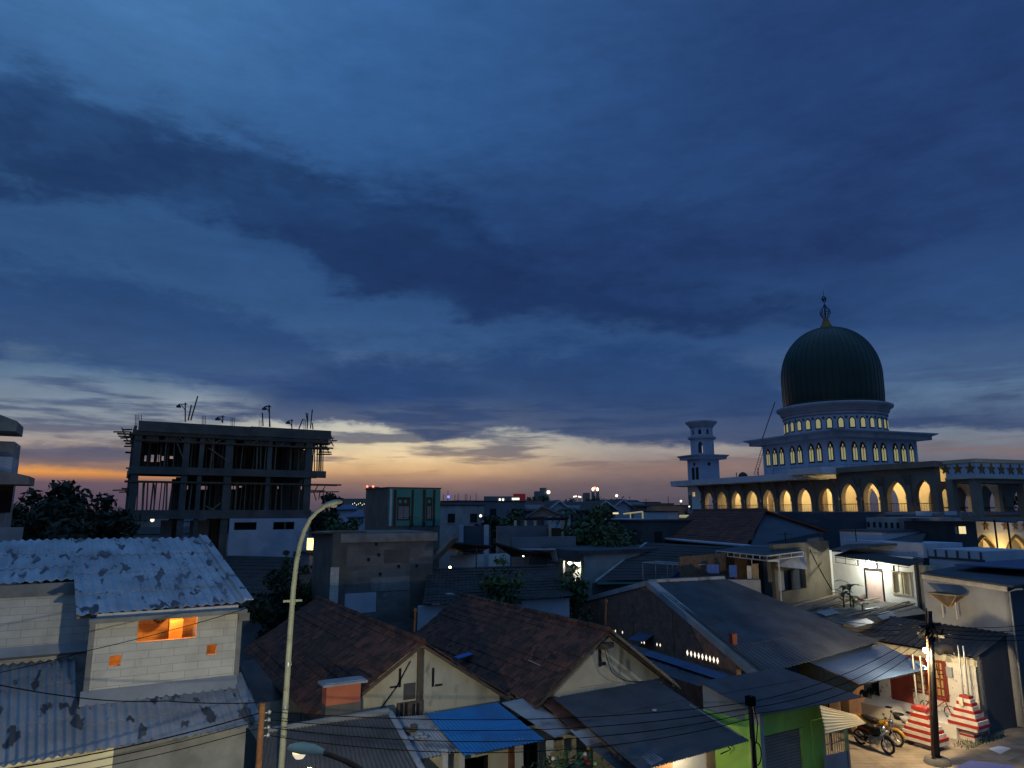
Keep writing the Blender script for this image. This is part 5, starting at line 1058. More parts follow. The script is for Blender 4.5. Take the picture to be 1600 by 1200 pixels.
# terrace in front of it, strewn with timber and pots
tz = 3.7
tp = [W(1222, 948, tz), G(30.6, 21.75, tz), G(37.5, 21.75, tz), fl(AV1, tz), fl(AV0, tz), W(1262, 926, tz)]
m = MB(); m.prism([fl(p, 0) for p in tp], UP * tz); tag(make('terrace_block', m, M['raw_concrete'], None, fl(tp[0], 0)), 'low grey roof terrace strewn with timber before the bulb lit white house', 'terrace')
def on_terrace(px, py, z=tz): return W(px, py, z)
tim = [((1236, 948), (1310, 928)), ((1262, 952), (1330, 934)), ((1282, 952), (1352, 930)), ((1300, 948), (1372, 934)), ((1330, 962), (1418, 940)), ((1340, 966), (1428, 944)), ((1350, 962), (1422, 938)), ((1270, 946), (1326, 924)), ((1310, 962), (1370, 950))]
for k, (p, q) in enumerate(tim):
    P_, Q_ = on_terrace(*p, tz + .05 + .03 * (k % 3)), on_terrace(*q, tz + .1 + .04 * (k % 4)); m = MB(); sd = (Q_ - P_).cross(UP).normalized() * rnd.uniform(.08, .2); m.para(P_, Q_ - P_, sd, UP * .045)
    single('plank', 'old timber plank lying on the roof terrace before the bulb lit white house', 'plank', m, M['wood'] if k % 3 else M['paletimber'], group='planks on the roof terrace')
for k, pts in enumerate((((1352, 951), (1372, 948), (1392, 955), (1368, 960)), ((1276, 956), (1300, 951), (1312, 957), (1290, 962)), ((1322, 972), (1354, 966), (1367, 973), (1337, 980)), ((1370, 962), (1394, 956), (1400, 962), (1378, 968)))):
    m = MB(); m.slab([on_terrace(x, y, tz + .08) for x, y in pts], .02)
    single('loose_sheet', ('pale sheet lying below the door on the timber strewn terrace', 'grey sheet lying by the far left planks on the terrace', 'blue tinted sheet at the front edge of the terrace', 'small sheet near the pole end of the terrace')[k], 'sheet', m, (M['floorwhite'], M['grey_sheet_pale'], M['canopy'], M['greywall'])[k])
m = MB(); m.sheet(W(1262, 972, 3.45), W(1330, 958, 3.6), W(1440, 985, 3.3), W(1352, 1004, 3.1), 20, .012, 2, .012, .012, 6); single('lean_to_roof', 'dim brownish ribbed roof sloping from the terrace toward the blue canopy', 'roof', m, M['grey_sheet'])
# ------------------------------------------------------------------ cream wall and carport left of it
cw0, cw1 = W(1222, 945, 3.7), W(1298, 926, 3.85)
cd_ = (fl(cw1, 0) - fl(cw0, 0)).normalized(); cn_ = UP.cross(cd_); cn_ = cn_ if cn_.y < 0 else -cn_; cpz = fl(cw0, 0)
cv_ = lambda px, py, d=0.0: onp(px, py, cpz + cn_ * d, cn_)
cy = thing('cream_house', 'dim cream house wall with a wide dark opening beside the white steel carport', 'house', cpz)
sL, sR = (cv_(1211, 900) - cpz).dot(cd_), (cv_(1299, 900) - cpz).dot(cd_)
def ch(x0, y0, x1, y1): p, q = cv_(x0, y1), cv_(x1, y0); return ((p - cpz).dot(cd_) - sL, (q - cpz).dot(cd_) - sL, min(p.z, q.z), max(p.z, q.z))
zt_c = cv_(1280, 846).z
ho = ch(1217, 887, 1258, 926); hx = ch(1182, 880, 1208, 925)
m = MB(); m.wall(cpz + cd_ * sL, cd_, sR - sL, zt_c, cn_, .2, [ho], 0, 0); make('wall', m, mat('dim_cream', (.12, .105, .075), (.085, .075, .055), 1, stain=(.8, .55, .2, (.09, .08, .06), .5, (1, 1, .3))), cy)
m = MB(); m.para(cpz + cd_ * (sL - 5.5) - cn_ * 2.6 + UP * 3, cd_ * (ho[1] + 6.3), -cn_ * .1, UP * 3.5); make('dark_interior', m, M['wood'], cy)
for x0, x1, mt in ((1221, 1232, 'greywall'), (1246, 1257, 'navywall')):
    h = ch(x0, 890, x1, 925); m = MB(); m.para(cpz + cd_ * (sL + h[0]) - cn_ * .3 + UP * h[2], cd_ * (h[1] - h[0]), -cn_ * .05, UP * (h[3] - h[2])); make('curtain', m, M[mt], cy)
h = ch(1214, 866, 1261, 889); m = MB(); m.slab([cv_(1214, 870, .05), cv_(1256, 863, .05), cv_(1261, 890, .6), cv_(1214, 885, .6)], .03, 0, -cn_ * -1); make('shade_cloth', m, M['grey_sheet_pale'], cy)
cpt = thing('carport', 'white steel framed carport roof on slim posts above drying cloths', 'carport', W(1200, 930, 3.7))
k1 = cv_(1198, 869, .8); k2 = cv_(1254, 862, .5); k0 = W(1119, 861, k1.z)
k3 = k0 + (k2 - k1)
m = MB(); m.slab([k1 + UP * .05, k2 + UP * .05, k3 + UP * .2, k0 + UP * .05], .05); make('roof', m, M['flat_sheet'], cpt)
m = MB()
for p, q, n in ((k0, k1, 8), (k1, k2, 3)):
    m.tube([p, q], .035, 6); m.tube([p - UP * .24, q - UP * .24], .035, 6)
    for k in range(n + 1): r_ = p.lerp(q, k / n); m.tube([r_, r_ - UP * .24], .028, 5)
make('edge_truss', m, M['whitepaint'], cpt)
m = MB(); kk = k1 + (k2 - k1) * .3; m.tube([k1 - UP * .24, kk - UP * .35, kk - UP * .6, fl(kk, 3.7)], .045, 8); make('corner_post', m, M['whitepaint'], cpt)
for t_ in (.2, .72): m = MB(); q = k0.lerp(k1, t_); m.tube([q - UP * .24, fl(q, 4.2)], .03, 6); make('post', m, M['whitepaint'], cpt)
for k, (x0, x1, y0, y1, mt, lab) in enumerate(((1105, 1123, 882, 896, 'bluecloth', 'wide dark blue cloth drying at the left end of the carport'), (1140, 1151, 883, 902, 'bluecloth', 'bright blue cloth hanging in the middle of the carport'), (1168, 1174, 884, 905, 'whitepaint', 'narrow white cloth hanging below the carport'), (1176, 1185, 881, 905, 'paletimber', 'tan cloth hanging beside the narrow white one'))):
    p, q = at(x0, y1, k1.y + 1.2), at(x1, y0, k1.y + 1.2); m = MB()
    for j in range(5): 
        a, b = p.lerp(q, j / 5), p.lerp(q, (j + 1) / 5); m.add([V((a.x, a.y + .05 * (j % 2), p.z)), V((b.x, b.y + .05 * ((j + 1) % 2), p.z)), V((b.x, b.y, q.z)), V((a.x, a.y, q.z))], [(0, 1, 2, 3)])
    single('hanging_cloth', lab, 'cloth', m, M[mt])
# green gable canopy beside it
m = MB(); m.slab([at(1098, 881, 46), at(1121, 864, 44), at(1137, 868, 46), at(1120, 884, 48)], .05); single('awning', 'small sea green awning left of the carport', 'awning', m, M['teal'])
m = MB(); m.gbox(*([lambda p, q: (gab(p)[0], gab(q)[0], gab(p)[1], gab(p)[1] + .2)][0](at(1100, 900, 47), at(1130, 900, 49))), 2.5, at(1110, 878, 48).z); single('green_wall', 'pale green wall behind the drying cloths', 'wall', m, M['teal'])
m = MB(); p, q = at(1117, 905, k1.y + .9), at(1188, 905, k1.y + .9); m.para(fl(p, 3.2), fl(q, 0) - fl(p, 0), V((0, .2, 0)), UP * (at(1150, 906, k1.y + .9).z - 3.2)); single('balcony_wall', 'low dark balcony wall under the drying cloths', 'wall', m, M['greywall'])
# pergola frame
pg = thing('pergola', 'thin pale metal pergola frame behind the ridge of the brick gable house', 'pergola', W(1050, 910, 5.1))
f0, f1, g0_, g1_ = W(1004, 879, 6.0), W(1076, 884, 5.95), W(1024, 877, 6.05), W(1102, 882, 6.0)
m = MB()
for p, q in ((f0, f1), (g0_, g1_)): m.tube([p, q], .03, 6)
for k in range(9): m.tube([f0.lerp(f1, k / 8), g0_.lerp(g1_, k / 8)], .025, 5)
make('top_frame', m, M['steel'], pg)
for p in (f0, f0.lerp(f1, .55), f0.lerp(f1, .66), f1, g0_, g0_.lerp(g1_, .45)):
    m = MB(); m.tube([p, fl(p, 4.4)], .03, 6); make('post', m, M['steel'], pg)
m = MB(); c = W(1062, 902, 5.3); m.slab([c - GA * .6, c + GA * .5 + UP * .05, c + GA * .7 + UP * .42, c + UP * .35], .02); single('bright_tarp', 'small crumpled bright blue tarp beneath the pergola', 'tarp', m, M['bluetarp'])
# ------------------------------------------------------------------ gate pillars of stepped red and white courses
def pillar(name, label, px, py, seq, two):
    c = W(px, py, 0); c.z = 0; t = thing(name, label, 'gate pillar', c, 'stepped gate pillars'); z = 0; a, b = gab(c)
    for k, (hb, ha, h, mt) in enumerate(seq):
        hb *= .86; ha *= .86; h *= .80
        m = MB(); m.gbox(a - ha, a + ha, b - hb, b + hb, z, z + h); make('course', m, M[mt], t); z += h
    for s_ in two: m = MB(); m.tube([c + GB * s_ + UP * z, c + GB * s_ + UP * (z + 1.9)], .035, 8); make('mast', m, M['steel'], t)
    return t
Rr, Ww = 'red', 'whitepaint'
pillar('gate_pillar', 'stepped red and white gate pillar nearer the motorcycles, behind the lamp pole', 1446, 1166, [(.35, .3, .16, Ww), (.62, .42, .08, Rr), (.80, .5, .15, Ww), (.80, .49, .15, Rr), (.72, .46, .15, Ww), (.66, .43, .15, Rr), (.58, .39, .16, Ww), (.5, .35, .15, Rr), (.44, .31, .16, Ww), (.4, .28, .18, Rr), (.3, .22, .16, Ww), (.34, .26, .16, Rr)], (-.14, .16))
t2_ = pillar('gate_pillar', 'stepped red and white gate pillar standing against the dark grey street wall', 1517, 1156, [(.32, .3, .2, Ww), (.32, .3, .1, Rr), (.30, .28, .16, Ww), (.52, .42, .09, Rr), (.6, .5, .16, Ww), (.68, .52, .14, Rr), (.64, .48, .17, Ww), (.56, .42, .12, Rr), (.5, .38, .18, Ww), (.46, .33, .14, Rr), (.38, .28, .18, Ww), (.34, .25, .15, Rr), (.28, .22, .17, Ww), (.22, .18, .13, Rr)], (-.1, .1))
c = W(1517, 1156, 0); a, b = gab(c); m = MB(); m.gbox(a - .34, a - .29, b - .03, b + .12, 1.3, 1.62); make('number_plate', m, M['cream'], t2_)
# ------------------------------------------------------------------ motorcycles
def wheel(mb_t, mb_r, c, r, ax):
    mb_t.lathe(c, [(r * .8, -.045), (r * .95, -.05), (r, -.02), (r, .02), (r * .95, .05), (r * .8, .045), (r * .8, -.045)], 24, ax=ax); mb_r.lathe(c, [(r * .72, -.02), (r * .8, -.03), (r * .8, .03), (r * .72, .02), (r * .72, -.02)], 24, ax=ax)
    x = V(ax).orthogonal().normalized(); y = V(ax).cross(x)
    for k in range(6): a = k * math.pi / 3; mb_r.tube([c, c + (x * math.cos(a) + y * math.sin(a)) * r * .74], .012, 5)
    mb_r.lathe(c, [(.0, -.06), (.06, -.05), (.06, .05), (0, .06)], 12, ax=ax)
def motorcycle(loc, head, label, body, tail):
    t = thing('motorcycle', label, 'motorcycle', loc, 'motorcycles in the side yard'); o = V(loc); f = V(head); s = f.cross(UP); P_ = lambda x, y, z: o + f * x + s * y + UP * z
    for nm, x in (('front_wheel', .62), ('rear_wheel', -.62)):
        mt_, mr_ = MB(), MB(); wheel(mt_, mr_, P_(x, 0, .29), .29, s); w_ = make(nm, mt_, M['rubber'], t); make('rim', mr_, M['chrome'], w_)
    m = MB(); m.tube([P_(.42, 0, .82), P_(.2, 0, .55), P_(-.1, 0, .42), P_(-.45, 0, .6), P_(-.62, 0, .78)], [.05, .07, .08, .07, .04], 8); m.tube([P_(-.1, 0, .4), P_(-.62, .09, .29)], .03, 6); m.tube([P_(-.1, 0, .4), P_(-.62, -.09, .29)], .03, 6); make('frame', m, M['black'], t)
    m = MB(); m.cbox(P_(.05, 0, .36), f * .17, s * .13, UP * .13); m.lathe(P_(.02, .13, .34), [(0, 0), (.1, .0), (.1, .05), (0, .06)], 14, ax=s); m.lathe(P_(.17, 0, .46), [(.08, 0), (.09, .05), (.07, .16), (.0, .17)], 10, ax=f); make('engine', m, M['steel'], t)
    m = MB()
    prof = [(.42, .10, .70, .84), (.28, .15, .58, .88), (.08, .14, .55, .84), (-.08, .10, .58, .74)]
    vs = []
    for x, hw_, z0, z1 in prof: vs += [P_(x, -hw_ * .6, z0), P_(x, -hw_, (z0 + z1) / 2), P_(x, -hw_ * .7, z1), P_(x, hw_ * .7, z1), P_(x, hw_, (z0 + z1) / 2), P_(x, hw_ * .6, z0)]
    m.add(vs, [(i * 6 + k, i * 6 + (k + 1) % 6, (i + 1) * 6 + (k + 1) % 6, (i + 1) * 6 + k) for i in range(3) for k in range(6)] + [tuple(range(5, -1, -1)), tuple(range(18, 24))], 0, True); make('tank', m, M[body], t)
    m = MB(); m.tube([P_(-.02, 0, .75), P_(-.25, 0, .76), P_(-.5, 0, .8), P_(-.68, 0, .85)], [.09, .13, .12, .05], 8); make('seat', m, M['black'], t)
    m = MB(); m.tube([P_(-.2, 0, .66), P_(-.5, 0, .7), P_(-.86, 0, .86)], [.08, .12, .03], 8); make('tail_fairing', m, M[tail], t)
    m = MB()
    for y in (-.08, .08): m.tube([P_(.4, y, .9), P_(.62, y, .29)], [.028, .024], 7)
    make('fork', m, M['chrome'], t)
    m = MB(); m.tube([P_(.62 + .33 * math.cos(a), 0, .29 + .33 * math.sin(a)) for a in (.3, .8, 1.3, 1.8, 2.3)], [.05, .07, .075, .07, .05], 7); make('front_fender', m, M[body], t)
    m = MB(); m.tube([P_(.3, -.36, .97), P_(.38, -.2, 1.0), P_(.4, 0, .93), P_(.38, .2, 1.0), P_(.3, .36, .97)], .016, 6); m.tube([P_(.36, .22, 1.0), P_(.36, .3, 1.14)], .01, 5); m.ball(P_(.36, .31, 1.17), .05); m.tube([P_(.36, -.22, 1.0), P_(.36, -.3, 1.14)], .01, 5); m.ball(P_(.36, -.31, 1.17), .05); make('handlebar', m, M['black'], t)
    m = MB(); m.lathe(P_(.42, 0, .86), [(.05, 0), (.1, .04), (.1, .1), (.0, .13)], 14, ax=f); make('headlight', m, M['chrome'], t)
    m = MB(); m.tube([P_(.2, .12, .3), P_(.0, .16, .2), P_(-.4, .17, .24), P_(-.75, .17, .36)], [.025, .03, .05, .06], 9); make('exhaust', m, M['chrome'], t)
    m = MB(); m.tube([P_(-.05, -.12, .28), P_(-.1, -.3, .012)], .014, 6); make('kickstand', m, M['steel'], t)
    return t
p1, p2 = W(1390, 1180, 0), W(1344, 1163, 0); hv = (p1 - p2).normalized(); mid_ = (p1 + p2) / 2
motorcycle(V((mid_.x, mid_.y, .012)), hv, 'black motorcycle with a red tail, nearest the yard gate', 'black', 'red')
mid2 = mid_ + GA * .95 + GB * .35; hv2 = (hv + GA * .25).normalized(); motorcycle(V((mid2.x, mid2.y, .012)), hv2, 'yellow motorcycle parked behind the black one', 'yellow', 'yellow')
# bicycle on the terrace
bc = thing('bicycle', 'small red bicycle leaning on the white tiled front behind the lamp pole', 'bicycle', G(31.3, 18, zf_)); 
q1 = PA(1485, 1117, 31.1); b1_ = gab(q1)[1]; o1, o2 = G(31.1, b1_, zf_ + .25), G(31.1, b1_ + 1.0, zf_ + .25)
for nm, o_ in (('front_wheel', o1), ('rear_wheel', o2)):
    m = MB(); m.lathe(o_, [(.22, -.018), (.25, 0), (.22, .018), (.21, 0), (.22, -.018)], 26, ax=GA); w_ = make(nm, m, M['rubber'], bc); m = MB()
    for k in range(8): a = k * math.pi / 4; m.tube([o_, o_ + GB * .22 * math.cos(a) + UP * .22 * math.sin(a)], .005, 4)
    make('spokes', m, M['chrome'], w_)
m = MB(); hd_ = o1 + GB * .18 + UP * .38; st_t = o2 - GB * .28 + UP * .42; bbk = o2 - GB * .38
for a_, b__ in ((hd_, bbk), (hd_, st_t), (st_t, bbk), (bbk, o2), (st_t, o2), (hd_ + UP * .06, o1)): m.tube([a_, b__], .022, 7)
make('frame', m, M['red'], bc)
m = MB(); m.tube([hd_ + UP * .05, hd_ + UP * .16], .014, 6); m.tube([hd_ + UP * .18 + GA * .25 + GB * .1, hd_ + UP * .16, hd_ + UP * .18 - GA * .25 + GB * .1], .012, 6); make('handlebar', m, M['red'], bc)
m = MB(); m.tube([st_t, st_t + UP * .12], .014, 6); m.cbox(st_t + UP * .14, GB * .11, GA * .05, UP * .025); make('saddle', m, M['black'], bc)
# bits on the terrace and yard
for k, (px, py, mt, lab) in enumerate(((1404, 1124, 'black', 'black basin standing on the terrace edge behind the yellow motorcycle'), (1416, 1130, 'greywall', 'grey basin standing next to the black one on the terrace'))):
    c = W(px, py, zf_); m = MB(); m.lathe(c, [(.0, .0), (.15, .0), (.22, .22), (.2, .22), (.14, .03), (0, .03)], 16); single('basin', lab, 'basin', m, M[mt])
for k, (px, py, lab) in enumerate(((1420, 1115, 'dark sandals left on the white terrace floor by the maroon door'), (1388, 1106, 'brown sandals left at the far left end of the white terrace'))):
    c = W(px, py, zf_); m = MB(); m.cbox(c + UP * .02, GB * .12, GA * .045, UP * .02); m.cbox(c + UP * .02 + GA * .12 + GB * .03, GB * .12, GA * .045, UP * .02); single('sandals', lab, 'sandals', m, M['black'])
c = G(37.2, 14.2, 0); c = W(1597, 1112, 0); m = MB(); m.cbox(c + UP * .35, GA * .5, GB * .3, UP * .35); m.cbox(c + UP * .74, GA * .45, GB * .25, UP * .04, 1); single('blue_crate', 'dark blue crate with a red and white top at the right edge of the street', 'crate', m, (M['bluecloth'], M['red']))
m = MB(); p = [W(1545, 1170, .02), W(1560, 1165, .02), W(1580, 1169, .02), W(1563, 1178, .02)]; m.slab(p, .015); single('blue_mat', 'flat blue grey mat lying on the street edge near the striped pillar', 'mat', m, M['bluewhite'])
m = MB(); p = [W(1478, 1206, 2.2), W(1516, 1188, 2.2), W(1580, 1196, 2.2), W(1620, 1215, 2.2)]; m.slab(p, .03); nt_ = single('awning', 'dark blue awning edge at the bottom right corner over the street', 'awning', m, M['bluecloth'])
# ------------------------------------------------------------------ utility poles with a street bulb
pb_ = W(1465, 1193, 0); up_ = thing('utility_pole', 'dark utility pole with crossed cables carrying the lit street bulb', 'utility pole', fl(pb_, 0))
Yq = pb_.y; ztp = at(1452, 953, Yq).z
ptp = at(1453, 955, Yq); ztp = ptp.z
ppt = lambda z: fl(pb_, 0).lerp(ptp, z / ztp)
m = MB(); m.tube([ppt(0), ppt(ztp)], [.1, .07], 12); make('pole', m, M['black'], up_)
m = MB(); m.lathe(fl(pb_, 0), [(.45, 0), (.4, .18), (.16, .24)], 12); make('footing', m, M['raw_concrete'], up_)
b2 = pb_ - GA * .28; m = MB(); m.tube([fl(b2, .0), ppt(ztp) - GA * .22 + UP * .12], [.045, .035], 10); make('steel_tube', m, M['rust'], up_)
m = MB(); z = ztp - .5; m.cbox(ppt(z), GA * .6, GB * .04, UP * .05); m.cbox(ppt(z - .35), GB * .5, GA * .04, UP * .05); make('crossarm', m, M['black'], up_)
m = MB(); c = ppt(z - .15)
for k in range(14): a = rnd.uniform(0, 6.28); d = V((math.cos(a), math.sin(a), 0)) * rnd.uniform(.15, .5); m.tube([c + d * .3 + UP * rnd.uniform(-.1, .3), c + d + UP * rnd.uniform(-.4, .2), c + d * .5 - UP * rnd.uniform(.1, .5)], rnd.uniform(.015, .04), 5)
make('cable_tangle', m, M['wire'], up_)
m = MB(); c = ppt(at(1452, 1015, Yq).z); q = at(1446.5, 1016, Yq); q2 = at(1450, 1030, Yq + .05)
m.tube([c + UP * .25, q + UP * .2], .02, 6); m.lathe(q + UP * .1, [(.1, 0), (.06, .08), (.02, .12)], 12); lbk = make('lamp_arm', m, M['black'], up_)
bl = MB(); bl.ball(q, .1); make('bulb', bl, M['warmbulb'], lbk); 
lamp('street_bulb_light', q - UP * .17 - GB * .02 - GA * .22, 1500, (1, .76, .42), .07, up_)
hb = at(1450, 1031, 29.7); ht_ = thing('hanging_bulb', 'small bare bulb hanging by the white tiled house just below the street bulb', 'lamp', hb); bl = MB(); bl.ball(hb, .06); make('bulb', bl, M['whitebulb'], ht_); bl = MB(); bl.tube([hb + UP * .05, hb + UP * .5 + GA * .3, G(AW - .1, gab(hb)[1] + .2, ztop - .1)], .012, 5); make('flex', bl, M['wire'], ht_)
lamp('bulb_light', hb - UP * .05, 330, (1, .84, .56), .06, ht_)
# bent pipe shade beside it
m = MB(); c0, c1, c2 = at(1464, 1018, Yq + 1.2), at(1486, 1014, Yq + 1.2), at(1494, 1027, Yq + 1.2); m.tube([c0, c0.lerp(c1, .5) + UP * .1, c1], .17, 10); m.tube([c1, c1.lerp(c2, .5) + UP * .15, c2], .04, 8); make('lamp_hood', m, M['black'], up_)
# leaning pole before the lime house, and the rusty stub on the left
lp_ = at(1179, 1200, 20.2); pt = at(1172, 1088, 20.2); dirp = (pt - lp_); base_ = lp_ - dirp * (lp_.z / dirp.z)
pl_ = thing('utility_pole', 'thin dark wooden pole with a coil of cable before the lime green house', 'utility pole', base_)
m = MB(); m.tube([base_, pt], [.09, .065], 10); make('pole', m, M['black'], pl_)
m = MB(); c = at(1183, 1178, 20.1); m.tube([c + GA * .16 * math.cos(R(a)) + UP * .28 * math.sin(R(a)) for a in range(0, 370, 24)], .016, 5); m.tube([at(1176, 1095, 20.1), at(1184, 1130, 20.0), c + UP * .28], .015, 5); make('cable_coil', m, M['wire'], pl_)
m = MB(); m.cbox(pt - UP * .12, GA * .1, GB * .1, UP * .12); make('pole_cap', m, M['wire'], pl_)
ls = at(404, 1200, 16.5); lt = at(408, 1098, 16.5)
rs = thing('utility_pole', 'rusty stub pole with pale insulators left of the dark ribbed roof', 'utility pole', fl(ls, 0))
m = MB(); m.tube([fl(ls, 0), fl(ls, lt.z)], .07, 10); make('pole', m, M['rust'], rs)
for k in range(4): m = MB(); c = fl(ls, lt.z - .22 - k * .16) + GA * .11; m.tube([c - GA * .06, c + GA * .04], .015, 6); m.lathe(c + GA * .05 - UP * .04, [(.02, 0), (.045, .02), (.045, .06), (.02, .09)], 10); make('insulator', m, M['steel'], rs)
# ------------------------------------------------------------------ cables
def cable(label, pts, sag=.25, r=.014, n=14, grp='cables over the street'):
    m = MB(); path = []
    for p, q in zip(pts, pts[1:]):
        for i in range(n + (q is pts[-1])): t_ = i / n; path.append(p.lerp(q, t_) - UP * sag * 4 * t_ * (1 - t_))
    m.tube(path, r, 5); return single('cable', label, 'cable', m, M['wire'], group=grp)
PR = fl(ls, lt.z - .2); PM = pt - UP * .15; PU = ppt(ztp - .5)
far_l = [at(-60, y, 14.5) for y in (1212, 1222, 1234)]
for k in range(3): cable('black cable sagging from the rusty stub pole out past the left block house', [far_l[k], PR - UP * k * .16], .12, .014 if k == 0 else .009)
for k in range(4): cable('black cable strung from the rusty stub to the leaning pole', [PR - UP * k * .16 + GB * .1, PM - UP * k * .14], .3 + .1 * k, .010)
for k in range(3): cable('black cable running from the leaning pole to the lit utility pole', [PM - UP * k * .15, PU - UP * k * .2 + GA * .1], .35 + .1 * k, .010)
for k in range(4): cable('cable leading from the lit utility pole past the grey house to the right edge', [PU - UP * k * .12, at(1680, 962 + k * 9, 30)], .25, .012)
for k in range(3): cable('cable leading back from the lit utility pole over the timber strewn terrace', [PU - UP * k * .1, at(1180 + k * 30, 930 + k * 18, 40)], .5, .011)
cable('thick dark cable crossing the lower roof of the block house', [at(-40, 1062, 13), at(140, 1092, 15), at(260, 1095, 16.3), at(400, 1098, 16.5)], .03, .011)
cable('dark cable climbing across the block wall to its right eave corner', [at(-60, 1062, 15.5), at(140, 1016, 17), at(384, 951, 18.8)], .04, .009)
cable('thin drop cable on the cream gable behind the orange box', [PB(640, 1034, 20.8), PB(620, 1072, 20.7), PB(594, 1108, 20.6)], .0, .018)
cable('looped cable on the small cream gable of the right tiled house', [PB(944, 1012, 19.7), PB(956, 1050, 19.7), PB(980, 1064, 19.7), PB(1024, 1062, 19.7)], .05, .014)
cable('slanting cable over the cream wall beside the carport', [at(1262, 852, 44), at(1300, 922, 42)], .1, .03)
# ------------------------------------------------------------------ middle distance
def block(name, label, cat, corner, la, lb, z0, z1, mt, roof=None, top=.12, ov=.1):
    t = thing(name, label, cat, fl(corner, z0)); a, b = gab(corner)
    m = MB(); m.gbox(a, a + la, b, b + lb, z0, z1); make('wall', m, M[mt], t)
    if la > 2.2 and z1 - z0 > 3 and lb > 1:
        nw_ = max(1, int(la / 2.2))
        for k in range(nw_):
            x = a + la * (k + .5) / nw_ - .35; m = MB(); m.gbox(x, x + .8, b - .03, b - .001, z1 - 1.7, z1 - .8); wq = make('window', m, M['dark'], t); m = MB(); m.gbox(x - .08, x + .88, b - .07, b - .031, z1 - 1.78, z1 - 1.7); make('sill', m, M[mt], wq)
    if roof: m = MB(); m.gbox(a - ov, a + la + ov, b - ov, b + lb + ov, z1, z1 + top); make('roof', m, M[roof], t)
    return t
# bare block tower house and the green striped box on it
bt = thing('block_tower', 'tall unfinished grey block house wall rising behind the brown tiled roof', 'house', G(13, 39))
cb = G(10.8, 37.5, 0); zt0 = PB(530, 833, 37.5).z
aE_ = A_(677, 840, 37.5)
M['oldblock'] = mat('rough_block_wall', (.17, .165, .155), (.10, .098, .095), .7, brick=(.6, .2, .012, (.8, .8, .8), (.85, .85, .85)), stain=[(.6, .5, .2, (.065, .065, .065), .75, (1, 1, 3)), (1.4, .62, .1, (.26, .25, .23), .5)])
m = MB(); m.gbox(10.8, aE_, 37.5, 42.2, 0, zt0); w_ = make('wall', m, M['oldblock'], bt)
bl_ = gab(PA(495, 860, 10.8))[1]
m = MB(); m.prism([G(10.79, 37.5, 0), G(10.79, bl_, 0), G(10.79, bl_, PA(496, 840, 10.8).z), G(10.79, 37.5, zt0 + .0)], -GA * .1); make('side_wall', m, M['raw_concrete'], bt)
m = MB(); m.gbox(10.6, A_(540, 900, 37.4), 37.38, 37.49, 0, zt0 - .02); make('corner_pier', m, M['raw_concrete'], bt)
for (x0, y0, x1, y1, mt) in ((534, 925, 588, 960, 'bluewhite'), (578, 900, 640, 925, 'concrete'), (514, 886, 530, 945, 'aac'), (600, 858, 640, 880, 'raw_concrete'), (640, 880, 676, 965, 'raw_concrete')):
    onwall(bt, 'plaster_patch', x0, y0, x1, y1, 37.48 if x0 > 530 else 37.37, M[mt], .012)
m = MB(); m.gbox(A_(532, 840, 37.4), aE_ + .2, 37.34, 37.48, zt0 - .5, zt0 - .05); make('ring_beam', m, M['concrete'], bt)
for px, py in ((588, 850), (594, 897), (592, 867), (623, 885), (651, 884), (576, 874)):
    c = PB(px, py, 37.47); m = MB(); m.cbox(c, GA * .07, GB * .02, UP * .08); make('putlog_hole', m, M['dark'], bt)
m = MB(); q = G(10.9, 40.5, PA(496, 838, 10.8).z); m.slab([G(10.4, 37.9, zt0 + .02), G(12.6, 37.9, zt0 + .06), G(12.6, 42.4, zt0 + .02), G(10.3, 42.6, zt0 - .1)], .06); make('roof_sheet', m, M['rust'], bt)
tb = thing('striped_box', 'rooftop box room with teal panels and black stripes around two dark windows', 'building', at(607, 825, 46))
cc = at(607, 765, 46); ca, cb2 = gab(cc); z0b, z1b = 4.0, at(607, 762.5, 46).z
aR_ = A_(688, 780, cb2); bF = gab(PA(572, 770, ca))[1]
m = MB(); m.gbox(ca, aR_, cb2, bF, z0b, z1b); make('wall', m, M['raw_concrete'], tb)
m = MB(); m.gbox(ca - .06, aR_ + .05, cb2 - .06, bF + .05, z1b, z1b + .07); make('roof_edge', m, M['maroon'], tb)
m = MB(); m.gbox(ca + .02, aR_ - .02, cb2 - .05, cb2 - .002, at(640, 822, 46).z, z1b - .02); tp_ = make('teal_panel', m, M['teal'], tb)
onwall(tb, 'white_edge', 608, 764, 613, 822, cb2 - .051, M['bluewhite'], .02)
for x0, x1 in ((614, 619.5), (642, 646.5), (660, 665), (676, 680)): onwall(tb, 'black_stripe', x0, 765, x1, 822, cb2 - .052, M['black'], .05)
for x0, x1 in ((620, 641), (665.5, 675.5)):
    w_ = onwall(tb, 'window', x0, 777, x1, 813, cb2 - .052, M['black'], .03)
    xm = (x0 + x1) / 2; onwall(tb, 'curtain', x0 + 2, 791, x1 - 2, 811, cb2 - .083, M['farwall'], .005); onwall(tb, 'mullion', xm - .5, 790, xm + .5, 812, cb2 - .089, M['black'], .01)
    for k in (0, 1): onwall(tb, 'vent_pane', x0 + 3 + k * (x1 - x0 - 6) * .55, 781, x0 + 3 + k * (x1 - x0 - 6) * .55 + (x1 - x0) * .22, 786, cb2 - .083, M['teal'], .004)
m = MB(); p_, q_ = at(676, 872, 44), at(708, 838, 44); m.para(p_ - UP * .15, q_ - p_, V((.3, 1.2, 0)), UP * .3); single('stair_flight', 'grey concrete stair flight beside the block tower', 'stairs', m, M['concrete'])
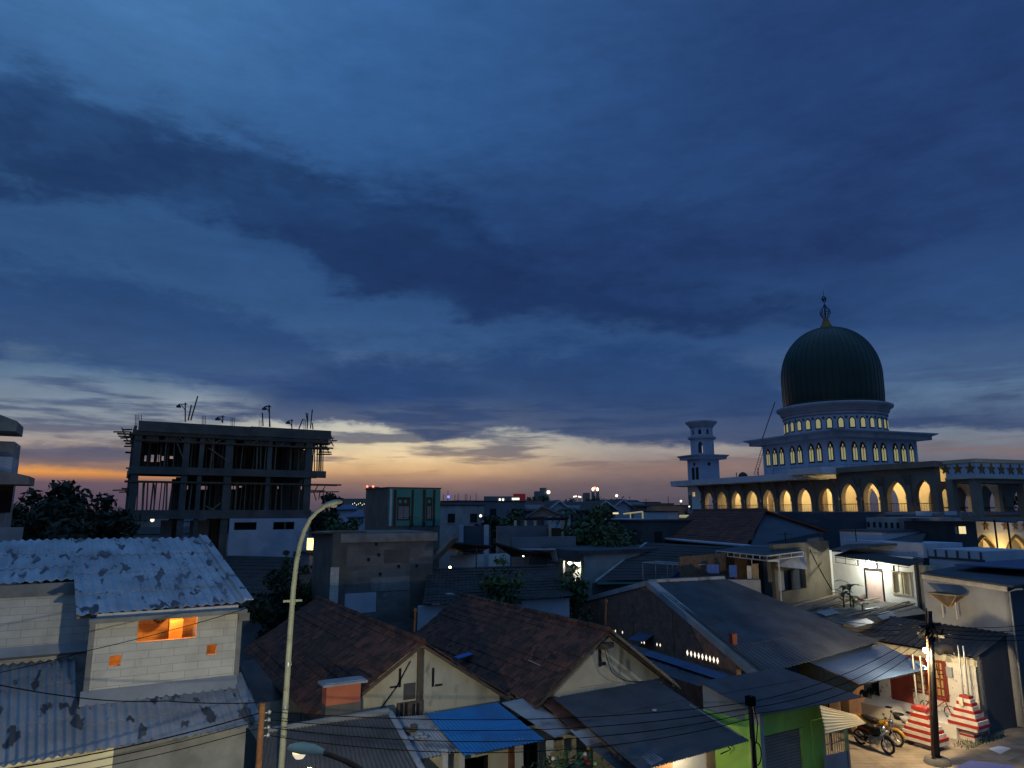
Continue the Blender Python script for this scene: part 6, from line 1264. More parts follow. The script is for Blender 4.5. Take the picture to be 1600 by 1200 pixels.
# dark grey tiled roof behind the brown ones
tA = thing('long_roof', 'long dark grey tiled roof with pale lower wall between the block tower and the leafy doorway', 'house', W(780, 930, 3))
rA1, rB1, rC1, rD1 = W(668, 893, 5.5), W(868, 886, 5.5), W(896, 933, 4.3), W(660, 946, 4.3)
m = MB(); m.sheet(rA1, rB1, rC1, rD1, 36, .04, 12, .03, .02, 5, 0, .012, 'tile', .02); make('roof', m, M['tile_dark'], tA)
m = MB(); n_ = 30
for k in range(n_): p, q = rA1.lerp(rB1, k / n_), rA1.lerp(rB1, (k + 1) / n_); m.tube([p + UP * .05, q + UP * .07], [.12, .1], 6)
make('ridge_tiles', m, M['tile_dark'], tA)
m = MB(); off = GB * .4; m.prism([fl(rD1 + off, 0), fl(rC1 + off, 0), fl(rC1 + off, 4.22), fl(rD1 + off, 4.22)], GB * .2); make('wall', m, M['bluewhite'], tA)
m = MB(); c = W(703, 932, 4.75); m.cbox(c + UP * .12, GA * .16, GB * .3, UP * .015); single('roof_light', 'small pale pane set in the long dark grey tiled roof', 'roof light', m, M['grey_sheet_pale'])
# dark tiled roof below the unfinished building
m = MB(); m.sheet(W(338, 868, 5.2), W(500, 872, 5.2), W(470, 940, 3.4), W(330, 950, 3.4), 40, .03, 12, .03, .02, 4, 0, .01, 'tile'); dr_ = thing('dark_house', 'low house with a dark tiled roof right behind the block house', 'house', W(420, 900, 3)); make('roof', m, M['tile_dark'], dr_)
m = MB(); q0_, q1_ = W(470, 940, 3.3) + GB * .4, W(330, 950, 3.3) + GB * .4; m.prism([fl(q0_, 0), fl(q1_, 0), q1_, q0_], GB * .2); make('wall', m, M['greywall'], dr_)
rsheet('lean_to_roof', 'dim blue ribbed roof between the block house and the tall street lamp', 'roof', (W(372, 1034, 3.5), W(398, 1030, 3.5), W(446, 1092, 2.6), W(400, 1100, 2.6)), 14, .015, M['flat_sheet'])
block('small_house', 'low dark lit porch beside the white infill wall of the unfinished building', 'house', at(482, 905, 52), 2.6, 3, 0, at(482, 866, 52).z, 'farwall', 'farroof')
c = at(487, 850, 51.5); m = MB(); m.cbox(c, V((.32, 0, 0)), V((0, .1, 0)), V((0, 0, .42))); single('lit_porch', 'small glowing yellow porch to the right of the tall lamp neck', 'porch', m, M['litwarm']); lamp('porch_light', c - V((0, .6, .1)), 25, (1, .75, .35), .1)
# flat roofed house with the lit doorway
lz = 6.35; lc0 = W(912, 860, lz); la_, lb_ = gab(lc0)
ld = thing('doorway_house', 'blue grey flat roofed house with a lit green doorway', 'house', fl(lc0, 0))
bl2 = gab(PA(834, 862, la_))[1] if False else lb_ + 6.5
ab = PA(880, 872, la_); bD0 = gab(PA(880, 890, la_))[1]; zD1 = PA(882, 874, la_).z; zD0 = PA(882, 905, la_).z - .3
m = MB(); m.wall(G(la_, lb_), GB, bl2 - lb_, lz - .25, -GA, .15, [(.05, bD0 - lb_, zD0, zD1)]); make('front_wall', m, M['greywall'], ld)
m = MB(); m.gbox(la_ + .001, la_ + 7, lb_ - .02, lb_ + .15, 0, lz - .25); make('side_wall', m, M['greywall'], ld)
m = MB(); m.gbox(la_ - .5, la_ + 9, lb_ - .25, bl2 + .5, lz - .24, lz); m.gbox(la_ - .55, la_ - .5, lb_ - .3, lb_ + 4, lz - .75, lz - .05); make('roof', m, M['flat_sheet'], ld)
m = MB(); m.gbox(la_ + 1.0, la_ + 1.1, lb_ + .3, bD0 + .3, zD0 - .1, zD1 + .2); make('room_wall', m, M['white'], ld)
m = MB(); m.gbox(la_ + .15, la_ + 1.0, lb_ + .16, lb_ + .24, zD0 - .1, zD1 + .2); m.gbox(la_ + .2, la_ + .26, lb_ + .25, lb_ + .62, zD0, zD1); make('green_curtain', m, M['green'], ld)
m = MB(); m.gbox(la_ - .4, la_ + 1.0, lb_ + .2, bD0 + .3, zD0 - .2, zD0 - .1); make('floor', m, M['floorwhite'], ld)
c = G(la_ + .3, bD0 - .35, zD1 - .25); bl = MB(); bl.ball(c, .1); make('bulb', bl, M['whitebulb'], ld); lamp('bulb_light', c + GA * .2 - UP * .1, 60, (1, .93, .7), .08, ld)
# hip roof, dark, behind the brick house
hpA, hpB, hpC, hpD = W(1012, 848, 6.6), W(1165, 856, 6.6), W(1140, 905, 4.6), W(934, 908, 4.6)
hh = thing('dark_hip_house', 'large dark hip roofed house with a pale sloping edge behind the pergola', 'house', W(1000, 900, 4.5))
m = MB(); m.sheet(hpA, hpB, hpC, hpD, 40, .025, 14, .03, .02, 4, 0, .008, 'tile'); make('roof', m, M['farroof'], hh)
m = MB(); m.para(hpA - UP * .05, hpD - hpA, GA * -.25, UP * .09); make('hip_edge', m, M['greywall'], hh)
m = MB(); m.para(hpD - UP * .2, hpC - hpD, GB * .1 , UP * .12); make('green_gutter', m, M['teal'], hh)
m = MB(); m.prism([fl(hpD + GB * .4, 0), fl(hpC + GB * .4, 0), hpC + GB * .4 - UP * .15, hpD + GB * .4 - UP * .15], GB * .2); make('wall', m, M['darkwall'], hh)
# red tiled house below the mosque
rh = thing('red_roof_house', 'house with a red brown tiled roof and pale gutter below the mosque gallery', 'house', W(1100, 850, 6.4))
e0, e1 = W(1039, 842, 6.7), W(1166, 853, 6.7); pe = fl(e1 - e0, 0).normalized(); pn_ = UP.cross(pe); pn_ = pn_ if pn_.y > 0 else -pn_
rdp = e0 + pn_ * 4.4; g2, g1_ = onp(1084, 798, rdp, pn_), onp(1198, 797, rdp, pn_)
m = MB(); m.sheet(g2, g1_, e1, e0, 44, .03, 18, .03, .02, 4, 0, .012, 'tile'); m.slab([g2 - pn_ * .02, g1_ - pn_ * .02, fl(e1, 7.6) + pn_ * 6.4, fl(e0, 7.6) + pn_ * 6.4], .08); make('roof', m, M['tile_red'], rh)
m = MB(); m.tube([e0 - pn_ * .1, e1 - pn_ * .1 + pe * .6], .11, 8); make('gutter', m, M['bluewhite'], rh)
m = MB(); m.tube([g2 + UP * .02, g1_ + UP * .02], .13, 8); make('ridge', m, M['tile_red'], rh)
m = MB(); m.prism([fl(e0 + pn_ * .5 + pe * .5, 0), fl(e1 + pn_ * .5, 0), fl(e1 + pn_ * .5, 6.7), fl(e0 + pn_ * .5 + pe * .5, 6.7)], pn_ * 5.4); m.prism([fl(e1 + pn_ * .5, 6.7), fl(e1 + pn_ * 5.9, 6.7), fl(e1 + pn_ * 5.9, 7.5), fl(g1_ - pe * .5, g1_.z - .15)], -pe * .3); make('wall', m, M['navywall'], rh)
m = MB(); p, q = at(1172, 853, 45), at(1258, 851, 45); m.para(fl(p, 0), fl(q, 0) - fl(p, 0), V((0, .3, 0)), UP * p.z); single('roof_parapet', 'long grey parapet wall between the red tiled roof and the carport', 'wall', m, M['greywall'])
# slate block before the mosque with a lit grille
sb_ = thing('slate_building', 'plain slate coloured block under the mosque gallery with one lit grille window', 'building', at(1290, 850, 57))
q0_, q1_ = at(1216, 800, 57), at(1352, 799.5, 53); sd_ = fl(q1_ - q0_, 0).normalized(); sn_ = UP.cross(sd_); sn_ = sn_ if sn_.y < 0 else -sn_
m = MB(); m.para(fl(q0_, 0), fl(q1_ - q0_, 0), -sn_ * 7, UP * q0_.z); make('wall', m, M['navywall'], sb_)
spt = fl(q0_, 0); sv_ = lambda px, py, d=0.0: onp(px, py, spt + sn_ * d, sn_)
p_, q_ = sv_(1248.5, 839, .02), sv_(1261, 823, .02); m = MB(); m.add([p_, fl(q_, p_.z), q_, fl(p_, q_.z)], [(0, 1, 2, 3)]); m.add([v - sn_ * .02 for v in m.v[:4]], [(3, 2, 1, 0)]); wg = make('lit_grille', m, M['litwarm'], sb_)
m = MB(); u_ = fl(q_ - p_, 0)
for k in range(5): m.para(p_ + u_ * k / 4 - u_.normalized() * .03, u_.normalized() * .07, sn_ * .03, UP * (q_.z - p_.z))
for k in range(5): m.para(p_ + UP * ((q_.z - p_.z) * k / 4 - .03), u_, sn_ * .034, UP * .07)
make('grille_bars', m, M['black'], wg)
m = MB()
for k in range(6): a = sv_(1264, 824 + k * 2.4, .01); b = sv_(1277, 824 + k * 2.4, .01); m.para(a, b - a, sn_ * .05, -UP * .06)
make('louvre', m, M['black'], sb_)
eb = thing('grey_annex', 'grey annex with a row of six small square openings right of the slate block', 'building', at(1370, 835, 50))
q0_, q1_ = at(1352.5, 800, 52.5), at(1425, 812, 49); sd2 = fl(q1_ - q0_, 0).normalized(); n2q = UP.cross(sd2); n2q = n2q if n2q.y < 0 else -n2q
m = MB(); m.para(fl(q0_, 0), fl(q1_ - q0_, 0), -n2q * 5, UP * (q0_.z - .4)); make('wall', m, M['greywall'], eb)
for k in range(6): c = onp(1357 + k * 9.2, 819.5 + k * .3, fl(q0_, 0) + n2q * .01, n2q); m = MB(); m.cbox(c, sd2 * .1, n2q * .02, UP * .19); make('opening', m, M['dark'], eb)
db = thing('dark_annex', 'black walled annex with three slim lit windows under a ribbed eave by the star arcade', 'building', at(1470, 840, 47))
q0_, q1_ = at(1412, 812, 47.5), at(1524, 810, 45.5); sd3 = fl(q1_ - q0_, 0).normalized(); n3q = UP.cross(sd3); n3q = n3q if n3q.y < 0 else -n3q
m = MB(); m.para(fl(q0_, 0), fl(q1_ - q0_, 0), -n3q * 3.5, UP * (q0_.z - .1)); make('wall', m, M['darkwall'], db)
for x0, x1 in ((1493, 1495), (1499, 1503), (1504.5, 1508.5)):
    a, b = onp(x0, 834, fl(q0_, 0) + n3q * .02, n3q), onp(x1, 822.5, fl(q0_, 0) + n3q * .02, n3q); m = MB(); m.para(a, fl(b - a, 0), -n3q * .015, UP * (b.z - a.z)); make('lit_window', m, M['litwarm'] if x0 > 1495 else M['mosque_cream'], db)
m = MB(); m.sheet(at(1412, 803, 49.5), at(1522, 801, 47.5), at(1526, 808, 44.9), at(1410, 808, 46.6), 32, .035, 1, .01, .012, 5); make('ribbed_eave', m, M['flat_sheet'], db)
for x0, x1, lab in ((1432, 1456, 'left pale board standing on the ribbed eave by the mosque'), (1477, 1495, 'right pale board standing on the ribbed eave by the mosque')):
    a, b = at(x0, 807, 46.9), at(x1, 798.5, 46.6); m = MB(); m.para(a, fl(b - a, 0), V((0, .06, 0)), UP * (b.z - a.z)); single('board', lab, 'board', m, M['bluewhite'])
for px, p0_, p1_, lab in ((1555, 812, 862, 'thin black pole before the lit star arcade, nearer the black annex'), (1576, 816, 862, 'thin black pole before the lit star arcade, at its right end')):
    a = at(px - 1.5, p0_, 47); m = MB(); m.tube([a, fl(a, 5.2)], .06, 6); single('thin_pole', lab, 'pole', m, M['black'])
m = MB(); m.slab([at(1531, 812.5, 48), at(1588, 815.5, 46), at(1592, 811, 49), at(1535, 809, 51)], .08); single('flat_canopy', 'thin flat canopy on two black poles before the star arcade', 'canopy', m, M['flat_sheet'])
m = MB(); m.slab([at(1300, 858, 44), at(1360, 838, 50), at(1450, 828, 48), at(1440, 846, 42)], .1); single('flat_roof', 'flat dark roof with a raised rim before the grey annex', 'roof', m, M['flat_sheet'])
block('white_wall_house', 'pale blue wall behind the bulb lit house by the black annex', 'house', at(1380, 850, 45), 5, 3, 0, at(1400, 832, 45).z, 'bluewhite', 'flat_sheet')
# houses in the middle of the view
def gable_far(label, pxl, pxr, py_eave, py_ridge, Y, depth, wall='farwall', roof='farroof', front='gable', ang=12):
    p, q = at(pxl, py_eave, Y), at(pxr, py_eave, Y); w = (q - p).length; u = V((math.cos(R(ang)), math.sin(R(ang)), 0)); v = V((-u.y, u.x, 0)); ze = p.z; zr = at((pxl + pxr) / 2, py_ridge, Y).z
    t = thing('gabled_house', label, 'house', fl(p, 0)); p = fl(p, 0)
    if front == 'gable':
        m = MB(); m.prism([p, p + u * w, p + u * w + UP * ze, p + u * w / 2 + UP * (zr - .15), p + UP * ze], v * depth); make('wall', m, M[wall], t); m = MB()
        for s_ in (0, 1):
            e = p + u * (w + .5 if s_ else -.5) + UP * (ze - .25); r_ = p + u * w / 2 + UP * zr; m.slab([e - v * .4, r_ - v * .4, r_ + v * (depth + .4), e + v * (depth + .4)], .1)
        make('roof', m, M[roof], t)
        m = MB(); 
        for s_ in (0, 1): e = p + u * (w + .5 if s_ else -.5) + UP * (ze - .25); r_ = p + u * w / 2 + UP * zr; m.para(e - v * .5, r_ - e, v * .08, -UP * .22)
        make('barge_board', m, M['bluewhite'], t)
    else:
        m = MB(); m.para(p, u * w, v * depth, UP * ze); m.prism([p + UP * ze, p + v * depth + UP * ze, p + v * depth / 2 + UP * (zr - .1)], u * w); make('wall', m, M[wall], t)
        m = MB(); r0 = p + v * depth / 2 + UP * zr - u * .3; m.slab([p - v * .4 - u * .3 + UP * (ze - .2), p - v * .4 + u * (w + .3) + UP * (ze - .2), r0 + u * (w + .6), r0], .1); m.slab([p + v * (depth + .4) - u * .3 + UP * (ze - .2), r0, r0 + u * (w + .6), p + v * (depth + .4) + u * (w + .3) + UP * (ze - .2)], .1); make('roof', m, M[roof], t)
    return t
block('blue_block', 'wide dusky blue block on the skyline right of the striped box', 'building', at(716, 840, 78), 8.6, 8, 0, at(716, 783.5, 78).z, 'farwall', 'farroof')
block('grey_block', 'grey windowless block just right of the striped box', 'building', at(686, 840, 70), 5, 8, 0, at(690, 790, 70).z, 'greywall', 'farroof')
block('long_wall', 'long pale blue garden wall in the middle distance left of the big tree', 'wall', at(778, 850, 55), 4.6, .3, 0, at(778, 822, 55).z, 'farwall')
block('long_wall', 'lower blue panelled wall right of the block tower', 'wall', at(718, 850, 52), 2.6, .3, 0, at(718, 822, 52).z, 'navywall')
block('long_wall', 'grey yard wall before the verandah house left of the big tree', 'wall', at(800, 856, 50), 5.5, .3, 0, at(800, 840, 50).z, 'farwall')
for px in (716, 756): a = at(px, 850, 51.5); m = MB(); m.para(fl(a, 0), V((.35, 0, 0)), V((0, .35, 0)), UP * at(px, 820, 51.5).z); single('gate_post', 'pale square post at the %s end of the lower blue panelled wall' % ('left' if px < 730 else 'right'), 'post', m, M['bluewhite'])
m = MB(); m.slab([W(702, 868, 5.8), W(800, 864, 5.8), W(822, 882, 4.9), W(710, 888, 4.9)], .1); single('white_roof', 'pale flat roof glowing at its lower left corner in the middle distance', 'roof', m, M['white'])
c = W(706, 886, 4.6) - V((.1, .4, 0)); bl = MB(); bl.ball(c, .09); sl_ = single('wall_lamp', 'small warm lamp at the corner of the pale flat roof', 'lamp', bl, M['warmbulb']); lamp('wall_lamp_light', c + V((0, -.3, -.1)), 40, (1, .72, .3), .1)
m = MB(); p, q = W(676, 893, 5.2), W(716, 883, 5.2); m.para(fl(p, 3), fl(q - p, 0), V((0, .2, 0)), UP * 2); single('lit_wall', 'short cream wall lit by the small warm lamp', 'wall', m, M['cream'])
m = MB(); m.slab([W(703, 846, 7.0), W(770, 852, 6.8), W(745, 862, 6.0), W(690, 858, 6.2)], .1); single('flat_roof', 'dark sloping roof behind the pale flat roof', 'roof', m, M['farroof'])
m = MB(); m.slab([W(770, 846, 7.0), W(812, 858, 6.4), W(880, 866, 5.9), W(800, 868, 5.9)], .1); single('flat_roof', 'rust dark low roof right of the pale flat roof', 'roof', m, M['tile_dark'])
m = MB(); m.slab([W(806, 857, 6.4), W(868, 857, 6.4), W(872, 876, 5.6), W(842, 870, 5.6)], .1); single('flat_roof', 'blue grey flat roof left of the lit green doorway', 'roof', m, M['bluewhite'])
vh_ = thing('verandah_house', 'open verandah house on pale posts with a light fretted gable in the middle distance', 'house', at(860, 830, 57))
p, q = at(826, 807, 57), at(886, 807, 57); zr_ = at(848, 793, 57).z
m = MB(); m.prism([p, q, at(868, 799, 57), at(847, 793.5, 57)], V((0, .3, 0))); make('gable', m, M['greywall'], vh_)
m = MB(); m.slab([at(822, 809, 56.5), at(847, 792.5, 56.5), at(847, 790, 64), at(822, 806, 64)], .1); m.slab([at(847, 792.5, 56.5), at(890, 809, 56.5), at(890, 806, 64), at(847, 790, 64)], .1); make('roof', m, M['farroof'], vh_)
for px in (803, 819, 834, 857, 877): a = at(px, 811, 57); m = MB(); m.para(fl(a, 0), V((.22, 0, 0)), V((0, .22, 0)), UP * a.z); make('post', m, M['mosque_cream'], vh_)
m = MB(); a, b = at(800, 811, 57), at(888, 811, 57); m.para(a - UP * .1, b - a, V((0, .3, 0)), UP * .22); make('beam', m, M['farroof'], vh_)
m = MB(); a, b = at(826, 840, 60), at(890, 840, 60); m.para(fl(a, 0), fl(b - a, 0), V((0, .3, 0)), UP * 7.5); make('rear_wall', m, M['mosque_dim'], vh_)
gable_far('gabled house with a dull red roof on the skyline left of the big tree', 822, 860, 795, 781, 82, 10, 'farwall', 'tile_red', 'side')
gable_far('pale gabled house front with white barge boards on the skyline', 856, 892, 796, 781, 80, 8, 'bluewhite', 'farroof', 'gable', 8)
gable_far('dark roofed house behind the big tree on the skyline', 892, 934, 795, 783, 95, 10, 'farwall', 'farroof', 'side')
gable_far('blue gabled house with a bright white roof edge right of the skyline lamps', 960, 986, 790, 779.5, 92, 9, 'bluewhite', 'farroof', 'gable', 8)
gable_far('dark roofed house joined to the blue gabled one on the skyline', 986, 1010, 788, 780.5, 92, 9, 'farwall', 'farroof', 'side', 8)
gable_far('house with a sloping dark roof left of the blue gabled one', 930, 962, 794, 781.5, 88, 9, 'farwall', 'farroof', 'gable', 8)
bhz = block('brown_house', 'brown flat walled house with a pale roof rim right of the big tree', 'house', at(981, 860, 60), 2.4, 3, 0, at(981, 813, 60).z, 'mosque_dim', 'bluewhite', .12, .3)
block('dark_house', 'black flat block between the big tree and the red tiled roof', 'house', at(1004, 860, 56), 6.5, 4, 0, at(1004, 815, 56).z, 'darkwall', 'farroof')
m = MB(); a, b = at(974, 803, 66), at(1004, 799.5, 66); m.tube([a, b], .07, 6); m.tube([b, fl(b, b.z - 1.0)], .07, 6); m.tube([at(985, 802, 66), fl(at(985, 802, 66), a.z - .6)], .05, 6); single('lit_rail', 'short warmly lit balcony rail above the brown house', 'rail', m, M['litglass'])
c = at(962, 802, 64); m = MB(); m.cbox(c, V((.25, 0, 0)), V((0, .05, 0)), V((0, 0, .07))); single('lit_window', 'small lit window slit in the foliage of the big tree', 'window', m, M['litwarm'])
block('low_house', 'low dark flat roof far behind the minaret foot', 'house', at(1010, 850, 100), 9, 6, 0, at(1012, 790, 100).z, 'farwall', 'farroof')
for k, (x0, x1, yt, Y) in enumerate(((1014, 1040, 785, 150), (1034, 1062, 787, 170), (1046, 1066, 800, 80))):
    block('far_block', ('flat topped far block right of the blue gabled house', 'low far block nearest the mosque gallery', 'pale small house just left of the mosque gallery foot')[k], 'building', at(x0, 850, Y), (x1 - x0) / FPX * Y, 6, 0, at(x0, yt, Y).z, ('farwall', 'farwall', 'bluewhite')[k], 'farroof')
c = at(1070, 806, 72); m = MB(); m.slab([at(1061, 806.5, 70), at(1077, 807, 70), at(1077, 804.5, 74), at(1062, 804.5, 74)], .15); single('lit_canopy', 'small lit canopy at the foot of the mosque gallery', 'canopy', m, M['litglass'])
# far skyline
def lampost(label, px, py, Y, r, mt, h=None, name='skyline_lamp', group=None):
    c = at(px, py, Y); t = thing(name, label, 'lamp', fl(c, 0)); m = MB(); m.ball(c, r * .46); make('globe', m, M[mt], t); m = MB(); m.tube([fl(c, 0), c - UP * r], r * .25, 6); make('post', m, M['farwall'], t); return t
lampost('bright white lamp on the skyline left of the blue gabled house', 963.5, 774.5, 130, .5, 'farlamp')
lampost('white lamp low on the skyline near the mosque', 1064, 783, 120, .38, 'farlamp')
lampost('white lamp shining through foliage in the middle distance', 751, 806, 62, .24, 'farlamp')
lampost('orange lamp glowing through the dark trees on the left', 50, 785, 60, .28, 'farorange')
lampost('white lamp seen through the arches under the star parapet', 1539, 786, 70, .17, 'farlamp')
lampost('tiny warm lamp left of the mosque gallery end', 1077, 791.5, 78, .16, 'farlamp')
lampost('small white lamp on the skyline behind the striped red sign', 821, 785, 150, .3, 'farlamp')
lampost('small lamp on a post behind the long dark grey tiled roof', 817.5, 869, 44, .07, 'warmbulb')
bs = thing('lit_building', 'distant white lit building on the skyline beside the red sign block', 'building', at(755, 790, 170))
p, q = at(756, 785, 170), at(812, 785, 170); m = MB(); m.para(fl(p, 0), fl(q - p, 0), V((0, 12, 0)), UP * at(780, 775.5, 170).z); make('wall', m, M['farwall'], bs)
for x0, x1, y0, y1, mt in ((779.5, 782.5, 779, 787, 'litwhite'), (784.5, 787.5, 779, 787, 'litwhite'), (800, 811.5, 778, 781, 'litwhite'), (801, 811, 781.5, 786, 'litglass')):
    a, b = at(x0, y1, 169.9), at(x1, y0, 169.9); m = MB(); m.para(a, fl(b - a, 0), V((0, -.1, 0)), UP * (b.z - a.z)); make('window', m, M[mt], bs)
p, q = at(802, 800, 176), at(821, 800, 176); m = MB(); m.para(fl(p, 0), fl(q - p, 0), V((0, 8, 0)), UP * at(810, 771.5, 176).z); single('red_sign_block', 'red sign block rising behind the distant lit building', 'building', m, mat('red_board', (.16, .03, .035), (.1, .02, .025), .4, bump=0, extra=lambda b: (b.inputs['Emission Color'].__setattr__('default_value', (.5, .03, .04, 1)), b.inputs['Emission Strength'].__setattr__('default_value', .12))))
for k, (x0, x1, yt, Y, mt) in enumerate(((571, 576.5, 760.5, 420, 'farwall'), (578, 588, 760.5, 430, 'farwall'), (836, 858, 767.5, 330, 'farwall'))):
    t = thing('far_tower', ('slim far tower with red roof lamps just left of the striped box', 'wider far tower with red roof lamps just left of the striped box', 'far pale block above the skyline trees with one lit lamp')[k], 'building', fl(at(x0, 790, Y), 0))
    p, q = at(x0, 790, Y), at(x1, 790, Y); m = MB(); m.para(fl(p, 0), fl(q - p, 0), V((0, 15, 0)), UP * at(x0, yt, Y).z); make('wall', m, M[mt], t)
    m = MB(); c = at(x1 - 1 if k == 2 else (x0 + x1) / 2, yt + (1.5 if k == 2 else -.4), Y - .5); m.ball(c, .8 if k == 2 else .6); make('roof_lamp', m, M['farlamp'] if k == 2 else M['farred'], t)
    if k == 2: m = MB(); a = at(844, 767.5, Y); m.para(a, V((3, 0, 0)), V((0, 6, 0)), UP * 1.6); make('roof_room', m, M['farwall'], t)
for k, (px, yt) in enumerate(((693, 772), (700, 766), (711, 773), (716, 770), (727, 772), (729.5, 771), (744, 770), (984, 775), (1044, 775), (735, 774))):
    a = at(px, yt, 300); m = MB(); m.tube([fl(a, 0), a], [.28, .1], 5); single('radio_mast', 'thin far radio mast on the skyline', 'mast', m, M['black'], group='radio masts on the skyline')
m = MB(); a, b = at(699, 778, 299), at(702.5, 774.5, 299); m.para(a, fl(b - a, 0), V((0, -.3, 0)), UP * (b.z - a.z)); single('blue_lamp', 'blue glowing far lamp right of the striped box', 'lamp', m, M['farblue'])
m = MB(); a, b = at(687, 789, 200), at(702, 783, 200); m.para(fl(a, 0), fl(b - a, 0), V((0, 5, 0)), UP * b.z); single('far_block', 'small cream far block below the blue lamp', 'building', m, M['mosque_cream'])
ct_ = thing('signal_tower', 'far white tower topped by two warm lamps and a red one', 'tower', fl(at(930, 780, 400), 0))
for px in (926.5, 933.5): m = MB(); a = at(px, 765, 400); m.tube([fl(a, 0), a], .9, 8); make('shaft', m, M['farwall'], ct_); m = MB(); m.ball(at(px, 764.5, 399), .7, 0, 8, 1.4); make('lamp', m, M['farlamp'], ct_)
m = MB(); m.ball(at(929.5, 762.5, 399), .7); make('red_lamp', m, M['farred'], ct_)
for k, (px, py) in enumerate(((897, 776), (900, 775.5), (904.5, 776), (907, 776.5))): lampost('small warm lamp in the row above the skyline trees', px, py, 260, .55, 'farlamp', group='x')['group'] = 'row of warm lamps above the trees'
for k in range(9): 
    t = lampost('tiny warm street lamp far off left of the striped box', 548 + k * 3.0, 789 - (k % 3) * 1.5, 330, .3, 'farlamp'); t['group'] = 'far street lamps'
for k, (x0, x1, yt, Y, lab) in enumerate(((530, 572, 779, 360, 'long hazy far apartment row left of the striped box'), (914, 922, 770, 350, 'reddish lattice far building left of the signal tower'))):
    a, b = at(x0, 795, Y), at(x1, 795, Y); m = MB(); m.para(fl(a, 0), fl(b - a, 0), V((0, 10, 0)), UP * at(x0, yt, Y).z); single('far_block', lab, 'building', m, M['mosque_dim'])
for k, (x0, x1, y0, Y, lab) in enumerate(((516, 560, 788, 110, 'blue metal roof among trees right of the tall lamp head'), (540, 572, 800, 95, 'small blue house roof left of the block tower'))):
    m = MB(); m.slab([at(x0, y0 + 8, Y), at(x1, y0 + 7, Y), at(x1 - 8, y0, Y + 8), at(x0 + 12, y0 + 1, Y + 8)], .15); t = thing('blue_roof_house', lab, 'house', fl(at(x0, 800, Y), 0)); make('roof', m, M['canopy'], t); m = MB(); a, b = at(x0 + 4, y0 + 8, Y + .5), at(x1 - 4, y0 + 8, Y + .5); m.para(fl(a, 0), fl(b - a, 0), V((0, 6, 0)), UP * a.z); make('wall', m, M['bluewhite'], t)
# scattered low roofs that fill the town towards the horizon
fr_ = random.Random(5)
kinds = ('dark low pitched roof among the distant houses', 'grey low pitched roof among the distant houses', 'rust brown low pitched roof among the distant houses')
for k in range(46):
    Y = fr_.uniform(95, 330); px = fr_.uniform(150, 1120)
    if 180 < px < 520 and Y < 130: Y += 60
    c = at(px, 800, Y); zt_k = fr_.uniform(3.2, 7.2); w = fr_.uniform(6, 12); i = k % 3; u = V((math.cos(R(20)), math.sin(R(20)), 0)) if k % 2 else GA; v = V((-u.y, u.x, 0)); p = V((c.x, c.y, 0))
    t = thing('low_house', kinds[i], 'house', p, 'distant low houses')
    m = MB(); m.para(p, u * w, v * 8, UP * (zt_k - 1.6)); make('wall', m, M[('farwall', 'greywall', 'mosque_dim')[i]], t)
    m = MB(); r0 = p + v * 4 + UP * zt_k; e0_, e1_ = p - v * .4 - u * .4 + UP * (zt_k - 1.7), p + v * 8.4 - u * .4 + UP * (zt_k - 1.7); uw = u * (w + .8)
    m.slab([e0_, e0_ + uw, r0 - u * .4 + uw, r0 - u * .4], .1); m.slab([e1_ + uw, e1_, r0 - u * .4, r0 - u * .4 + uw], .1); make('roof', m, M[('farroof', 'flat_sheet', 'tile_dark')[i]], t)

# television aerials on the nearer roofs
for k, (px, y0, y1, Y, lab) in enumerate(((744, 890, 856, 40, 'dark aerial pole rising before the pale flat roof'), (1078, 885, 866, 43, 'thin aerial above the pergola frame'), (828, 882, 862, 46, 'aerial on the rust dark low roof'), (986, 850, 822, 60, 'aerial on the brown flat walled house'), (1010, 800, 780, 92, 'aerial on the dark roofed house by the blue gabled one'), (640, 838, 806, 44, 'aerial at the rear of the block tower roof'), (1228, 852, 832, 46, 'aerial on the long grey parapet'), (1338, 846, 826, 45, 'aerial on the pale blue parapet of the lit house'))):
    a, b = at(px, y0, Y), at(px, y1, Y); t = thing('aerial', lab, 'aerial', a); m = MB(); m.tube([a, fl(a, b.z)], .035, 6); make('pole', m, M['black'], t); m = MB(); tp_ = fl(a, b.z - .1); m.tube([tp_ - GA * .5, tp_ + GA * .6], .015, 5)
    for j in range(6): q = tp_ + GA * (-.45 + j * .2); m.tube([q - GB * (.35 - j * .03), q + GB * (.35 - j * .03)], .01, 4)
    make('antenna', m, M['black'], t)
# ------------------------------------------------------------------ trees and plants
def leaf_cloud(m, blobs, n, size, rg, up=.3):
    tot = sum(b[1] ** 2 for b in blobs)
    for c, r in blobs:
        sx = (1, 1, .8)
        for _ in range(int(n * r * r / tot)):
            d = V((rg.gauss(0, 1), rg.gauss(0, 1), rg.gauss(0, 1))).normalized() * (rg.random() ** .45) * r; p = V(c) + V((d.x, d.y, d.z * .8))
            nn = (d.normalized() + V((rg.gauss(0, .6), rg.gauss(0, .6), rg.gauss(0, .6) + up))).normalized(); x = nn.orthogonal().normalized(); a = rg.uniform(0, 6.28); y = nn.cross(x); x, y = x * math.cos(a) + y * math.sin(a), y * math.cos(a) - x * math.sin(a)
            s = size * rg.uniform(.6, 1.35); m.add([p - x * s * .5, p - y * s * .28, p + x * s * .6 + nn * s * .1, p + y * s * .28], [(0, 1, 2, 3)])
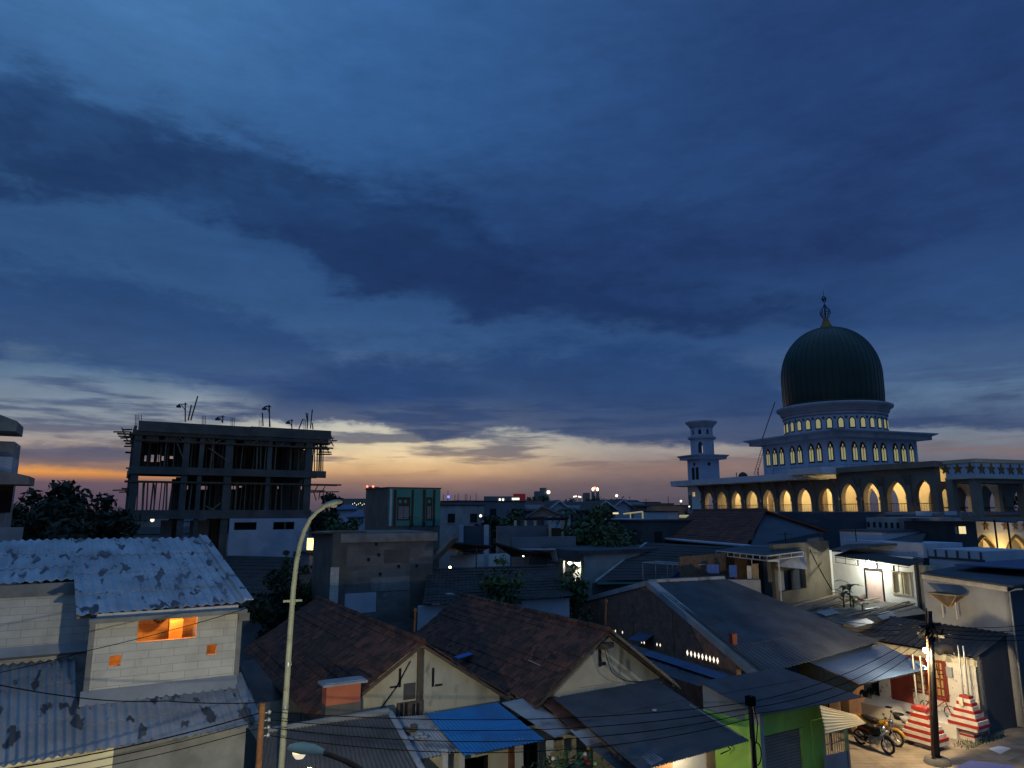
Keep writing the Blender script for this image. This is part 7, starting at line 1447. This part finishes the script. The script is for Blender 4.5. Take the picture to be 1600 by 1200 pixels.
def tree(name, label, px, py_top, Y, wpx, mt, n=1500, leaf=.35, py_base=None, seed=1, lobes=7, zb=0.0, grp=None, low=.35):
    rg = random.Random(seed); top = at(px, py_top, Y); base = V((top.x, top.y, zb)); hgt = top.z - zb; w = wpx / FPX * Y / 2
    t = thing(name, label, 'tree', base, grp); cz = zb + hgt * (low + (1 - low) / 2); hz = hgt * (1 - low) / 2
    blobs = []
    for k in range(lobes):
        a = 2 * math.pi * k / lobes + rg.uniform(-.4, .4); f = rg.uniform(.3, .72); z = rg.uniform(-.75, .6)
        blobs.append((V((base.x + math.cos(a) * w * f, base.y + math.sin(a) * w * f, cz + z * hz)), max(w, hz) * rg.uniform(.3, .48)))
    blobs.append((V((base.x, base.y, top.z - min(w, hz) * .42)), min(w, hz) * .46)); blobs.append((V((base.x, base.y, cz)), min(w, hz) * .75))
    m = MB(); leaf_cloud(m, blobs, n, leaf, rg); make('crown', m, M[mt], t)
    m = MB(); r0 = max(.08, hgt * .02); m.tube([base, base + UP * hgt * .3 + V((rg.uniform(-.1, .1), 0, 0)), V((base.x, base.y, cz))], [r0 * 1.3, r0, r0 * .5], 8)
    for c, r in blobs[:5]: m.tube([base + UP * hgt * rg.uniform(.25, .45), (base + V((0, 0, hgt * .5)) + c) / 2, c], [r0 * .5, r0 * .35, r0 * .12], 6)
    make('trunk', m, M['bark'], t); return t
D = 'leaf_dark'
tree('broad_tree', 'tallest dark tree with a pointed crown between the villa and the unfinished building', 101, 746, 46, 95, D, 2600, .5, seed=3)
tree('broad_tree', 'dark rounded tree close to the villa holding an orange lamp', 52, 762, 48, 70, D, 1800, .5, seed=4)
tree('broad_tree', 'lower dark tree at the foot of the scaffolding left of the unfinished building', 165, 768, 52, 75, D, 1900, .5, seed=5)
tree('broad_tree', 'dark bushy tree low behind the ridge of the pale rippled roof', 128, 782, 42, 90, D, 1800, .45, seed=6)
tree('broad_tree', 'small dark tree at the left edge beyond the villa wall', 28, 784, 44, 60, D, 1200, .45, seed=7)
tree('broad_tree', 'round tree behind the scaffold deck just right of the unfinished building', 514, 768, 75, 52, D, 1500, .6, seed=8, low=.5)
tree('broad_tree', 'leafy tree lit from below between the tall lamp neck and the block tower', 524, 806, 58, 92, 'leaf', 2400, .45, seed=9)
tree('broad_tree', 'dark tree hiding the blue roofs just left of the block tower', 556, 806, 62, 48, 'leaf', 1300, .45, seed=10)
tree('broad_tree', 'dark mass of foliage at the base of the tall street lamp behind the tiled roof', 430, 888, 40, 80, D, 1900, .35, seed=11, low=.2)
tree('broad_tree', 'shrubby tree against the corner of the block tower', 478, 880, 42, 46, 'leaf', 1200, .3, seed=12, low=.2)
for px, py, lab in ((448, 857, 'narrow cypress in front of the white infill wall, the taller one'), (463, 859, 'narrow cypress behind the tall lamp post, the shorter one')):
    top = at(px, py, 44); rg = random.Random(px); t = thing('cypress', lab, 'tree', fl(top, 0)); m = MB()
    for k in range(9): leaf_cloud(m, [(V((top.x, top.y, top.z - .25 - k * .42)), .16 + k * .055)], 130, .2, rg, .8)
    make('crown', m, M['leaf'], t); m = MB(); m.tube([fl(top, 0), fl(top, top.z - .4)], [.09, .03], 7); make('trunk', m, M['bark'], t)
tree('big_tree', 'big dark tree in the middle of the town right of the verandah house', 936, 782, 56, 105, 'leaf', 4200, .42, seed=13, lobes=9, low=.15)
tree('broad_tree', 'lower dark tree at the right foot of the big one', 960, 812, 52, 66, 'leaf', 1900, .38, seed=14, low=.15)
tree('broad_tree', 'dark spreading tree holding a white lamp right of the blue block', 766, 800, 64, 66, D, 1700, .4, seed=15, low=.4)
tree('broad_tree', 'darker tree between the spreading tree and the verandah house', 805, 792, 70, 62, 'leaf', 1600, .45, seed=16, low=.4)
tree('broad_tree', 'small round tree on the skyline right of the striped box', 716, 781, 120, 34, D, 700, .7, seed=17, low=.4)
tree('broad_tree', 'dome of trees on the skyline under the far pale block', 848, 772, 190, 60, 'leaf', 1600, 1.0, seed=18, low=.3)
tree('broad_tree', 'long low skyline tree left of the signal tower', 890, 777, 180, 70, 'leaf', 1500, 1.0, seed=19, low=.3)
tree('broad_tree', 'rounded skyline tree below the signal tower', 932, 773, 150, 44, 'leaf', 1300, .8, seed=20, low=.3)
tree('broad_tree', 'skyline tree between the signal tower and the bright white lamp', 956, 779, 150, 36, 'leaf', 1000, .8, seed=21, low=.3)
tree('broad_tree', 'small tufted tree just right of the bright white lamp', 974, 775.5, 130, 12, D, 350, .5, seed=22, low=.5)
tree('broad_tree', 'dark tree seen under the star parapet at the right edge', 1592, 772, 75, 56, 'leaf', 1800, .5, seed=23, low=.4)
tree('broad_tree', 'dark tree low behind the black annex under the porch', 1570, 792, 66, 70, D, 1500, .45, seed=24, low=.2)
tree('small_tree', 'leafy bush in front of the pale flat roof', 784, 866, 38, 56, 'leaf', 1500, .26, seed=25, low=.3)
tree('small_tree', 'feathery bush standing before the lit green doorway', 898, 876, 41, 42, 'leaf', 900, .26, seed=26, low=.3)
# palm with drooping fronds
def palm(label, px, py, Y, n=11, ln=1.6, zb=0.0):
    top = at(px, py, Y); t = thing('palm', label, 'tree', fl(top, zb)); m = MB(); m.tube([fl(top, zb), top], [.14, .1], 8); make('trunk', m, M['bark'], t); m = MB(); rg = random.Random(px)
    for k in range(n):
        a = 6.28 * k / n + rg.uniform(-.2, .2); d = V((math.cos(a), math.sin(a), 0)); rise = rg.uniform(.2, .8); pts = [top + d * ln * s + UP * (rise * s * 1.6 - 1.7 * s * s) * ln * .7 for s in (0, .25, .5, .75, 1)]; sd = UP.cross(d)
        for i in range(4):
            for j in range(4):
                p = pts[i].lerp(pts[i + 1], j / 4)
                for sg in (-1, 1): m.add([p, p + d * .06, p + sd * sg * ln * .24 - UP * ln * .1 + d * ln * .12], [(0, 1, 2)])
        m.tube(pts, .02, 4)
    make('frond', m, M['leaf'], t)
palm('small palm with drooping fronds left of the big tree', 884, 796, 60); palm('second palm crowding the right side of the verandah roof', 893, 803, 57, 9, 1.3)
# garden plants at the bottom edge
def broadleaf(name, label, px, py, Y, n, ln, mt, zb=0.0, droop=.8, wd=.16):
    top = at(px, py, Y); base = fl(top, zb); rg = random.Random(int(px)); t = thing(name, label, 'plant', base); m = MB(); hh = top.z - zb
    for k in range(n):
        a = rg.uniform(0, 6.28); d = V((math.cos(a), math.sin(a), 0)); sd = UP.cross(d); z0 = zb + hh * rg.uniform(.25, .85); l = ln * rg.uniform(.6, 1.1); pv = None
        for s in (0, .2, .45, .7, .9, 1.0):
            w = wd * ln * math.sin(math.pi * min(.98, s * .9 + .08)); p = V((base.x, base.y, z0)) + d * l * s + UP * (l * .9 * s - droop * l * s * s)
            cur = (p - sd * w, p + UP * -.02, p + sd * w)
            if pv: m.add([pv[0], pv[1], cur[1], cur[0]], [(0, 1, 2, 3)]); m.add([pv[1], pv[2], cur[2], cur[1]], [(0, 1, 2, 3)])
            pv = cur
    make('leaves', m, M[mt], t); m = MB(); m.tube([base, fl(base, zb + hh * .8)], [.05, .02], 6); make('stem', m, M['bark'], t); return t
broadleaf('papaya_plant', 'large leafed green plant growing up beside the pale roof strip', 893, 1146, 17.8, 26, .7, 'leaf')
tree('garden_shrub', 'dense garden shrub at the bottom edge under the pale roof patch', 884, 1162, 17.2, 70, 'leaf', 1500, .16, seed=31, low=.1)
tree('garden_shrub', 'lighter garden shrub at the bottom edge left of the dark ribbed strip', 918, 1168, 17.0, 54, 'leaf', 1100, .15, seed=32, low=.1)
tree('garden_shrub', 'garden shrub behind the hanging ragged cloth', 854, 1178, 17.6, 40, D, 900, .15, seed=33, low=.1)
for k, (px, py, mt, lab) in enumerate(((919, 1169, 'yellow', 'yellow plastic flower in the garden shrub'), (914, 1178, 'whitepaint', 'white flower in the garden shrub'), (915, 1184, 'red', 'upper red flower in the garden shrub'), (919, 1192, 'red', 'lower red flower in the garden shrub'), (930, 1193, 'green', 'light green pinwheel in the garden shrub'), (864, 1185, 'cream', 'cream flower hanging left in the garden shrub'))):
    c = at(px, py, 16.3); m = MB()
    for j in range(6): a = j * 1.05; m.prism([c, c + V((math.cos(a) * .025, .0, math.sin(a) * .025)), c + V((math.cos(a + .5) * .05, 0, math.sin(a + .5) * .05)), c + V((math.cos(a + 1) * .025, 0, math.sin(a + 1) * .025))], V((0, -.02, 0)))
    single('flower', lab, 'flower', m, M[mt])
broadleaf('garden_plant', 'leafy plant tips lit by the low street lamp, right of its bowl', 486, 1188, 10.6, 16, .3, 'leaf_bright', 4.3); broadleaf('garden_plant', 'leafy plant tips at the bottom edge left of the tall lamp post', 412, 1190, 10.4, 16, .32, 'leaf_bright', 4.2)
tree('climber', 'leafy climber below the low street lamp at the bottom edge', 480, 1192, 11.6, 90, 'leaf', 1400, .12, seed=35, low=.05, zb=0)
# potted plants on the terrace before the white house
for k, (px, py, n_, ln_, mt, lab) in enumerate(((1326, 905, 12, .9, 'leaf', 'tall thin potted plant at the left corner of the lit white house'), (1316, 912, 9, .8, 'leaf', 'leaning potted plant left of the tall thin one'), (1332, 930, 22, .5, 'leaf_bright', 'bushy bright green plant on the planks before the lit house'), (1347, 942, 8, .4, 'leaf_bright', 'small bright green plant in a white pot before the lit door'))):
    c = W(px, 948 if k != 3 else 952, 3.75); broadleaf('potted_plant', lab, px, py, c.y, n_, ln_, mt, 3.72)
c = W(1344, 938, 3.9); m = MB()
for j in range(7): m.ball(c + V((rnd.uniform(-.15, .15), rnd.uniform(-.1, .1), rnd.uniform(-.05, .12))), .06, 0, 6)
single('flower_cluster', 'pink flower cluster by the bushy green plant', 'flower', m, mat('pink_petal', (.5, .14, .14), (.4, .1, .1), 3))
broadleaf('garden_plant', 'yellow green shrub under the sea green awning', 1092, 896, 44, 26, .7, 'leaf_bright', 3.4); broadleaf('garden_plant', 'dark potted shrub inside the pergola frame', 1036, 898, 41, 20, .6, 'leaf', 4.0)
# weeds along the foot of the street wall
wd_ = MB(); rg = random.Random(77)
for k in range(500):
    t_ = rg.random(); p = W(1495, 1165, 0).lerp(W(1560, 1145, 0), t_) + GB * rg.uniform(-.5, .15) - GA * rg.uniform(0, .3); p.z = .01; a = rg.uniform(0, 6.28); d = V((math.cos(a), math.sin(a), 0)); h = rg.uniform(.04, .13)
    wd_.add([p - d * .015, p + d * .015, p + d.orthogonal() * .03 + UP * h], [(0, 1, 2)])
o = make('weeds', wd_, M['leaf']); tag(o, 'low green weeds along the foot of the dark street wall', 'weeds', None, 'stuff')
